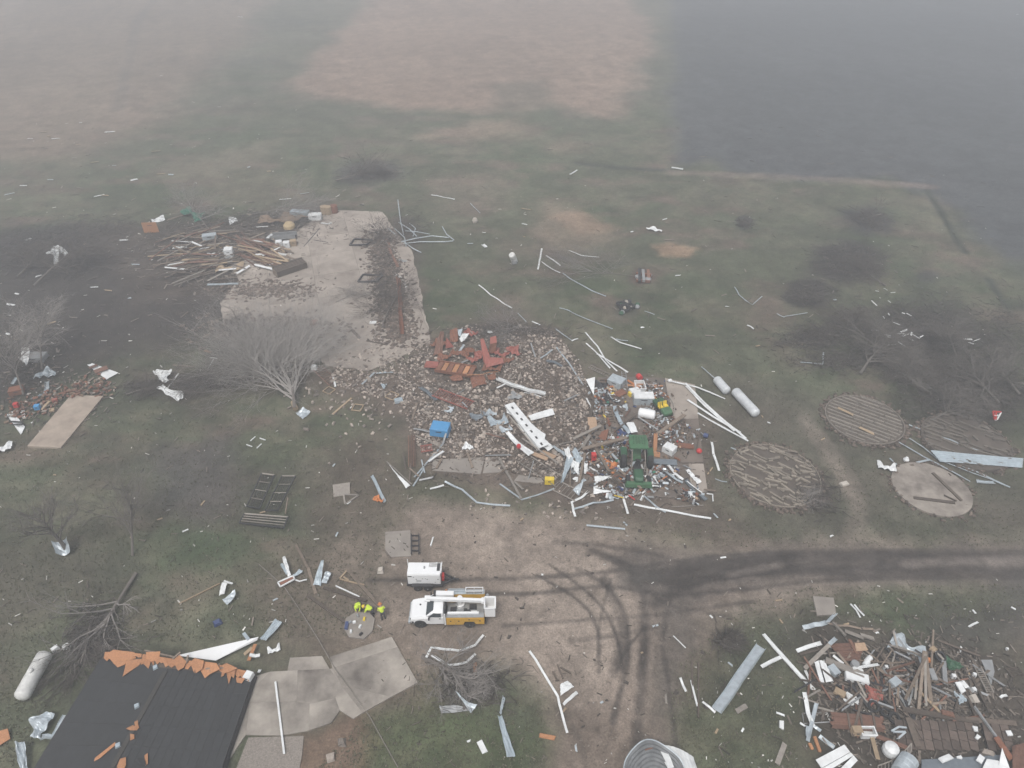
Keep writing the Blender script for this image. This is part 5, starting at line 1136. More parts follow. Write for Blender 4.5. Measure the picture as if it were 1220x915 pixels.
crumple('bent white sheet arching over the burnt brush in the west', 'white', 66, 304, 2.4, asp=.8, rot=1.2, folds=1); strip('long white leg of the bent sheet in the burnt brush', 'white', .9, [(67, 294, 1.2), (74, 298, 1.0), (80, 305, .2)]); strip('second white leg dropping from the bent sheet', 'white', .8, [(67, 295, 1.2), (67, 305, .7), (67, 316, .1)])
for k in range(290):
    f = rng.random(); u = 10 + 122 * f + rng.gauss(0, 5); v = 492 - 40 * f + rng.gauss(0, 7) + 12 * max(0, f - .5)
    if v > 474 - .1 * (u - 85) and u > 70 + (474 - v) * .1 and v > 472: continue
    c = P(u, v, .1 + rng.random() * .25); q = Matrix.Rotation(rng.uniform(0, 3.14), 3, 'Z') @ Matrix.Rotation(rng.gauss(0, .4), 3, 'X')
    tag(MB().box(c, (rng.uniform(.2, .55), rng.uniform(.12, .25), rng.uniform(.08, .16)), q, 1, .15).build('brick_chunk', M[(mm := rng.choice(['redwood', 'redwood', 'rust', 'stone', 'fabric']))]), f'{TONE[mm]} chunk in the western red rubble bank near {near(u, v)}', 'rubble chunk', 'red rubble beside the tan concrete pad')
crumple('torn white and silver sheet, upper piece in the western grass', 'white', 194, 450, 1.6, asp=2.0, rot=-.8); crumple('long torn silver sheet, lower piece in the western grass', 'white', 203, 470, 1.3, asp=3.2, rot=-.7, folds=2); strip('white stake through the torn silver sheets', 'white', .2, [(198, 466), (205, 456), (213, 446)])
strip('T shaped white post top in the brown hedge', 'white', .3, [(250, 426.5), (259, 427.5)]); strip('T shaped white post stem in the brown hedge', 'white', .15, [(255, 428), (247, 442)])
for lab, mt, wd, th, a, b in [('brown plank in the grass north of the torn silver sheets', 'wood', .25, .08, (206, 435), (231, 437)), ('orange splinter right of the western mud', 'osb', .35, .08, (244, 417.5), (251, 419.5))]: board(lab, mt, wd, th, a, b)
sheet('pale blue bent sheet at the stump of the toppled tree', 'galv', [(352, 493), (361, 485.5, .4), (370, 491), (361, 500)], 3, .12); 
# ---- reddish fence panel and scraps between floor and grass
ladder('red brown slatted panel leaning at the lower left of the barn floor', (378, 438), (398, 457), 1.2, 9, 'redwood', 'slatted_fence', 'panel'); strip('white post at the end of the red slatted panel', 'white', .3, [(397, 449), (400, 461)]); tag(MB().box(P(374, 437.5, .3), (.7, .6, .5), None, .8, .2).build('white_block', M['white']), 'white block at the top of the red slatted panel', 'block')
strip('grey bent pipe in the rubble left side, long arm', 'galv', .3, [(431.5, 458.5), (446.5, 444)]); strip('grey bent pipe in the rubble left side, level arm', 'galv', .35, [(448, 445), (469, 443.5)]); sheet('pale blue triangular sheet at the left rubble edge', 'blue_sheet', [(453, 457), (461, 458), (458, 463), (457, 464)], 0, .1)
for lab, u, v, s in [('small square frame of pale wood on grass left of the rubble', 392, 465, 1.0), ('pale square frame tilted near the pale blue triangle', 467, 471.5, 1.1), ('thin pale square frame below the tilted one', 426, 485.5, 1.0), ('open pale square frame alone in the grass', 305, 527, 1.3)]:
    t = thing('wood_square', lab, 'frame', P(u, v)); c = P(u, v, .1); a0 = rng.uniform(.1, .7)
    for k in range(4):
        a1 = a0 + k * math.pi / 2; p = c + Vector((math.cos(a1), math.sin(a1), 0)) * s * .75; q = c + Vector((math.cos(a1 + 1.57), math.sin(a1 + 1.57), 0)) * s * .75
        if s > 1.2: q = p.lerp(q, .55)
        MB().beam(p, q, .1, .08).build('side', M['wood_new' if s < 1.2 else 'white'], t)
board('pale timber lying in the grass among the strewn stones', 'wood_new', .22, .1, (397, 493), (419, 474)); tag(MB().box(P(475, 477, .2), (1.0, .7, .3), Matrix.Rotation(.3, 3, 'Z'), .9).build('blue_cover', M['blue_sheet']), 'small light blue lid near the reddish grating', 'lid')

# ---- red machine wreck in the rubble
cv = thing('conveyor', 'rusty orange ribbed conveyor lying across the rubble', 'conveyor', P(540, 440)); a, b = P(521, 436, .5), P(565, 443, .5); d = (b - a); s_ = d.normalized().cross(Vector((0, 0, 1))) * .95
for k in (-1, 1): MB().beam(a + s_ * k, b + s_ * k, .12, .4).build('side_rail', M['rust'], cv)
for k in range(7): MB().beam(a.lerp(b, k / 7 + .01) + s_ * .0, a.lerp(b, (k + 1) / 7 - .012), 1.75, .10).build('flight', M['osb' if k % 2 else 'rust'], cv)
MB().box(P(514.5, 434, .4), (1.8, 1.1, .25), Matrix.Rotation(-.1, 3, 'Z'), .85).build('head_plate', M['red'], cv)
rp = thing('machine_bracket', 'red L shaped machine panel standing in the rubble', 'machine part', P(585, 430))
def plate(pts, m, parent, th=.08):
    q = [P(*p) for p in pts]; n = (q[1] - q[0]).cross(q[2] - q[0]).normalized()
    if n.z < 0: q = q[::-1]; n = -n
    k = len(q); vs = q + [p - n * th for p in q]
    return MB().add(vs, [tuple(range(k)), tuple(range(2 * k - 1, k - 1, -1))] + [((i + 1) % k, i, k + i, k + (i + 1) % k) for i in range(k)])
for nm, pts in [('upright', [(572, 404, 2.2), (576, 403, 2.2), (584, 425, 1.0), (580, 437, .6), (576, 430, .8)]), ('base_plate', [(579, 437, .6), (600, 432.5, .6), (599, 426.5, 1.0), (583, 425.5, 1.0)]), ('side_flange', [(579, 438.5, .1), (600, 433.5, .1), (600, 432, .6), (579, 437, .6)])]: plate(pts, 0, rp).build(nm, M['red'], rp)
t = thing('machine_housing', 'red hood shaped housing behind the red L panel', 'machine part', P(588, 415))
plate([(584, 402, 2.0), (591, 400, 2.0), (592, 408, 1.6), (584, 410, 1.6)], 0, t).build('top', M['red'], t); plate([(584, 410, 1.6), (592, 408, 1.6), (590, 420, .4), (582, 421, .4)], 0, t).build('front', M['rust'], t)
crumple('torn red sheet at the right end of the red wreck', 'red', 612, 421, 1.5, 'crumpled_sheet', asp=1.5, rot=-.7); tag(plate([(531, 415, .3), (541, 413.5, .3), (532, 402, 1.6)], 0, None).build('red_plate', M['red']), 'red triangular plate at the left of the red wreck', 'machine part')
for lab, pts, m in [('dark red sheet standing behind the pale blue sheets', [(536, 393, .9), (545, 392, .9), (546, 408, .2), (536, 408, .2)], 'rust'), ('rust brown sheet under the conveyor, bulging toward the grating', [(560, 451, .3), (576, 446, .6), (580, 458, .2), (563, 463, .2)], 'rust'), ('orange brown flap below the conveyor, left', [(535, 448, .4), (550, 448, .4), (552, 455, .2), (538, 454, .2)], 'rust'), ('orange flap at the right end of the thin orange bar', [(580, 447, .5), (590, 445, .6), (591, 452, .3), (582, 454, .2)], 'rust'), ('rounded rusty drum half in the wreck', [(554, 414, .9), (566, 417, .9), (565, 422, .4), (555, 420, .5)], 'rust'), ('long red sheet on the left slope of the wreck', [(524, 397, .6), (529, 395, .6), (527, 424, .2), (516, 424, .2)], 'redwood')]: sheet(lab, m, pts, 0, .25, 'rusted_sheet', 'rusted sheet')
for k, (u, v, s, r) in enumerate([(523, 412, 1.2, .3), (548, 424, 1.3, -.3), (570, 428, 1.4, .8), (594, 424, 1.2, -.6), (604, 432, 1.1, .4), (560, 400, 1.2, .1), (530, 428, 1.1, .5), (586, 442, 1.2, -.2)]): crumple('twisted rusty sheet scrap packed into the red wreck near ' + ['the left slope', 'the conveyor middle', 'the L panel', 'the hood', 'the right end', 'the top', 'the conveyor head', 'the thin orange bar'][k], 'red' if k in (2, 3, 5) else 'rust', u, v, s * 1.1, asp=1.7, rot=r, h=.6, folds=4)
strip('thin orange bar lying along the conveyor', 'osb', .18, [(556, 448, .9), (575, 446, .9), (593, 443, .9)], 'steel_bar', 'bar')
sheet('white blue bent sheet behind the red wreck', 'white', [(547, 403, .9), (552, 398, 1.2), (559, 399, 1.0), (550, 409, .4)], 0, .2); sheet('pale blue sheet corner behind the white sheet', 'blue_sheet', [(545, 393, .9), (551, 392, .9), (549, 401, .4), (546, 400, .4)], 0, .1); strip('pale bent strip falling below the white sheet', 'galv', .4, [(553, 411, .5), (550, 416), (546, 421)])
strip('bright white scrap at the top of the wreck', 'white', .5, [(581, 396.5, .5), (586.5, 396, .5)])
ladder('pink red grating with many bars on the rubble', (519, 467, .4), (561, 483, .3), 1.5, 16, 'red', 'grating', 'grating', th=.09)
for lab, mt, wd, pts in [('blue grey shard on the upper right rubble', 'slate', .55, [(651, 430, .3), (660, 432, .4), (670, 437, .2)]), ('blue grey curved panel left of the pink grating', 'slate', .6, [(500, 462, .3), (508, 467, .4), (520, 477, .2)])]: strip(lab, mt, wd, pts)
# ---- white trusses and sheets across the rubble
sl = thing('steel_girder', 'long white steel panel with dark slots across the rubble', 'steel panel', P(630, 510)); a, b = P(607, 481, .8), P(648, 532, .8); d = (b - a); s_ = d.normalized().cross(Vector((0, 0, 1)))
MB().beam(a, b, 1.15, .07).build('face', M['white'], sl)
for k in range(7): p = a.lerp(b, .08 + .14 * k); q = a.lerp(b, .13 + .14 * k); MB().beam(p + Vector((0, 0, .04)) + s_ * .05, q + Vector((0, 0, .04)) + s_ * .05, .2, .03).build('slot', M['black'], sl)
for k in (-1, 1): MB().beam(a + s_ * .55 * k - Vector((0, 0, .12)), b + s_ * .55 * k - Vector((0, 0, .12)), .06, .3).build('flange', M['white'], sl)
sheet('white sheet spreading from the lower end of the slotted panel', 'white', [(634, 506, .6), (650, 518, .6), (648, 528, .5), (640, 527, .5)], 0, .12); sheet('short white sheet at the upper left of the slotted panel', 'white', [(603, 487, .3), (612, 493, .3), (612, 497, .3), (604, 492, .3)], 0, .1)
sheet('ribbed white sheet under the slotted panel', 'white', [(616, 505, .4), (628, 508, .4), (646, 532, .3), (640, 537, .3)], 4, .1); sheet('white ribbed sheet end piece toward the ladder', 'white', [(639, 525, .5), (646, 520, .5), (659, 533, .4), (653, 538, .4)], 3, .1)
sheet('ribbed white corrugated sheet right of the slotted panel', 'white', [(629, 495, .3), (658, 486.5, .4), (661, 494, .3), (633, 501, .3)], 6, .04); strip('long white box beam with torn end across the upper rubble', 'white', .55, [(592, 452, .3), (610, 460, .5), (630, 466, .4), (650, 470.5, .3)], 'steel_channel', 'channel', flange=.8); strip('short white arm crossing the torn white beam', 'white', .35, [(592, 463, .3), (604, 457, .5)]); strip('thin white edge strip under the torn white beam', 'white', .18, [(624, 468), (645, 473)])
sheet('open white channel with red mark left of the ladder', 'white', [(601, 518, .4), (606, 516.5, .4), (636, 541, .3), (630, 546, .3)], 0, .15, curl=.25); tag(MB().lathe([(.22, 0), (.25, .2), (.2, .35)], 10, None, P(618, 533, .5)).build('red_can', M['brightred']), 'red can lying in the open white channel', 'can')
ladder('long pale elevator ladder frame below the white sheets', (622, 545, .25), (668, 575, .3), 1.5, 11, 'wood_grey', 'grain_elevator', 'elevator frame'); ladder('lower section of the elevator frame under the folded blue sheets', (662, 578, .2), (690, 592, .2), 1.4, 7, 'wood_grey', 'grain_elevator', 'elevator frame')
board('long thin pole along the white sheets, upper', 'wood_grey', .14, .12, (607, 496, .5), (636, 531, .5), 'pole', 'pole'); board('long thin pole along the white sheets, lower', 'wood_grey', .14, .12, (622, 522, .5), (665, 552, .4), 'pole', 'pole'); board('pinkish plank by the lower end of the white sheets', 'ply', .7, .08, (645, 538, .3), (661, 545, .3)); board('second pinkish plank beside the elevator frame', 'ply', .5, .08, (634, 540, .25), (652, 547, .25))
for lab, m, pts in [('folded white sheet, top of the crumpled stack', 'white', [(671, 536, 1.2), (677, 533.5, 1.2), (685, 553, .9), (681, 560, .5)]), ('pale blue pointed sheet hanging from the crumpled stack', 'blue_sheet', [(675, 545, 1.0), (684, 546, 1.0), (672, 573, .2), (668, 577, .2)]), ('white fold on the right of the crumpled stack', 'white', [(681, 548, .9), (690, 552, .9), (689, 566, .3), (684, 562, .3)]), ('grey blue back fold of the crumpled stack', 'blue_sheet', [(681, 538, 1.1), (686, 534, 1.1), (693, 548, .8), (689, 556, .6)]), ('white strip standing right of the crumpled stack', 'white', [(696, 552, .8), (700, 553, .8), (700, 563, .2), (696, 567, .2)])]: sheet(lab, m, pts, 0, .22)
strip('pale grey ribbon leading into the crumpled stack', 'galv', .5, [(658, 532, .3), (666, 537, .5), (674, 543, .7)]); sheet('grey torn sheet below the crumpled stack', 'galv', [(682, 583, .4), (692, 577, .8), (696, 570, .9), (690, 592, .2)], 0, .25)
crate('yellow battery crate at the foot of the elevator frame', 'battery_crate', 'yellow', 654.5, 575.5, (.95, .5, .6), -.05, .08, 'crate')
bb = crate('large bright blue tub tipped at the left of the rubble', 'blue_tub', 'blue', 525, 515, (2.0, 1.5, .9), -.18, .2, 'tub', False); 
for lab, mt, wd, pts in [('grey bar from the left edge to the blue tub', 'galv_dull', .25, [(493, 511, .3), (512, 515, .4)]), ('grey bar leaning over the front of the blue tub', 'galv_dull', .28, [(533, 513, .9), (527, 530, .3)]), ('brown bar from the left edge below the blue tub', 'wood_grey', .2, [(495, 520), (512, 527), (529, 535)]), ('white gutter at the lower left of the rubble', 'white', .35, [(511, 551, .3), (529, 538, .4)]), ('long grey double bar at the left corner, upper', 'galv', .25, [(494, 569), (510, 550), (529, 528)]), ('long grey double bar at the left corner, lower', 'galv', .2, [(492, 580), (506, 558)]), ('short white post crossing the double bars', 'galv', .2, [(502, 548), (506, 564)])]: strip(lab, mt, wd, pts)
rk_ = thing('slat_rack', 'reddish slatted rack standing at the left rubble edge', 'slatted rack', P(490, 540))
for k in range(5): MB().beam(P(486.5 + 1.9 * k, 519, .3), P(487 + 1.9 * k, 556, .3), .06, .08).build('slat', M['redwood'], rk_)
ladder('red barred rack behind the slatted rack', (501, 535, .4), (515, 533, .4), .9, 7, 'red', 'grating', 'grating', th=.08)
crumple('shredded white plastic on the lower rubble', 'white', 557, 535, 1.0, 'plastic_scrap', 'plastic scrap', 1.2, .2); 
for lab, m, u, v, s, r in [('slate grey broken sheet below the pink grating', 'slate', 571, 497, 1.3, .8), ('pale blue grey flat sheet right of the broken slate sheet', 'blue_sheet', 594, 504, 1.6, .3), ('grey ribbed scrap above the flat blue sheets', 'galv', 585, 494, 1.0, .1), ('small grey sheet near the open white channel', 'galv', 603, 513, 1.0, .5), ('dull grey wrinkled foil left of the slotted panel', 'galv_dull', 613, 474, 1.3, .2), ('grey canister shaped scrap above the blue tub', 'galv', 537, 489, .8, 1.3)]: crumple(lab, m, u, v, s, asp=1.3, rot=r, h=.2)
for lab, mt, a, b in [('tan timber on the lower apron, steep', 'wood', (557, 540), (563, 557)), ('tan timber on the lower apron, left', 'wood', (520, 558), (526, 547)), ('grey pole crossing the grass toward the grey V trim', 'wood_grey', (594, 545), (621, 594)), ('short pole beside the crossing grey pole', 'wood_grey', (613, 574), (623, 583)), ('brown stick in the rubble near the blue tub', 'wood', (537, 500), (541, 512)), ('tan bent stick at the left rubble edge', 'wood', (491, 500), (497, 480))]: board(lab, mt, .22, .12, (a[0], a[1], .2), (b[0], b[1], .2), 'timber', 'timber')

# ---- workshop floor heap
plate_ = lambda lab, name, m, pts, cat: tag(plate(pts, 0, None, .06).build(name, M[m]), lab, cat)
plate_('white triangular sheet hanging at the top left of the workshop floor', 'white_sheet', 'white', [(698, 452, 1.0), (709, 449, 1.2), (707.5, 471, .2)], 'sheet'); 
crate('grey white truck cap lying beside the orange clothes', 'truck_cap', 'galv', 734, 458, (1.8, 1.4, .8), -.6, .1, 'truck cap', lid='galv'); crumple('heap of orange cloth on the workshop floor', 'orange', 729, 461, .9, 'cloth_heap', 'cloth', 1.2, .8); crumple('orange tan rag below the orange cloth', 'wood_new', 728, 466, .8, 'cloth_heap', 'cloth', 1.2, .2)
ladder('grey ladder leading to the truck cap', (702, 436), (731, 450), .6, 12, 'wood_grey'); ladder('small grey stand behind the orange boards', (743, 443, .1), (745, 462, .9), .5, 6, 'galv_dull', 'wire_stand', 'stand')
crate('open white freezer on the workshop floor', 'chest_freezer', 'white', 762, 464, (1.1, 1.6, .7), .03, .1, 'freezer', True); crate('white seat shaped box left of the open freezer', 'white_box', 'white', 756, 469, (1.2, .9, .5), .3, .1); crate('yellow box at the left of the white boxes', 'yellow_box', 'yellow', 752, 471, (.7, .5, .4), .4, .1)
crate('grey white cabinet full of small parts on the workshop floor', 'parts_cabinet', 'galv', 766, 479, (2.3, 1.2, 1.0), -.02, .1, 'cabinet', lid='white'); tt = tank('white fuel tank with ribbed side above the tractor canopy', P(760, 491, .55), P(781, 495, .55), .55, M['truckwhite'], 'fuel_tank', False, True, .35)
barrel('bright red fuel tank on the grass edge of the workshop', 'brightred', 760, 450, .34, .6, 0.3, 'red_tank', 'tank'); tag(MB().lathe([(.02, 0), (.2, .05), (.3, .2), (.3, .34), (.2, .5), (.02, .56)], 14, None, P(832.5, 539.5, .1)).build('red_ball', M['brightred'], smooth=True), 'red ball shaped float on the right edge of the workshop concrete', 'float')
barrel('navy blue can on the right edge of the workshop concrete', 'navy', 838, 520, .26, .45, 1.0, 'blue_can', 'can')
for lab, m, wd, a, b in [('orange board behind the open freezer, left', 'osb', .3, (747, 459, .3), (762, 461, .3)), ('orange board behind the open freezer, upper', 'orange', .22, (748, 453, .5), (760, 461, .3)), ('long orange red board at the top of the workshop', 'osb', .2, (752, 456.5, .3), (790, 460, .2)), ('thin orange board slanting to the utility vehicle', 'osb', .2, (780, 461, .3), (798, 474, .2)), ('orange plywood sheet below the orange cloth', 'rust', .9, (734, 471, .3), (744, 466, .3)), ('twin orange upright, left one, right of the tractor', 'osb', .2, (780, 517, .8), (779, 537, .3)), ('twin orange upright, right one, right of the tractor', 'osb', .2, (782.5, 517, .8), (781.5, 537, .3)), ('orange base board of the twin uprights', 'osb', .9, (777, 540, .2), (786, 541, .2)), ('orange brown plank on the right concrete', 'rust', .75, (803, 530, .3), (826, 532, .3)), ('long brown beam across the workshop from the utility vehicle', 'wood', .42, (785, 516, .5), (816, 494, .9)), ('long brown beam reaching the tractor canopy from the left', 'wood', .4, (694, 535, .8), (747, 521, 1.8)), ('brown beam slanting down left of the tractor', 'wood', .3, (706, 528, .9), (726, 562, .6)), ('brown beam from the brown panel to the rubble', 'wood_grey', .3, (683, 523, .3), (716, 507, .8)), ('second brown beam beside the plywood panel', 'wood_grey', .35, (693, 534, .4), (703, 518, .6)), ('dark pole leaning to the tractor canopy', 'wood_dark', .2, (732, 514, .4), (757, 495, .6)), ('dark beam lying at the lower left of the tractor', 'wood_dark', .28, (706, 555, .3), (741, 580, .4)), ('thin dark beam continuing to the lower apron', 'wood_dark', .2, (730, 568, .4), (758, 588, .3)), ('brown pole rising at the left of the heap', 'wood', .25, (690, 575, .3), (697, 540, .9)), ('grey steel strip leaning across the heap left of the tractor', 'galv', .22, (728, 540, .6), (752, 565, .4)), ('grey pole standing right of the tractor front', 'wood_grey', .2, (771, 549, .6), (771, 572, .4)), ('long dark beam along the left workshop edge', 'wood_dark', .3, (700, 512, .3), (708, 474, .3))]: board(lab, m, wd, .14, a, b, 'timber' if wd > .25 else 'board')
plate_('pink tan plywood panel at the left workshop edge', 'plywood_sheet', 'ply', [(700, 497, .5), (710, 497, .6), (712, 511, .3), (701, 518, .2)], 'panel'); plate_('rust brown sheet below the plywood panel', 'rusted_sheet', 'rust', [(717, 514, .5), (725, 511, .7), (722, 525, .3), (710, 524, .3)], 'rusted sheet')
sheet('long curved white sheet behind the tractor canopy', 'white', [(746, 504, .8), (755, 503, .9), (760, 515, .8), (752, 516, .8)], 0, .1); strip('blue grey curved strip sweeping down to the canopy', 'blue_sheet', .55, [(732, 484, .3), (735, 496, .3), (742, 508, .4), (750, 517, .5)]); strip('white split strip at the left workshop edge', 'white', .25, [(698, 474), (706, 489), (709, 493)])
sheet('slate blue corrugated sheet right of the tractor', 'slate', [(771, 546, .9), (806, 548, .6), (807, 555, .5), (772, 551, .8)], 4, .08); strip('pale blue strip from the canopy down to the slate sheet', 'blue_sheet', .5, [(766, 528, 1.0), (771, 538, .7), (776, 543, .5)]); strip('white gutter below the slate sheet', 'white', .35, [(796, 555, .4), (804, 564, .4), (814, 572, .3)]); strip('grey gutter left of the white gutter', 'galv', .35, [(785, 554, .4), (800, 569, .3), (813, 576, .2)])
sheet('white ribbed sheet on the lower right concrete', 'white', [(816, 560, .4), (820, 559, .4), (836, 574, .2), (831, 577, .2)], 4, .06); strip('long grey channel ending at the concrete corner', 'slate', .55, [(817, 573, .4), (828, 585, .3), (841, 596, .2)]); strip('thin white pipe beside the long grey channel', 'white', .15, [(818, 574, .7), (836, 588, .5)]); tag(MB().tube([P(842, 588, .1), P(849, 589, .1), P(849.5, 597, .1)], .07, 6).build('elbow_pipe', M['white']), 'small white elbow pipe at the concrete corner', 'pipe')
crate('white cabinet lying right of the orange uprights', 'cabinet', 'white', 797, 538, (1.25, 1.0, .7), -.7, .1, 'cabinet'); sheet('ribbed pale sheet left of the tractor front', 'white', [(708, 567, .5), (716, 568, .6), (728, 568, .4), (709, 577, .3)], 4, .12); sheet('pointed white sheet on the lower apron', 'white', [(707, 582, .3), (714, 583, .4), (733, 586, .2), (707, 589, .2)], 0, .12); crumple('pile of crushed silver cans on the lower apron', 'galv', 733, 592, 1.1, 'foil_heap', 'foil heap', 1.3, .1, 4, h=.2); sheet('white flat box at the tractor right front', 'white', [(763, 570, .5), (770, 566, .5), (772, 568, .4), (764, 573, .3)], 0, .05)
crumple('orange plastic slide left of the tractor', 'orange', 725, 555, 1.2, 'plastic_scrap', 'plastic scrap', 1.4, -1.0); crumple('yellow toy shaped plastic on the heap', 'yellow', 717, 537, .7, 'plastic_scrap', 'plastic scrap', 1.6, .2); crate('faded red box in the heap left of the tractor', 'red_box', 'brightred', 707, 547, (.5, .5, .7), .1, .3); crumple('blue tarp scrap behind the tractor canopy', 'navy', 743, 518, 1.0, 'cloth_heap', 'cloth', 1.5, .1); crumple('black rubber mat heap on the workshop floor', 'black', 726, 480, 1.6, 'rubber_heap', 'rubber heap', 1.4, .2, h=.3); crumple('dark heap of cloth behind the orange clothes', 'dark', 717, 462, 1.4, 'cloth_heap', 'cloth', 1.1, .5)
ladder('stack of brown wooden pallets on the left workshop floor', (723, 485, .3), (727, 503, .3), 1.0, 6, 'wood', 'pallet', 'pallet', th=.14); ladder('grey slotted rail at the top of the workshop', (769, 459, .3), (780, 459.5, .3), .3, 5, 'galv', 'slotted_rail', 'rail'); tag(MB().tube([P(796, 470, .3), P(802, 480, .4), P(804, 490, .3), P(802, 497, .2)], .07, 6).build('bent_pipe', M['wood_grey']), 'curved tan pipe right of the utility vehicle', 'pipe')
for k, (a, b, m, wd) in enumerate([((744, 548, 1.0), (770, 572, .6), 'wood_dark', .25), ((768, 530, 1.8), (752, 556, .9), 'galv', .22), ((738, 560, .5), (764, 582, .9), 'wood', .22), ((756, 590, .3), (776, 566, 1.1), 'wood_grey', .18)]): board(['dark board lying over the tractor hood', 'pale steel strip leaning on the tractor seat', 'brown board across the tractor left front wheel', 'grey pole leaning on the tractor right front'][k], m, wd, .12, a, b)
for k, (u, v, m, s, r) in enumerate([(742, 562, 'galv', .9, .4), (772, 572, 'fabric', .9, 1.2), (744, 584, 'dark', 1.0, .2), (768, 545, 'fabric', .8, .7)]): crumple(['crushed silver sheet against the tractor left wheel', 'brown cloth against the tractor right wheel', 'dark rubber sheet under the tractor front deck', 'brown cloth between tractor and orange uprights'][k], m, u, v, s, asp=1.4, rot=r, h=.6)
for k in range(46):
    (cx, cy), rx, ry, n = rng.choice([((745, 545), 34, 30, 1), ((790, 560), 22, 18, 1), ((725, 500), 18, 30, 1), ((790, 500), 18, 14, 1), ((685, 560), 10, 18, 1)]); u, v = cx + rng.gauss(0, rx * .5), cy + rng.gauss(0, ry * .5); m = rng.choice(['white', 'galv', 'blue_sheet', 'galv_dull', 'galv', 'wood_dark', 'fabric'])
    crumple(f'crumpled {TONE[m]} sheet scrap in the workshop heap near {near(u, v)}', m, u, v, rng.uniform(.25, .6), 'sheet_scrap', 'scrap metal', rng.uniform(1.2, 2.6), rng.uniform(0, 3), 3, 'sheet scraps in the workshop heap', rng.uniform(.3, .8))
for k in range(70):
    u, v = (rng.gauss(745, 34), rng.gauss(535, 30)) if k < 40 else (rng.uniform(480, 700), rng.uniform(400, 575)); m = rng.choice(['wood', 'wood_dark', 'wood_grey', 'wood_dark', 'redwood', 'galv_dull']); a0 = rng.uniform(0, 3.14); c = P(u, v, rng.uniform(.15, .6)); q = Vector((math.cos(a0), math.sin(a0), rng.gauss(0, .12))) * rng.uniform(.4, 1.5)
    tag(MB().beam(c - q, c + q, rng.uniform(.07, .2), .07, rng.uniform(-.6, .6), .14).build('splintered_board', M[m]), f'{TONE[m]} splintered board ' + ('in the workshop heap near ' if k < 40 else 'lying on the rubble near ') + near(u, v), 'board', 'splintered boards in the central wreck')
# countless small things on the workshop floor, the largest as things
cols_ = ['white', 'galv', 'grey', 'dark', 'rust', 'navy', 'wood', 'orange', 'black', 'brightred', 'blue_sheet', 'ply', 'yellow', 'teal']; wts = [14, 14, 12, 16, 12, 2, 14, 2, 10, 2, 4, 6, 1, 1]
reg = [((716, 545), 17, 13, 70), ((735, 530), 12, 8, 40), ((783, 566), 16, 9, 55), ((800, 520), 16, 10, 55), ((792, 510), 12, 6, 20), ((775, 470), 12, 8, 25), ((745, 575), 20, 10, 30), ((722, 475), 12, 14, 30), ((830, 590), 10, 5, 10)]
small = []
for (cx, cy), rx, ry, n in reg:
    for k in range(int(n * .88)):
        u, v = cx + rng.gauss(0, rx * .6), cy + rng.gauss(0, ry * .6); m = rng.choices(cols_, wts)[0]; c = P(u, v, .1 + rng.random() * .35); q = Matrix.Rotation(rng.uniform(0, 3.14), 3, 'Z') @ Matrix.Rotation(rng.gauss(0, .5), 3, 'X'); kind = rng.random(); s = rng.uniform(.10, .30)
        if kind < .45: o = MB().box(c + Vector((0, 0, s * .3)), (s * 1.4, s, s * .7), q, .9, .12).build('small_box', M[m]); l = (f'small {TONE[m]} box strewn on the workshop floor near {near(u, v)}', 'box')
        elif kind < .7: o = MB().lathe([(s * .35, 0), (s * .4, .05), (s * .4, s), (s * .3, s * 1.1)], 9, q @ Matrix.Rotation(R(80), 3, 'X'), c + Vector((0, 0, s * .4))).build('small_can', M[m]); l = (f'small {TONE[m]} can strewn on the workshop floor near {near(u, v)}', 'can')
        else:
            d = q @ Vector((rng.uniform(.4, 1.1), 0, 0)); o = MB().beam(c - d * .6, c + d * .6 + Vector((0, 0, .1)), .09, .07).build('small_bar', M[m]); l = (f'short {TONE[m]} bar strewn on the workshop floor near {near(u, v)}', 'bar')
        tag(o, l[0], l[1], 'small items strewn over the workshop floor')
for m, nn in (('white', 170), ('galv', 260), ('dark', 420), ('rust', 200), ('wood', 380), ('wood_dark', 420), ('grey', 200), ('navy', 30), ('orange', 14), ('yellow', 6), ('soil', 500)):
    mb = MB()
    for k in range(nn):
        (cx, cy), rx, ry, n = rng.choice(reg); u, v = cx + rng.gauss(0, rx * .9), cy + rng.gauss(0, ry * .95); s = rng.uniform(.06, .24)
        if not (690 < u < 832 and 452 < v < 600): continue
        mb.box(P(u, v, .1 + rng.random() * .3), (s * rng.uniform(.8, 3.5), s, s * .6), Matrix.Rotation(rng.uniform(0, 3.14), 3, 'Z') @ Matrix.Rotation(rng.gauss(0, .4), 3, 'X'), .9, .2)
    tag(mb.build('workshop_debris', M[m]), kind='stuff')
# ---- yard and left foreground scraps
board('weathered square board lying left of the bent blue gutter', 'wood_grey', 1.4, .08, (397, 585), (417, 582)); t = thing('wood_triangle', 'grey triangle of timber below the square board', 'timber frame', P(418, 594))
for a, b in [((409.5, 590), (411, 601)), ((411, 601), (427, 590)), ((427, 590), (410, 589))]: MB().beam(z3(a), z3(b), .16, .1).build('side', M['wood_grey'], t)
strip('bent light blue gutter near the white folded sheet', 'blue_sheet', .42, [(443, 567), (450, 579), (458, 598)], 'gutter', 'gutter'); crumple('small orange plastic scrap at the foot of the blue gutter', 'orange', 451, 597, .7, 'plastic_scrap', 'plastic scrap', 1.5, -.3)
sheet('folded white sheet at the lower left of the rubble', 'white', [(462, 552, .3), (470, 562, .5), (489, 578, .3), (484, 582, .2)], 3, .08); strip('dark edge bar along the folded white sheet', 'wood_grey', .15, [(461, 551, .4), (491, 577, .4)])
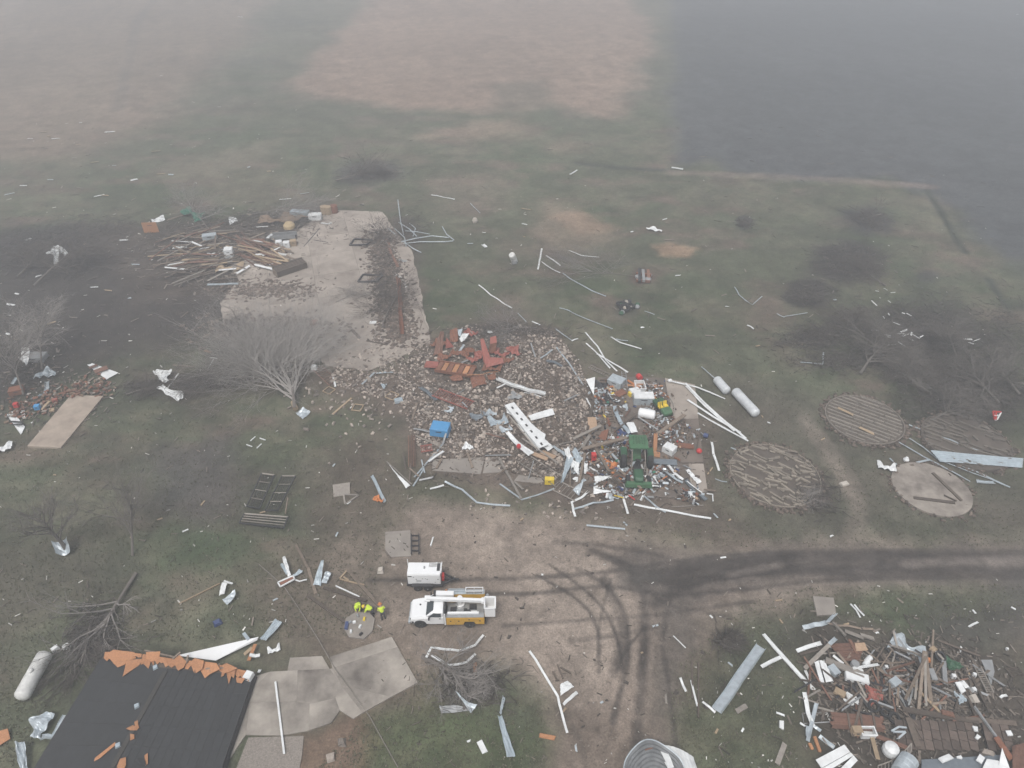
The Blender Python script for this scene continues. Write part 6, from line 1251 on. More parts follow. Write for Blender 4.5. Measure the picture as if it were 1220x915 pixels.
gate_l = [('left cattle panel of thin dark bars lying in the grass', [(312, 564), (327, 566), (309, 606), (294, 603)]), ('right cattle panel of thin dark bars lying in the grass', [(336, 567), (352, 567), (331, 608), (316, 608)]), ('low dark cattle panel across the foot of the two panels', [(291, 612), (343, 616), (338, 629), (285, 623)])]
for lab, q in gate_l:
    t = thing('cattle_gate', lab, 'cattle panel', P(*q[0])); c4 = [P(u, v, .45) for u, v in q]
    for k in range(4): MB().beam(c4[k], c4[(k + 1) % 4], .11, .11).build('frame_bar', M['wood_grey'] if k < 1 else M['dark'], t)
    for k in (1, 2, 3): MB().beam(c4[0].lerp(c4[3], k / 4), c4[1].lerp(c4[2], k / 4), .06, .06).build('cross_bar', M['wood_grey'], t)
    for k in range(1, 6): MB().beam(c4[0].lerp(c4[1], k / 6) - Vector((0, 0, .1)), c4[3].lerp(c4[2], k / 6) - Vector((0, 0, .1)), .05, .05).build('cross_bar', M['dark'], t)
board('thin pale pole standing by the right cattle panel', 'wood', .12, .1, (340, 612, .2), (343, 593, .8), 'pole', 'pole')
for lab, m, pts in [('white strip of the bent sheet group left of the tall blue sheet', 'white', [(336, 664, .5), (340, 663, .5), (347, 686, .3), (343, 687, .3)]), ('pale blue strip leaning on the bent white strip', 'blue_sheet', [(334, 673, .3), (337, 671, .4), (344, 683, .3), (341, 685, .3)]), ('small pale blue sheet right of the bent white strip', 'blue_sheet', [(349, 685, .3), (357, 679, .4), (361, 681, .3), (351, 688, .2)]), ('tall pale blue sheet standing near the brown poles', 'blue_sheet', [(382, 669, .9), (386, 667, 1.0), (382, 698, .2), (373, 697, .2)]), ('light square sheet right of the tall pale blue sheet', 'galv', [(388, 680, .4), (395, 683, .4), (389, 696, .2), (383, 694, .2)]), ('folded white sheet in the grass left of the bent sheet group', 'white', [(264, 695, .5), (271, 694, .5), (267, 708, .3), (261, 710, .2)]), ('grey lower fold of the sheet in the grass', 'galv', [(265, 715, .3), (280, 703, .5), (281, 709, .4), (271, 722, .2)]), ('corrugated blue sheet leaning at the end of the white gable board', 'blue_sheet', [(309, 762, .3), (328, 738, .4), (336, 742, .4), (317, 764, .2)])]: sheet(lab, m, pts, 3 if 'corrugated' in lab or 'tall' in lab else 0, .12)
strip('white curled edge strip below the bent sheet group', 'white', .2, [(349, 690), (357, 693), (366, 691)]); t = thing('sash_unit', 'small dark window frame among the bent sheets', 'window frame', P(342, 693)); c4 = [P(331, 694, .3), P(349, 686, .3), P(351, 690, .3), P(334, 699, .3)]
for k in range(4): MB().beam(c4[k], c4[(k + 1) % 4], .12, .1).build('frame_bar', M['white'], t)
MB().add([p - Vector((0, 0, .03)) for p in c4] + [p - Vector((0, 0, .06)) for p in c4], [(3, 2, 1, 0), (4, 5, 6, 7), (0, 1, 5, 4), (1, 2, 6, 5), (2, 3, 7, 6), (3, 0, 4, 7)]).build('pane', M['rust'], t)
strip('white short scrap atop the folded sheet in the grass', 'white', .25, [(267, 693.5, .5), (277, 696, .4)])
for lab, wd, a, b, m in [('brown bent pole, upper half, right of the bent sheets', .22, (352.5, 649), (367, 677), 'wood'), ('brown bent pole, lower half, right of the bent sheets', .26, (367, 677), (376, 707), 'wood'), ('thick brown pole pointing at the three workers', .3, (414, 679), (452, 722), 'wood'), ('thin pale lath forming a triangle with the thick pole', .12, (405, 690), (434, 697), 'wood_new'), ('short pale lath on the triangle left side', .12, (405, 689), (414, 679), 'wood_new'), ('long dark pole lying left of the workers', .25, (385, 700), (437, 716), 'wood_dark'), ('thin white rod beside the long dark pole', .1, (400, 698), (428, 711), 'white'), ('dark pole from the sheets toward the octagonal pad', .25, (366, 709), (411, 741), 'wood_dark'), ('thin stick lying in the grass above the folded sheet', .1, (214, 719), (262, 695), 'wood_new'), ('white thin pole lying across the driveway panels', .14, (328, 812, .25), (338.5, 898, .2), 'white'), ('orange board at the lower meadow by the yard', .3, (643, 876), (661, 879.5), 'osb'), ('small white board in the grass left of the blue strip', .4, (571, 883), (578, 897), 'white'), ('splintered orange board beside the fallen tree', .3, (565.5, 790), (567, 808), 'osb'), ('short dark stick above the white trailer right', .12, (513, 650), (516, 640), 'white')]: board(lab, m, wd, .1, a, b, 'pole' if 'pole' in lab or 'rod' in lab or 'stick' in lab else 'board', 'pole' if 'pole' in lab or 'rod' in lab or 'stick' in lab else 'board')
t = thing('steel_rack', 'small dark steel rack at the right of the worn gravelled pad', 'rack', P(494, 648))
for k in range(4): MB().beam(P(490, 638 + 6 * k, .3), P(499, 638 + 6 * k, .3), .1, .1).build('bar', M['dark'], t)
for u in (490, 499): MB().beam(P(u, 636, .3), P(u, 660, .3), .1, .1).build('rail', M['dark'], t)
for lab, wd, pts in [('upper long white gutter bent over the treetop below the truck', .26, [(508, 784, .9), (514, 772, 1.0), (530, 774, .8), (547, 776, .6), (566, 769, .4), (576, 757, .3)]), ('lower white gutter curving under the treetop below the truck', .24, [(514, 782, .8), (525, 788, .7), (535, 793, .5), (556, 790, .4), (566, 779, .3)]), ('long pale gutter with kink lying on the dirt yard', .24, [(631, 776), (645, 798), (665, 830), (669, 846), (676, 874)])]: strip(lab, 'white', wd, pts, 'gutter', 'gutter')
for lab, m, pts in [('grey sheet folded upright in the fallen treetop', 'galv', [(542, 822, 1.2), (556, 838, .6), (569, 840, .5), (561, 850, .3)]), ('flat grey sheet under the fallen treetop', 'galv_dull', [(523, 841, .3), (543, 841, .3), (567, 846, .2), (526, 851, .2)]), ('narrow blue sheet strip right of the fallen treetop', 'blue_sheet', [(593, 854, .3), (598, 853, .3), (614, 901, .2), (604, 903, .2)]), ('twisted grey end of the narrow blue strip', 'galv', [(599, 830, .4), (602, 832, .4), (597, 852, .3), (595, 850, .3)])]: sheet(lab, m, pts, 0, .15)
sheet('white pile of torn slats beside the long kinked gutter, upper', 'white', [(667, 816, .3), (676, 811, .3), (684, 818, .3), (668, 829, .2)], 6, .12); sheet('white torn slats beside the long kinked gutter, lower', 'white', [(670, 838, .2), (686, 823, .3), (689, 826, .3), (672, 841, .2)], 3, .1)
for a, b in [((664, 792), (671, 809)), ((659, 800), (664, 811)), ((668, 795), (680, 802))]: board('dark lath sticking out of the white torn slats', 'wood_dark', .12, .08, a, b, group='dark laths at the torn white slats')
plate_('long white gable board lying beyond the torn roof edge', 'gable_board', 'truckwhite', [(211, 781, .7), (308, 759, .6), (306, 763, .4), (257, 787, .4)], 'gable board'); 
for lab, a, b, m in [('orange brown lath at the right roof corner', (296, 787, .4), (304, 768, .5), 'osb'), ('pale lath beside the orange lath at the roof corner', (291, 780, .5), (300, 772, .5), 'wood_new'), ('light blue offcut on the gable board end', (290, 754, .7), (296, 762, .6), 'blue_sheet')]: board(lab, m, .25, .1, a, b)
strip('white pointed trim piece near the roof corner', 'white', .35, [(298, 782, .3), (310, 781, .3)]); crate('white box with blue stripe at the roof corner', 'white_box', 'white', 297, 807, (.6, .6, .35), -.3, .8); strip('small white trim standing right of the white box', 'white', .3, [(308, 802), (310, 798)]); crumple('white bent scrap above the driveway', 'white', 327, 776, .6, 'metal_scrap', asp=1.6, rot=.4)
crumple('U shaped silver sheet left of the black roof', 'galv', 53, 867, 1.5, asp=1.2, rot=1.4, folds=2); strip('curved tail of the U shaped silver sheet', 'galv', .5, [(50, 879, .3), (62, 878, .3), (70, 870, .4), (79, 853, .5)]); sheet('long crumpled silver sheet at the lower left edge', 'galv', [(19, 886, .5), (31, 884, .5), (34, 922, .2), (25, 922, .2)], 0, .3); plate_('orange sheathing board at the far lower left edge', 'sheathing_board', 'osb', [(-6, 872, .2), (9, 868, .3), (12, 880, .2), (-4, 890, .2)], 'board')
sheet('bent grey metal wrapped round the foot of the bare tree', 'galv', [(64, 650, .3), (70, 664, .1), (86, 660, .1), (82, 644, .9)], 0, .2, curl=.5); 
for lab, u, v, m in [('white small block by the dark brush heap, right', 79, 770, 'white'), ('tiny white block by the dark brush heap, left', 65.5, 772.5, 'white'), ('navy cloth piece in the grass near the gable board', 259, 742, 'navy'), ('pale stone lying alone on the mulch bed', 407, 884, 'stone'), ('small pale stone below the larger one on the mulch bed', 394, 902, 'stone'), ('rounded pale lid on the dirt left of the trailer', 453, 679, 'conc_pale')]: tag(MB().box(P(u, v, .15), (.6, .5, .3), Matrix.Rotation(rng.uniform(0, 2), 3, 'Z'), .7, .25).build('block' if m == 'white' else ('cloth_scrap' if m == 'navy' else 'stone'), M[m]), lab, 'block' if m == 'white' else ('cloth' if m == 'navy' else 'stone'))
for k, (u, v, m) in enumerate([(413, 745, 'navy'), (422, 741, 'white'), (417, 741, 'grey'), (430, 755, 'dark'), (429, 746, 'white'), (434, 737, 'yellow'), (418, 752, 'white'), (426, 733, 'grey')]): tag(MB().box(P(u, v, .25), (.3, .18, .18) if m != 'navy' else (.3, .7, .2), Matrix.Rotation(.3 * k, 3, 'Z'), .8, .1).build('tool', M[m]), 'small tool or part lying on the octagonal pad by the workers', 'tool', 'tools on the octagonal pad')

tag(MB().tube([P(u, v, .16 if 372 < u < 440 else .05) for u, v in [(308, 672), (322, 684), (340, 701), (360, 731), (380, 763), (400, 798), (421, 826), (440, 853), (456, 882), (474, 914)]], .035, 5).build('power_cable', M['wood_grey']), 'thin downed cable running across the grass and the driveway', 'cable')
# ---- east: sheets by the bin floors and odd scraps
sheet('long pale blue corrugated sheet by the dark bin floor', 'blue_sheet', [(1108, 536.5, .5), (1219, 546, .5), (1218, 557, .3), (1120, 550, .3)], 6, .05, nu=16)
for lab, pts, wd in [('long thin white pole over the dark bin floor', [(1083, 506.5), (1115, 519), (1165, 538)], .2), ('long white pole crossing above the bare bin floor', [(1070, 527), (1100, 544), (1155, 574)], .2), ('thin grey pole below the long corrugated sheet', [(1083, 523), (1118, 548), (1200, 580)], .16), ('second thin pole below the long corrugated sheet', [(1125, 548), (1165, 563), (1203, 581)], .18), ('short grey strip at the top of the bare bin floor', [(1092, 552), (1108, 548)], .3), ('pale flat strip below the long poles', [(1163, 574), (1184, 576)], .5)]: strip(lab, 'galv', wd, pts)
crumple('small bright white scrap left of the bare bin floor', 'white', 1056, 559, 1.1, asp=1.6, rot=-.3); strip('short grey bar above the white scrap by the bare bin floor', 'galv', .25, [(1060, 546), (1068, 554)]); tag(MB().lathe([(.25, 0), (.3, .2), (.12, .5)], 10, None, P(1079, 549)).build('funnel', M['white']), 'small white funnel shaped cap between the bin floors', 'cap')
t = thing('wire_basket', 'small red and white wire basket in the eastern brush', 'basket', P(1187, 496))
for a, b in [((1183, 490, .9), (1193, 491, .9)), ((1183, 490, .9), (1185, 500, .1)), ((1193, 491, .9), (1188, 500, .1)), ((1185, 500, .1), (1188, 500, .1)), ((1187, 490, .9), (1186, 500, .1)), ((1184, 495, .5), (1191, 495, .5))]: MB().beam(P(*a), P(*b), .14, .14).build('wire', M['brightred' if a[1] == 490 else 'white'], t)
strip('corner of a white frame in the meadow, level bar', 'galv', .22, [(953, 432.5), (980, 434)]); strip('corner of a white frame in the meadow, upright bar', 'galv', .22, [(980, 434), (981, 420)]); tag(MB().box(P(1006, 576, .1), (.9, .5, .2), Matrix.Rotation(.3, 3, 'Z'), .8).build('flat_stone', M['conc_pale']), 'small flat pale slab on the curved track', 'stone')
for k in range(26):
    u, v = rng.choice([(1065, 375), (1050, 350), (1095, 400), (1165, 405), (1080, 410), (1060, 400)]); u += rng.gauss(0, 14); v += rng.gauss(0, 6); c = P(u, v, rng.uniform(.3, 1.4)); a0 = rng.uniform(0, 3.14); d = Vector((math.cos(a0), math.sin(a0), rng.gauss(0, .3))) * rng.uniform(.15, .6)
    tag(MB().beam(c - d, c + d, rng.uniform(.08, .2), .06, rng.random(), .1).build('white_scrap', M['white']), 'white scrap caught in the grey brush of the eastern trees', 'scrap', 'white scraps caught in the eastern brush')
for lab, u, v, r in [('tyre lying flat in the small heap in the meadow, front', 744, 369, .75), ('tyre in the small heap in the meadow, back', 750, 366, .75), ('tyre in the small heap in the meadow, left', 740, 364, .75)]: tyre_(lab, u, v, r, .35, rng.gauss(0, .15))
for k in range(12): c = P(745 + rng.gauss(0, 6), 367 + rng.gauss(0, 4)); tag(MB().lathe([(.3, 0), (.36, .2), (.2, .45)], 8, None, c).build('pot', M[rng.choice(['grey', 'conc_pale', 'dark', 'dkgreen'])]), 'small pot in the heap of tyres in the meadow', 'pot', 'pots in the tyre heap')
t = thing('machine_wreck', 'dark red brown implement wreck in the meadow', 'implement', P(766, 329))
for a, b, m in [((758, 326, .6), (776, 328, .6), 'rust'), ((758, 334, .3), (774, 335, .4), 'redwood'), ((762, 320, 1.2), (762, 336, .3), 'dark'), ((772, 322, 1.0), (773, 336, .3), 'redwood'), ((766, 322, .9), (767, 335, .5), 'galv_dull')]: MB().beam(P(*a), P(*b), .4, .4).build('bar', M[m], t)
for u, v in ((760, 331), (772, 334), (773, 329)): MB().lathe([(.3, 0), (.45, .1), (.45, .3), (.3, .4)], 10, None, P(u, v, .3)).build('wheel', M['grey'], t)
crumple('bright white torn scrap in the far meadow by the orange straw', 'white', 779, 275.5, 1.2, asp=2.2, rot=-.4, folds=2); tag(MB().lathe([(.4, 0), (.5, .4), (.3, .8)], 8, None, P(566, 265)).build('bucket', M['conc_pale']), 'small pale bucket in the meadow right of the pipe frames', 'bucket')
strip('white flake in the meadow left of the water heater', 'white', .7, [(575, 292), (579, 295)])

# ---- southeast debris field
for lab, m, wd, pts in [('broad pale steel plank lying alone left of the debris field', 'galv', 1.05, [(854, 847, .15), (880, 810, .2), (907, 771, .2)]), ('long white strip crossing down into the debris field', 'white', .42, [(909, 757), (935, 785), (970, 823)]), ('white strip crossing under the long strip, left half', 'white', .38, [(907, 796), (930, 783)]), ('white strip crossing under the long strip, right half', 'white', .42, [(949, 776), (978, 766)]), ('pale bent strip at the top of the debris field, level arm', 'galv', .5, [(957, 748), (970, 745), (984, 743)]), ('pale bent strip at the top of the debris field, raised arm', 'galv', .36, [(984, 744), (996, 731)]), ('long tan bar at the top of the debris field', 'wood', .22, [(985, 744), (1010, 747), (1040, 750)]), ('white V post, left arm, at the lower left of the debris field', 'white', .4, [(957, 825, .5), (963, 850, .4), (968, 865, .3)]), ('white V post, right arm, at the lower left of the debris field', 'galv', .35, [(973, 838, .5), (967, 862, .3), (962, 884, .2)]), ('grey tail of the white V post', 'galv', .45, [(964, 866, .3), (962, 878, .2)]), ('short grey strip right of the V post', 'galv', .3, [(968, 864), (978, 872)]), ('grey strip from the V post to the white panel', 'galv', .4, [(976, 877), (994, 891)]), ('small white strip inside the debris field top', 'white', .25, [(992, 781, .3), (1004, 791, .3)]), ('white strip beside the white tank pieces', 'white', .3, [(1016, 797, .5), (1046, 792, .5)]), ('white strip at the left rim of the debris field', 'white', .3, [(958.5, 800), (965, 814)]), ('grey tip of the diagonal brown beam', 'galv', .42, [(988, 768, .8), (996, 761, .8)]), ('white short bar on the dark ground to the east', 'white', .22, [(1154, 747), (1165, 742)]), ('white short bar near the right edge of the lower field', 'white', .25, [(1191, 831), (1198, 829)]), ('white twin slat above the debris field, left', 'white', .18, [(1013, 720), (1025, 736)]), ('white twin slat above the debris field, right', 'white', .18, [(1017, 720), (1029, 735)]), ('thin white splinter left of the dark brush clump', 'white', .14, [(802, 758), (817, 772)]), ('white splinter, left one, in grass by the parallel dark laths', 'white', .24, [(810, 808), (817, 825)]), ('white splinter, middle one, in grass by the parallel dark laths', 'white', .2, [(823, 811), (830, 842)]), ('white splinter touching the broad steel plank', 'white', .22, [(837, 836), (852, 849)])]: strip(lab, m, wd, pts)
for lab, m, wd, a, b in [('diagonal brown beam leaning in the debris field', 'wood_grey', .3, (958, 797, .3), (988, 768, .8)), ('thick grey timber across the middle of the debris field', 'wood_grey', .55, (983, 786, .5), (1030, 805, .5)), ('reddish post on the brown sheet', 'redwood', .22, (1012, 762, .6), (1021, 779, .5)), ('long thin brown pole leaning over the brown sheet', 'wood_grey', .16, (992, 741, .5), (1008, 758, .5)), ('short pale plank above the brown sheet', 'wood_grey', .28, (1007, 752, .3), (1028, 760, .3)), ('short brown plank right of the pale plank', 'wood_grey', .28, (1025, 756, .3), (1041, 761, .3)), ('first long pole of the pole fan', 'wood', .2, (1103, 782, 1.2), (1078, 834, .3)), ('second long pole of the pole fan', 'wood', .22, (1101, 776, 1.2), (1094, 847, .3)), ('third pole of the pole fan', 'wood_grey', .18, (1102, 780, 1.2), (1103, 842, .3)), ('rightmost pole of the pole fan', 'wood', .3, (1102, 776, 1.2), (1109, 838, .3)), ('long thin batten crossing below the pole fan', 'wood_new', .18, (1088, 816, .4), (1122, 851, .3)), ('tall grey plank standing right of the pole fan', 'galv_dull', .35, (1124, 787, .3), (1126, 815, .3)), ('orange timber at the bottom of the debris field', 'wood_new', .28, (1038, 875, .4), (1046, 905, .3)), ('orange sticks by the V post, left', 'osb', .2, (964, 885), (968, 893)), ('orange sticks by the V post, right', 'osb', .22, (970, 877), (977, 896)), ('dark long beam above the plank deck', 'wood_dark', .4, (1075, 845, .4), (1165, 860, .4)), ('dark long beam above the right half of the plank deck', 'wood_dark', .35, (1150, 857, .4), (1210, 862, .4)), ('pinkish plank lying at the top of the plank deck', 'redwood', .35, (1122, 848, .6), (1137, 852, .6)), ('long thin steel rod crossing the plank deck', 'galv_dull', .14, (1161, 842, .7), (1190, 882, .5)), ('rust red post at the lower right corner', 'rust', .4, (1187, 879, .7), (1205, 905, .4)), ('brown board left of the plank deck', 'redwood', .3, (1044, 877, .4), (1085, 893, .4)), ('dark plank leaning on the plank deck left part', 'wood_dark', .4, (1082, 856, .7), (1094, 890, .5)), ('parallel dark lath, left one, in the lower meadow', 'wood_dark', .12, (824, 787), (825, 833)), ('parallel dark lath, right one, in the lower meadow', 'wood_dark', .12, (832, 789), (832, 855)), ('faded board in the grass left of the debris field', 'wood_grey', .35, (877, 848), (889, 841)), ('long faded board standing out of the grass at bottom', 'wood_grey', .35, (926, 910), (935, 886)), ('white short post in the grass left of the debris field', 'white', .3, (931, 859), (931, 868)), ('pale stick in the lower meadow centre', 'wood_grey', .15, (793, 828), (794, 838))]: board(lab, m, wd, .14, a, b, 'pole' if 'pole' in lab or 'rod' in lab else ('timber' if wd > .35 else 'board'))
sheet('large rust brown sheet in the middle of the debris field', 'redwood', [(988, 768, .3), (1030, 765, .5), (1024, 788, .3), (1003, 788, .3)], 5, .15, 'rusted_sheet', 'rusted sheet'); sheet('flat brown board on the large rust brown sheet', 'ply', [(1018, 766, .7), (1030, 766, .7), (1034, 775, .6), (1020, 776, .6)], 0, .05, 'brown_board', 'board')
sheet('left white steel panel with dark seam in the debris field', 'white', [(970, 789, .5), (975, 787, .5), (982, 813, .3), (977, 813, .3)], 0, .05); sheet('right white steel panel with dark seam in the debris field', 'white', [(976, 787, .5), (983, 788, .5), (993, 812, .3), (984, 813, .3)], 0, .08); crate('white overturned cabinet right of the white steel panels', 'cabinet', 'white', 1020, 809, (1.7, .7, .3), -.25, .2, 'cabinet'); crate('pale broken cabinet between panel and grey timber', 'cabinet', 'galv', 992, 801, (.6, .8, .4), .4, .2, 'cabinet')
barrel('upper of two white cylinders in the debris field', 'white', 1036, 785, .22, .7, -.9, 'white_cylinder', 'cylinder'); barrel('lower of two white cylinders in the debris field', 'white', 1033, 790, .22, .5, -.9, 'white_cylinder', 'cylinder'); barrel('grey drum standing near the white cylinders', 'galv_dull', 1017, 794, .3, .5, None, 'drum'); barrel('small white pail near the grey drum', 'white', 1024, 801, .2, .3, None, 'pail', 'pail')
crate('crushed white appliance left of the pole fan', 'appliance', 'galv', 1064, 816, (.8, .6, .5), .5, .1, 'appliance'); crate('grey electrical cabinet right of the pole fan', 'electrical_cabinet', 'grey', 1109, 806, (.45, .9, .35), -.1, .2, 'cabinet'); tag(MB().box(P(1105, 786, .5), (.45, .3, .25), Matrix.Rotation(-.3, 3, 'Z'), .85, .15).build('red_can', M['orange']), 'bright orange red can at the top of the pole fan', 'can')
crumple('grey shredded mesh heap above the pole fan', 'galv', 1080, 773, 1.5, 'mesh_heap', 'mesh heap', 1.6, -.75, 5, h=.2); barrel('tan drum right of the shredded mesh', 'wood_new', 1108, 774, .28, .35, .4, 'tan_drum', 'drum'); crumple('dull green heap right of the tall grey plank', 'dkgreen', 1135, 795, 1.0, 'green_heap', 'heap', 1.2, .3)
for lab, u, v, m, s in [('white box, uppermost, right of the pole fan', 1135, 807, 'white', .6), ('white box farther right beside the grey ladder', 1160, 805, 'white', .5), ('white box above the tan block by the ladder', 1159, 823, 'white', .6), ('bright white pail left of the crushed appliance', 1055, 796, 'white', .5), ('small white ball at the far right field', 1199, 774, 'white', .35)]: crate(lab, 'white_box', m, u, v, (s * .5, s * .45, s * .4), rng.uniform(-.5, .5), .1)
board('white slat leaning left of the steel rods', 'white', .45, .1, (1141, 813, .5), (1148, 825, .3)); board('second white slat beside the leaning slat', 'white', .35, .1, (1146, 812, .5), (1152, 819, .4)); board('tan white block below the white boxes', 'conc_pale', .45, .3, (1158, 828, .4), (1163, 837, .3)); ladder('grey ladder leaning near the right grey panel', (1165, 795, .3), (1180, 825, .2), .5, 12, 'wood_grey'); plate_('grey flat panel lying right of the grey ladder', 'grey_sheet', 'galv_dull', [(1169, 786, .2), (1182, 786, .2), (1185, 800, .2), (1181, 816, .2), (1175, 800, .2)], 'panel')
ladder('dark slatted pallet near the right edge', (1205, 795, .2), (1214, 806, .2), 1.0, 6, 'wood_dark', 'pallet', 'pallet'); crumple('pale blue plastic lump above the plank deck', 'blue_sheet', 1143, 835, .8, 'plastic_scrap', 'plastic scrap', 1.0, .4); 
for k, (u, v, r, tl) in enumerate([(1040, 843, .42, .2), (1059, 836, .46, .1), (1055, 851, .40, -.2), (1064, 857, .42, .3), (1119, 784, .42, .3)]): tyre_(['tyre at the right end of the reddish plank floor', 'large tyre behind the pair of tyres in the debris field', 'left tyre of the close pair above the plank deck', 'right tyre of the close pair above the plank deck', 'dark tyre by the orange red can'][k], u, v, r, .22, tl, .15)
crumple('dark red machine scrap beside the tyres', 'red', 1040, 833, 1.2, 'machine_scrap', 'machine part', 1.2, .4); crate('orange carton on the debris field', 'carton', 'wood_new', 1000, 826, (.8, .5, .15), -.6, .3, 'carton'); crumple('tangled white and red hose heap', 'white', 1013, 836, .9, 'hose_heap', 'hose', 1.2, .3, 5)
wf = tag(MB().tube([P(956, 850), P(986, 849), P(989, 860), P(958, 862), P(956, 850)], .05, 5).build('wire_hoop', M['galv_dull']), 'thin grey wire frame by the white V post', 'wire frame')
rd = thing('plank_floor', 'reddish brown plank floor section in the debris field', 'plank floor', P(1020, 858))
for k in range(5): MB().beam(P(992, 851 + 3.6 * k, .35 + rng.uniform(0, .06)), P(1052, 856 + 3.4 * k, .35), .30, .08, 0, .2).build('plank', M['redwood'], rd)
for k in range(3): MB().beam(P(1010 + 15 * k, 850, .45), P(1013 + 15 * k, 868, .45), .14, .08).build('joist', M['wood_dark'], rd)
dk = thing('plank_deck', 'large dark plank deck lying at the bottom right of the debris field', 'plank deck', P(1130, 875))
for k in range(13):
    u = 1070 + 10.4 * k; mb = MB()
    if k in (9,): continue
    a, b = P(u, 857 + .35 * k, .35 + rng.uniform(0, .08)), P(u + 6 + .3 * k, 893 + .15 * k, .3)
    for j in range(3):
        p, q = a.lerp(b, j / 3 + .01), a.lerp(b, (j + 1) / 3 - .01); MB().beam(p, q, .56, .07, rng.gauss(0, .03), .04).build('plank', M['deck'], dk)
pn = thing('siding_section', 'large white wall panel of three boards at the bottom of the debris field', 'wall panel', P(997, 903))
for pts in [[(972, 905, .6), (1006, 887, .6), (1013, 896, .5), (979, 915, .5)], [(979.5, 915.5, .5), (1013.5, 896.5, .5), (1017, 900, .4), (983, 921, .4)], [(999, 918, .35), (1017, 900, .4), (1022, 906, .3), (1003, 926, .3)]]: plate(pts, 0, pn).build('panel_board', M['white'], pn)
for lab, u, v, m in [('tan carton beside the white appliance frame', 1019, 873, 'wood_new'), ('white square appliance frame under the plank floor', 1032, 875, 'white')]: crate(lab, 'carton' if m != 'white' else 'appliance', m, u, v, (.7, .5, .5) if m != 'white' else (1.0, .6, .5), 0, .2, 'carton' if m != 'white' else 'appliance', m == 'white')
tag(MB().lathe([(.3, 0), (.52, .1), (.55, .4), (.48, .7), (.2, .85), (.05, .88)], 14, None, P(1059, 896, .1)).build('white_tub', M['white']), 'rounded white tub at the bottom of the debris field', 'tub'); barrel('large pale steel drum lying at the lower edge', 'galv', 1080, 909, .62, 1.4, -.85, 'steel_drum', 'drum')
cl = thing('conveyor_ladder', 'curved grey chain ladder beside the large steel drum', 'ladder', P(1070, 905)); pth = [P(1046, 917, .3), P(1060, 912, .3), P(1072, 905, .35), P(1081, 896, .5), P(1086, 890, .6)]
for k in (-1, 1): MB().tube([p + Vector((.12, .26, 0)) * k for p in pth], .045, 5).build('rail', M['wood_grey'], cl)
for i in range(14): f = i / 13 * 3.99; p = pth[int(f)].lerp(pth[int(f) + 1], f - int(f)); MB().beam(p - Vector((.12, .26, 0)), p + Vector((.12, .26, 0)), .05, .05).build('rung', M['wood_grey'], cl)
plate_('slate grey sheet at the lower right edge', 'slate_sheet', 'slate', [(1098, 905, .3), (1150, 902, .3), (1195, 899, .3), (1196, 925, .3), (1098, 925, .3)], 'metal sheet'); plate_('white steel sheet on the slate sheet at the lower right', 'white_sheet', 'white', [(1176, 904, .6), (1200, 908, .6), (1206, 925, .5), (1166, 925, .5)], 'sheet'); plate_('white pointed sheet at the lower right corner', 'white_sheet', 'white', [(1194, 891, 1.0), (1203, 915, .6), (1190, 912, .6)], 'sheet'); sheet('rust brown sheet in the lower right corner', 'redwood', [(1205, 890, .5), (1224, 884, .8), (1226, 918, .4), (1206, 920, .4)], 0, .15, 'rusted_sheet', 'rusted sheet'); tag(MB().box(P(1177, 897, .2), (1.1, .6, .4), Matrix.Rotation(-.3, 3, 'Z'), .7, .3).build('stone', M['stone']), 'large tan stone below the plank deck', 'stone')
for lab, a, b in [('white bar on the slate sheet, long one', (1121, 906, .6), (1133, 901, .6)), ('white block on the slate sheet, right one', (1166, 908, .6), (1170, 901, .6)), ('tiny white block on the slate sheet, upper', (1142, 901, .5), (1143.5, 904, .5)), ('white thin bar on the right plank deck', (1201, 871, .6), (1204, 877, .6)), ('white bits at the middle of the plank deck', (1160, 868, .6), (1165, 869, .6)), ('white splinter at the plank deck lower right', (1163, 877, .6), (1167, 880, .6))]: board(lab, 'white', .35, .12, a, b, 'white_bar', 'bar')
t = thing('metal_stand', 'angular grey steel stand left of the plank deck', 'stand', P(1070, 873))
for a, b in [((1064, 872, .5), (1079, 872, .5)), ((1079, 872, .5), (1069, 881, .3)), ((1062, 871, .5), (1071, 866, .6)), ((1071, 866, .6), (1080, 867, .6))]: MB().beam(P(*a), P(*b), .12, .1).build('bar', M['galv'], t)
for k in range(150):
    u, v = rng.gauss(1050, 50), rng.gauss(815, 26)
    if not (955 < u < 1180 and 745 < v < 862): continue
    a0 = rng.uniform(0, 3.14); c = P(u, v, rng.uniform(.1, .5)); d = Vector((math.cos(a0), math.sin(a0), rng.gauss(0, .06))) * rng.uniform(.4, 1.8)
    tag(MB().beam(c - d, c + d, rng.uniform(.07, .18), .08, rng.uniform(-.5, .5), .1).build('broken_lath', M[(mm := rng.choice(['wood', 'wood_grey', 'wood_dark', 'redwood', 'galv_dull', 'wood_dark', 'dark', 'wood_dark']))]), f'{TONE[mm]} broken lath in the southeast debris near {near(u, v)}', 'lath', 'broken laths in the southeast debris field')
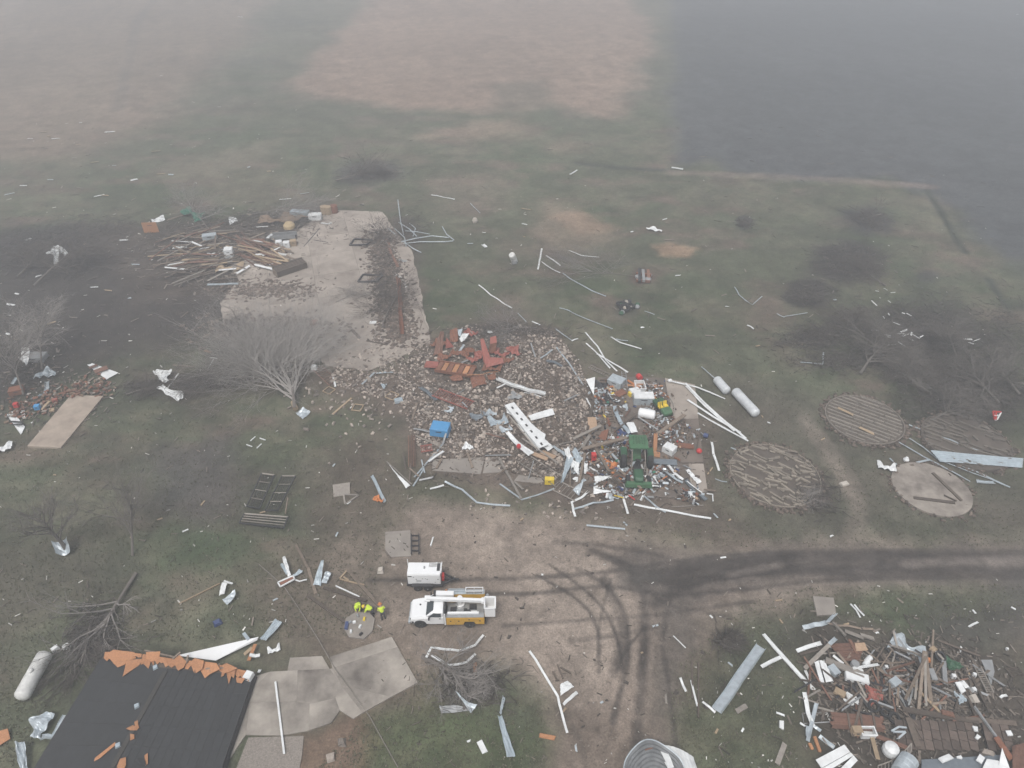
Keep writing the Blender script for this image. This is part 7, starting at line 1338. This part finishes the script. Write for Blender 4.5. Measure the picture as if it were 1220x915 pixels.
# ---------------------------------------------------------------- rubble and litter
def inpoly(u, v, q):
    c = False
    for i in range(len(q)):
        (x1, y1), (x2, y2) = q[i], q[(i + 1) % len(q)]
        if (y1 > v) != (y2 > v) and u < x1 + (v - y1) / (y2 - y1) * (x2 - x1): c = not c
    return c
CH = []
for k in range(8):
    mb = MB().box((0, 0, 0), (1, .8, .55), None, rng.uniform(.6, .95), .38); me_ = bpy.data.meshes.new('rubble_stone'); me_.from_pydata(mb.v, [], mb.f); me_.materials.append(M['stone']); CH.append(me_)
rub = [(400, 430), (440, 415), (520, 402), (560, 386), (620, 388), (662, 396), (690, 430), (704, 470), (700, 520), (690, 560), (660, 572), (600, 560), (560, 545), (510, 545), (490, 520), (480, 480), (420, 465), (392, 455)]
def place(u, v):
    p = P(u, v, .02); return p
spots = []
while len(spots) < 6000:
    u, v = rng.uniform(385, 712), rng.uniform(384, 590)
    if not inpoly(u, v, rub): continue
    dens = .12 + .95 * float(lattice(np.array([u / 22.]), np.array([v / 16.]), 5)[0])
    if 515 < u < 600 and 395 < v < 455: dens *= .35
    if rng.random() < dens: spots.append((u, v, rng.uniform(.07, .24) * (1.7 if rng.random() < .12 else 1)))
for k in range(150):
    u, v = rng.gauss(430, 40), rng.gauss(480, 22)
    if u < 500 and v > 440: spots.append((u, v, rng.uniform(.12, .34)))
for k in range(70): spots.append((rng.uniform(560, 720), rng.gauss(600, 12), rng.uniform(.1, .28)))
for k in range(220): spots.append((rng.uniform(400, 510), rng.uniform(398, 440), rng.uniform(.1, .26)))
spots.sort(key=lambda s: -s[2] * (s[1] + 300))
for i, (u, v, s) in enumerate(spots[:300]):
    o = bpy.data.objects.new('rubble_stone', CH[i % 8]); col.objects.link(o); s *= 1.15; o.scale = (s * rng.uniform(.9, 1.5), s, s); o.rotation_euler = (rng.gauss(0, .4), rng.gauss(0, .4), rng.uniform(0, 6.3)); o.location = P(u, v, s * .25)
    tag(o, f'tan stone lying loose in the rubble near {near(u, v)}', 'stone', 'loose stones of the rubble field')
mb = MB()
for u, v, s in spots[300:]:
    q = Matrix.Rotation(rng.uniform(0, 6.3), 3, 'Z') @ Matrix.Rotation(rng.gauss(0, .5), 3, 'X'); mb.box(P(u, v, s * .22), (s * rng.uniform(.9, 1.6), s * .85, s * .6), q, rng.uniform(.6, 1), .35)
tag(mb.build('rubble', M['stones']), kind='stuff')
# dirt heaps: dark clods over the rubble and brown soil on the barn floor
mb = MB()
for k in range(2600):
    u, v = rng.uniform(385, 712), rng.uniform(384, 590)
    if inpoly(u, v, rub): s = rng.uniform(.08, .4); mb.box(P(u, v, s * .1), (s * 1.3, s, s * .5), Matrix.Rotation(rng.uniform(0, 6), 3, 'Z') @ Matrix.Rotation(rng.gauss(0, .4), 3, 'X'), .7, .35)
for k in range(2300):
    t_ = rng.random(); u = 452 + 24 * t_ + rng.gauss(0, 9 + 4 * t_); v = 280 + 125 * t_ + rng.gauss(0, 6); s = rng.uniform(.1, .42); mb.box(P(u, v, .1 + s * .1), (s * 1.6, s, s * .45), Matrix.Rotation(rng.uniform(0, 6), 3, 'Z') @ Matrix.Rotation(rng.gauss(0, .4), 3, 'X'), .7, .35)
for k in range(900):
    u, v = rng.gauss(320, 38), rng.gauss(392 + 0 * k, 8); s = rng.uniform(.12, .5); mb.box(P(u, v, .08 + s * .15), (s * 1.8, s, s * .4), Matrix.Rotation(rng.uniform(0, 6), 3, 'Z'), .7, .35)
for k in range(700):
    u, v = rng.gauss(320, 30), rng.gauss(345, 6); s = rng.uniform(.1, .35); mb.box(P(u, v, .08 + s * .15), (s * 1.8, s, s * .35), Matrix.Rotation(rng.uniform(0, 6), 3, 'Z'), .7, .35)
for u0, v0, rr, n in ((922.5, 567, 4.5, 420), (1029, 501, 4.25, 320), (1150, 527, 4.45, 260), (1109, 583, 3.75, 110)):
    c = P(u0, v0)
    for k in range(n):
        a_ = rng.uniform(0, 6.28); q = rr + rng.gauss(.1, .28); s = rng.uniform(.08, .3); mb.box((c.x + q * math.cos(a_), c.y + q * math.sin(a_), .05 + s * .25), (s * 1.5, s, s * .6), Matrix.Rotation(rng.uniform(0, 6), 3, 'Z') @ Matrix.Rotation(rng.gauss(0, .4), 3, 'X'), .7, .35)
tag(mb.build('soil_clods', mat('dark_clods', (.15, .118, .097), .95, 0, .4, 5.0, 0, island=.5)), kind='stuff')
# small mixed litter: splinters, twigs and flakes, thick in the debris fields and thinning outwards
mb, mc, mt_ = MB(), MB(), MB()
def scatter(m, n, fu, fv, smin, smax, long=3.0, th=.04, z0=.03):
    for k in range(n):
        u, v = fu(), fv(); s = rng.uniform(smin, smax); a0 = rng.uniform(0, 6.28); c = P(u, v, z0 + rng.random() * .08); d = Vector((math.cos(a0), math.sin(a0), rng.gauss(0, .08))) * s * rng.uniform(.5, long) / 2
        m.beam(c - d, c + d, s * rng.uniform(.2, .6), th, rng.uniform(-.5, .5), s * .1)
G_ = rng.gauss; U_ = rng.uniform
scatter(mb, 3000, lambda: G_(1088, 52), lambda: G_(825, 34), .08, .32); scatter(mb, 1500, lambda: G_(755, 36), lambda: G_(535, 36), .08, .3); scatter(mb, 1600, lambda: G_(255, 40), lambda: G_(300, 20), .15, .5); scatter(mb, 900, lambda: U_(500, 710), lambda: U_(390, 580), .08, .3)
scatter(mb, 500, lambda: G_(60, 40), lambda: G_(465, 22), .1, .4); scatter(mb, 400, lambda: G_(340, 40), lambda: G_(270, 14), .2, .6); scatter(mb, 260, lambda: U_(-20, 500), lambda: U_(440, 760), .06, .25, 4); scatter(mb, 220, lambda: U_(850, 1240), lambda: U_(690, 920), .06, .25, 4); scatter(mb, 500, lambda: U_(430, 800), lambda: U_(600, 915), .05, .2, 3); scatter(mb, 800, lambda: U_(-40, 1260), lambda: U_(150, 440), .1, .35, 5)
tag(mb.build('splinters', M['litter']), kind='stuff')
scatter(mc, 160, lambda: G_(1060, 60), lambda: G_(825, 36), .06, .22, 2); scatter(mc, 150, lambda: G_(755, 40), lambda: G_(535, 40), .06, .2, 2); scatter(mc, 90, lambda: G_(250, 50), lambda: G_(295, 24), .15, .4, 2); scatter(mc, 150, lambda: U_(-20, 520), lambda: U_(440, 760), .05, .2, 3); scatter(mc, 110, lambda: U_(850, 1240), lambda: U_(690, 920), .05, .2, 2); scatter(mc, 70, lambda: U_(-20, 700), lambda: U_(200, 440), .08, .3, 3); scatter(mc, 80, lambda: U_(500, 1200), lambda: U_(200, 480), .08, .25, 2); scatter(mc, 40, lambda: U_(0, 420), lambda: U_(120, 260), .12, .4, 3); scatter(mc, 60, lambda: G_(60, 40), lambda: G_(440, 40), .1, .4, 2); scatter(mc, 60, lambda: U_(540, 860), lambda: U_(600, 915), .04, .15, 2)
tag(mc.build('pale_flakes', M['chips']), kind='stuff')
# scattered single scraps far out
far_s = [(286, 20, 2.6), (52, 157, 2.2), (58, 162, 1.6), (66, 165, 2.4), (36, 165, 1.6), (96, 146, 1.2), (131, 157, 2.4), (93, 172, 2.6), (186, 180, 3.2), (192, 207, 2.4), (204, 208, 2.2), (160, 214, 3.0), (118, 233, 2.2), (125, 232.5, 1.8), (28, 221, 2.4), (11, 231, 1.8), (113, 193, 1.4), (136, 197, 1.8), (60, 214, 1.4), (320, 204, 1.4), (296, 199, .8), (340, 237, 2.8), (363, 230, 1.8), (192, 90, .8), (1212, 17, 2.0), (627, 249, 2.2), (625, 267, 1.0), (624, 282, .7), (577, 277, .8), (560, 290, 1.2), (792, 261, 1.2), (753, 276, .8), (808, 328, 1.0), (765, 390, .6), (866, 365, .7), (903, 412, .7), (955, 411, .8), (995, 357, .7), (34, 285, 1.2), (101, 291, 1.6), (45, 329, 1.2), (147, 286, 1.6), (112, 342, 1.6), (129, 346, 2.0), (161, 315, 1.8), (20, 350, 1.4), (13, 363, 1.8), (19, 404, 1.2), (60, 385, 1.6), (155, 355, .9), (10, 398, 1.4)]
for u, v, s in far_s:
    a0 = rng.uniform(-.5, .7); c = P(u, v, .15); d = Vector((math.cos(a0), math.sin(a0), 0)) * s * rng.uniform(.35, .95) / 2
    tag(MB().beam(c - d, c + d, (.14 + s * .05) * (.6 + .8 * rng.random()), .08, rng.uniform(-.3, .3), .2).build('pale_scrap', M[rng.choice(['white', 'white', 'galv', 'wood_new'])]), f'small pale scrap in the open grass, nearest to {near(u, v)}', 'scrap', 'scraps lying in the open grass')
for k in range(55):
    u, v = rng.choice([(rng.uniform(0, 480), rng.uniform(490, 740)), (rng.uniform(820, 1220), rng.uniform(700, 900)), (rng.uniform(500, 900), rng.uniform(600, 900)), (rng.uniform(860, 1010), rng.uniform(480, 640))]); s = rng.uniform(.15, .6); a0 = rng.uniform(0, 3); c = P(u, v, .06); d = Vector((math.cos(a0), math.sin(a0), 0)) * s / 2
    tag(MB().beam(c - d, c + d, .14, .06, 0, .06).build('pale_scrap', M[rng.choice(['white', 'galv', 'wood_new'])]), f'tiny pale scrap loose on the ground, nearest to {near(u, v)}', 'scrap', 'tiny scraps in the foreground')
# tyre-thrown mud lumps on the yard
for k in range(24): u, v = rng.uniform(560, 860), rng.uniform(620, 860); s = rng.uniform(.1, .3); mt_.box(P(u, v, .0), (s * 1.6, s, .12), Matrix.Rotation(rng.uniform(0, 3), 3, 'Z'), .5, .3)
tag(mt_.build('mud_lumps', mat('dark_mud', (.08, .068, .06), .95, 0, .4, 5.0)), kind='stuff')
# grass: short blades in tufts, dense near the camera
gv, gf = [], []
nr_ = np.random.default_rng(3); n_t = 42000
U0 = nr_.uniform(-60, 1280, n_t); V0 = 200 + 740 * np.sqrt(nr_.uniform(0, 1, n_t))
x_ = (U0 - PW / 2) / FPX; y_ = -(V0 - PH / 2) / FPX; dz_ = -math.sin(PITCH) + y_ * math.cos(PITCH); dy_ = math.cos(PITCH) + y_ * math.sin(PITCH); tt_ = -CAM_H / dz_
TX, TY = x_ * tt_, dy_ * tt_
keep = np.ones(n_t, bool)
bare = [[(462, 640), (500, 598), (700, 622), (860, 652), (1300, 650), (1300, 694), (960, 700), (880, 722), (800, 800), (800, 940), (650, 940), (650, 832), (590, 792), (500, 800), (465, 760), (440, 735)], [(375, 440), (520, 395), (660, 392), (722, 500), (862, 590), (840, 612), (560, 600), (480, 570)], [(120, 770), (470, 755), (500, 815), (430, 860), (350, 940), (0, 940)], [(260, 250), (500, 250), (520, 410), (440, 445), (260, 390)], [(950, 740), (1240, 740), (1240, 940), (950, 940)]]
for q in bare: keep &= ~np.array([inpoly(u, v, q) for u, v in zip(U0, V0)])
TX, TY = TX[keep], TY[keep]; n_ = len(TX); H_ = nr_.uniform(.05, .13, n_); A_ = nr_.uniform(0, 6.28, n_); W_ = nr_.uniform(.02, .06, n_)
vs = []
for k in range(3):
    a = A_ + k * 2.1; lx, ly = np.cos(a) * H_ * .7, np.sin(a) * H_ * .7; px_, py_ = -np.sin(a) * W_, np.cos(a) * W_
    vs.append(np.stack([np.stack([TX - px_, TY - py_, np.full(n_, -.03)], -1), np.stack([TX + px_, TY + py_, np.full(n_, -.03)], -1), np.stack([TX + lx, TY + ly, H_], -1)], 1))
vs = np.concatenate(vs).reshape(-1, 3); nf = len(vs) // 3; me = bpy.data.meshes.new('grass')
me.vertices.add(len(vs)); me.vertices.foreach_set('co', vs.ravel()); me.loops.add(len(vs)); me.loops.foreach_set('vertex_index', np.arange(len(vs))); me.polygons.add(nf); me.polygons.foreach_set('loop_start', np.arange(nf) * 3); me.polygons.foreach_set('loop_total', np.full(nf, 3)); me.update(); me.validate()
me.materials.append(mat('grass_blades', (.16, .15, .105), .95, 0, .4, .4, 0, c2=(.11, .12, .075), island=.4)); o = bpy.data.objects.new('grass', me); col.objects.link(o); tag(o, kind='stuff')

# floors and slabs that stand as things of their own
for o in list(sc.objects):
    if o.parent is None and o.get('label') and not o.get('kind'): o['kind'] = 'thing'
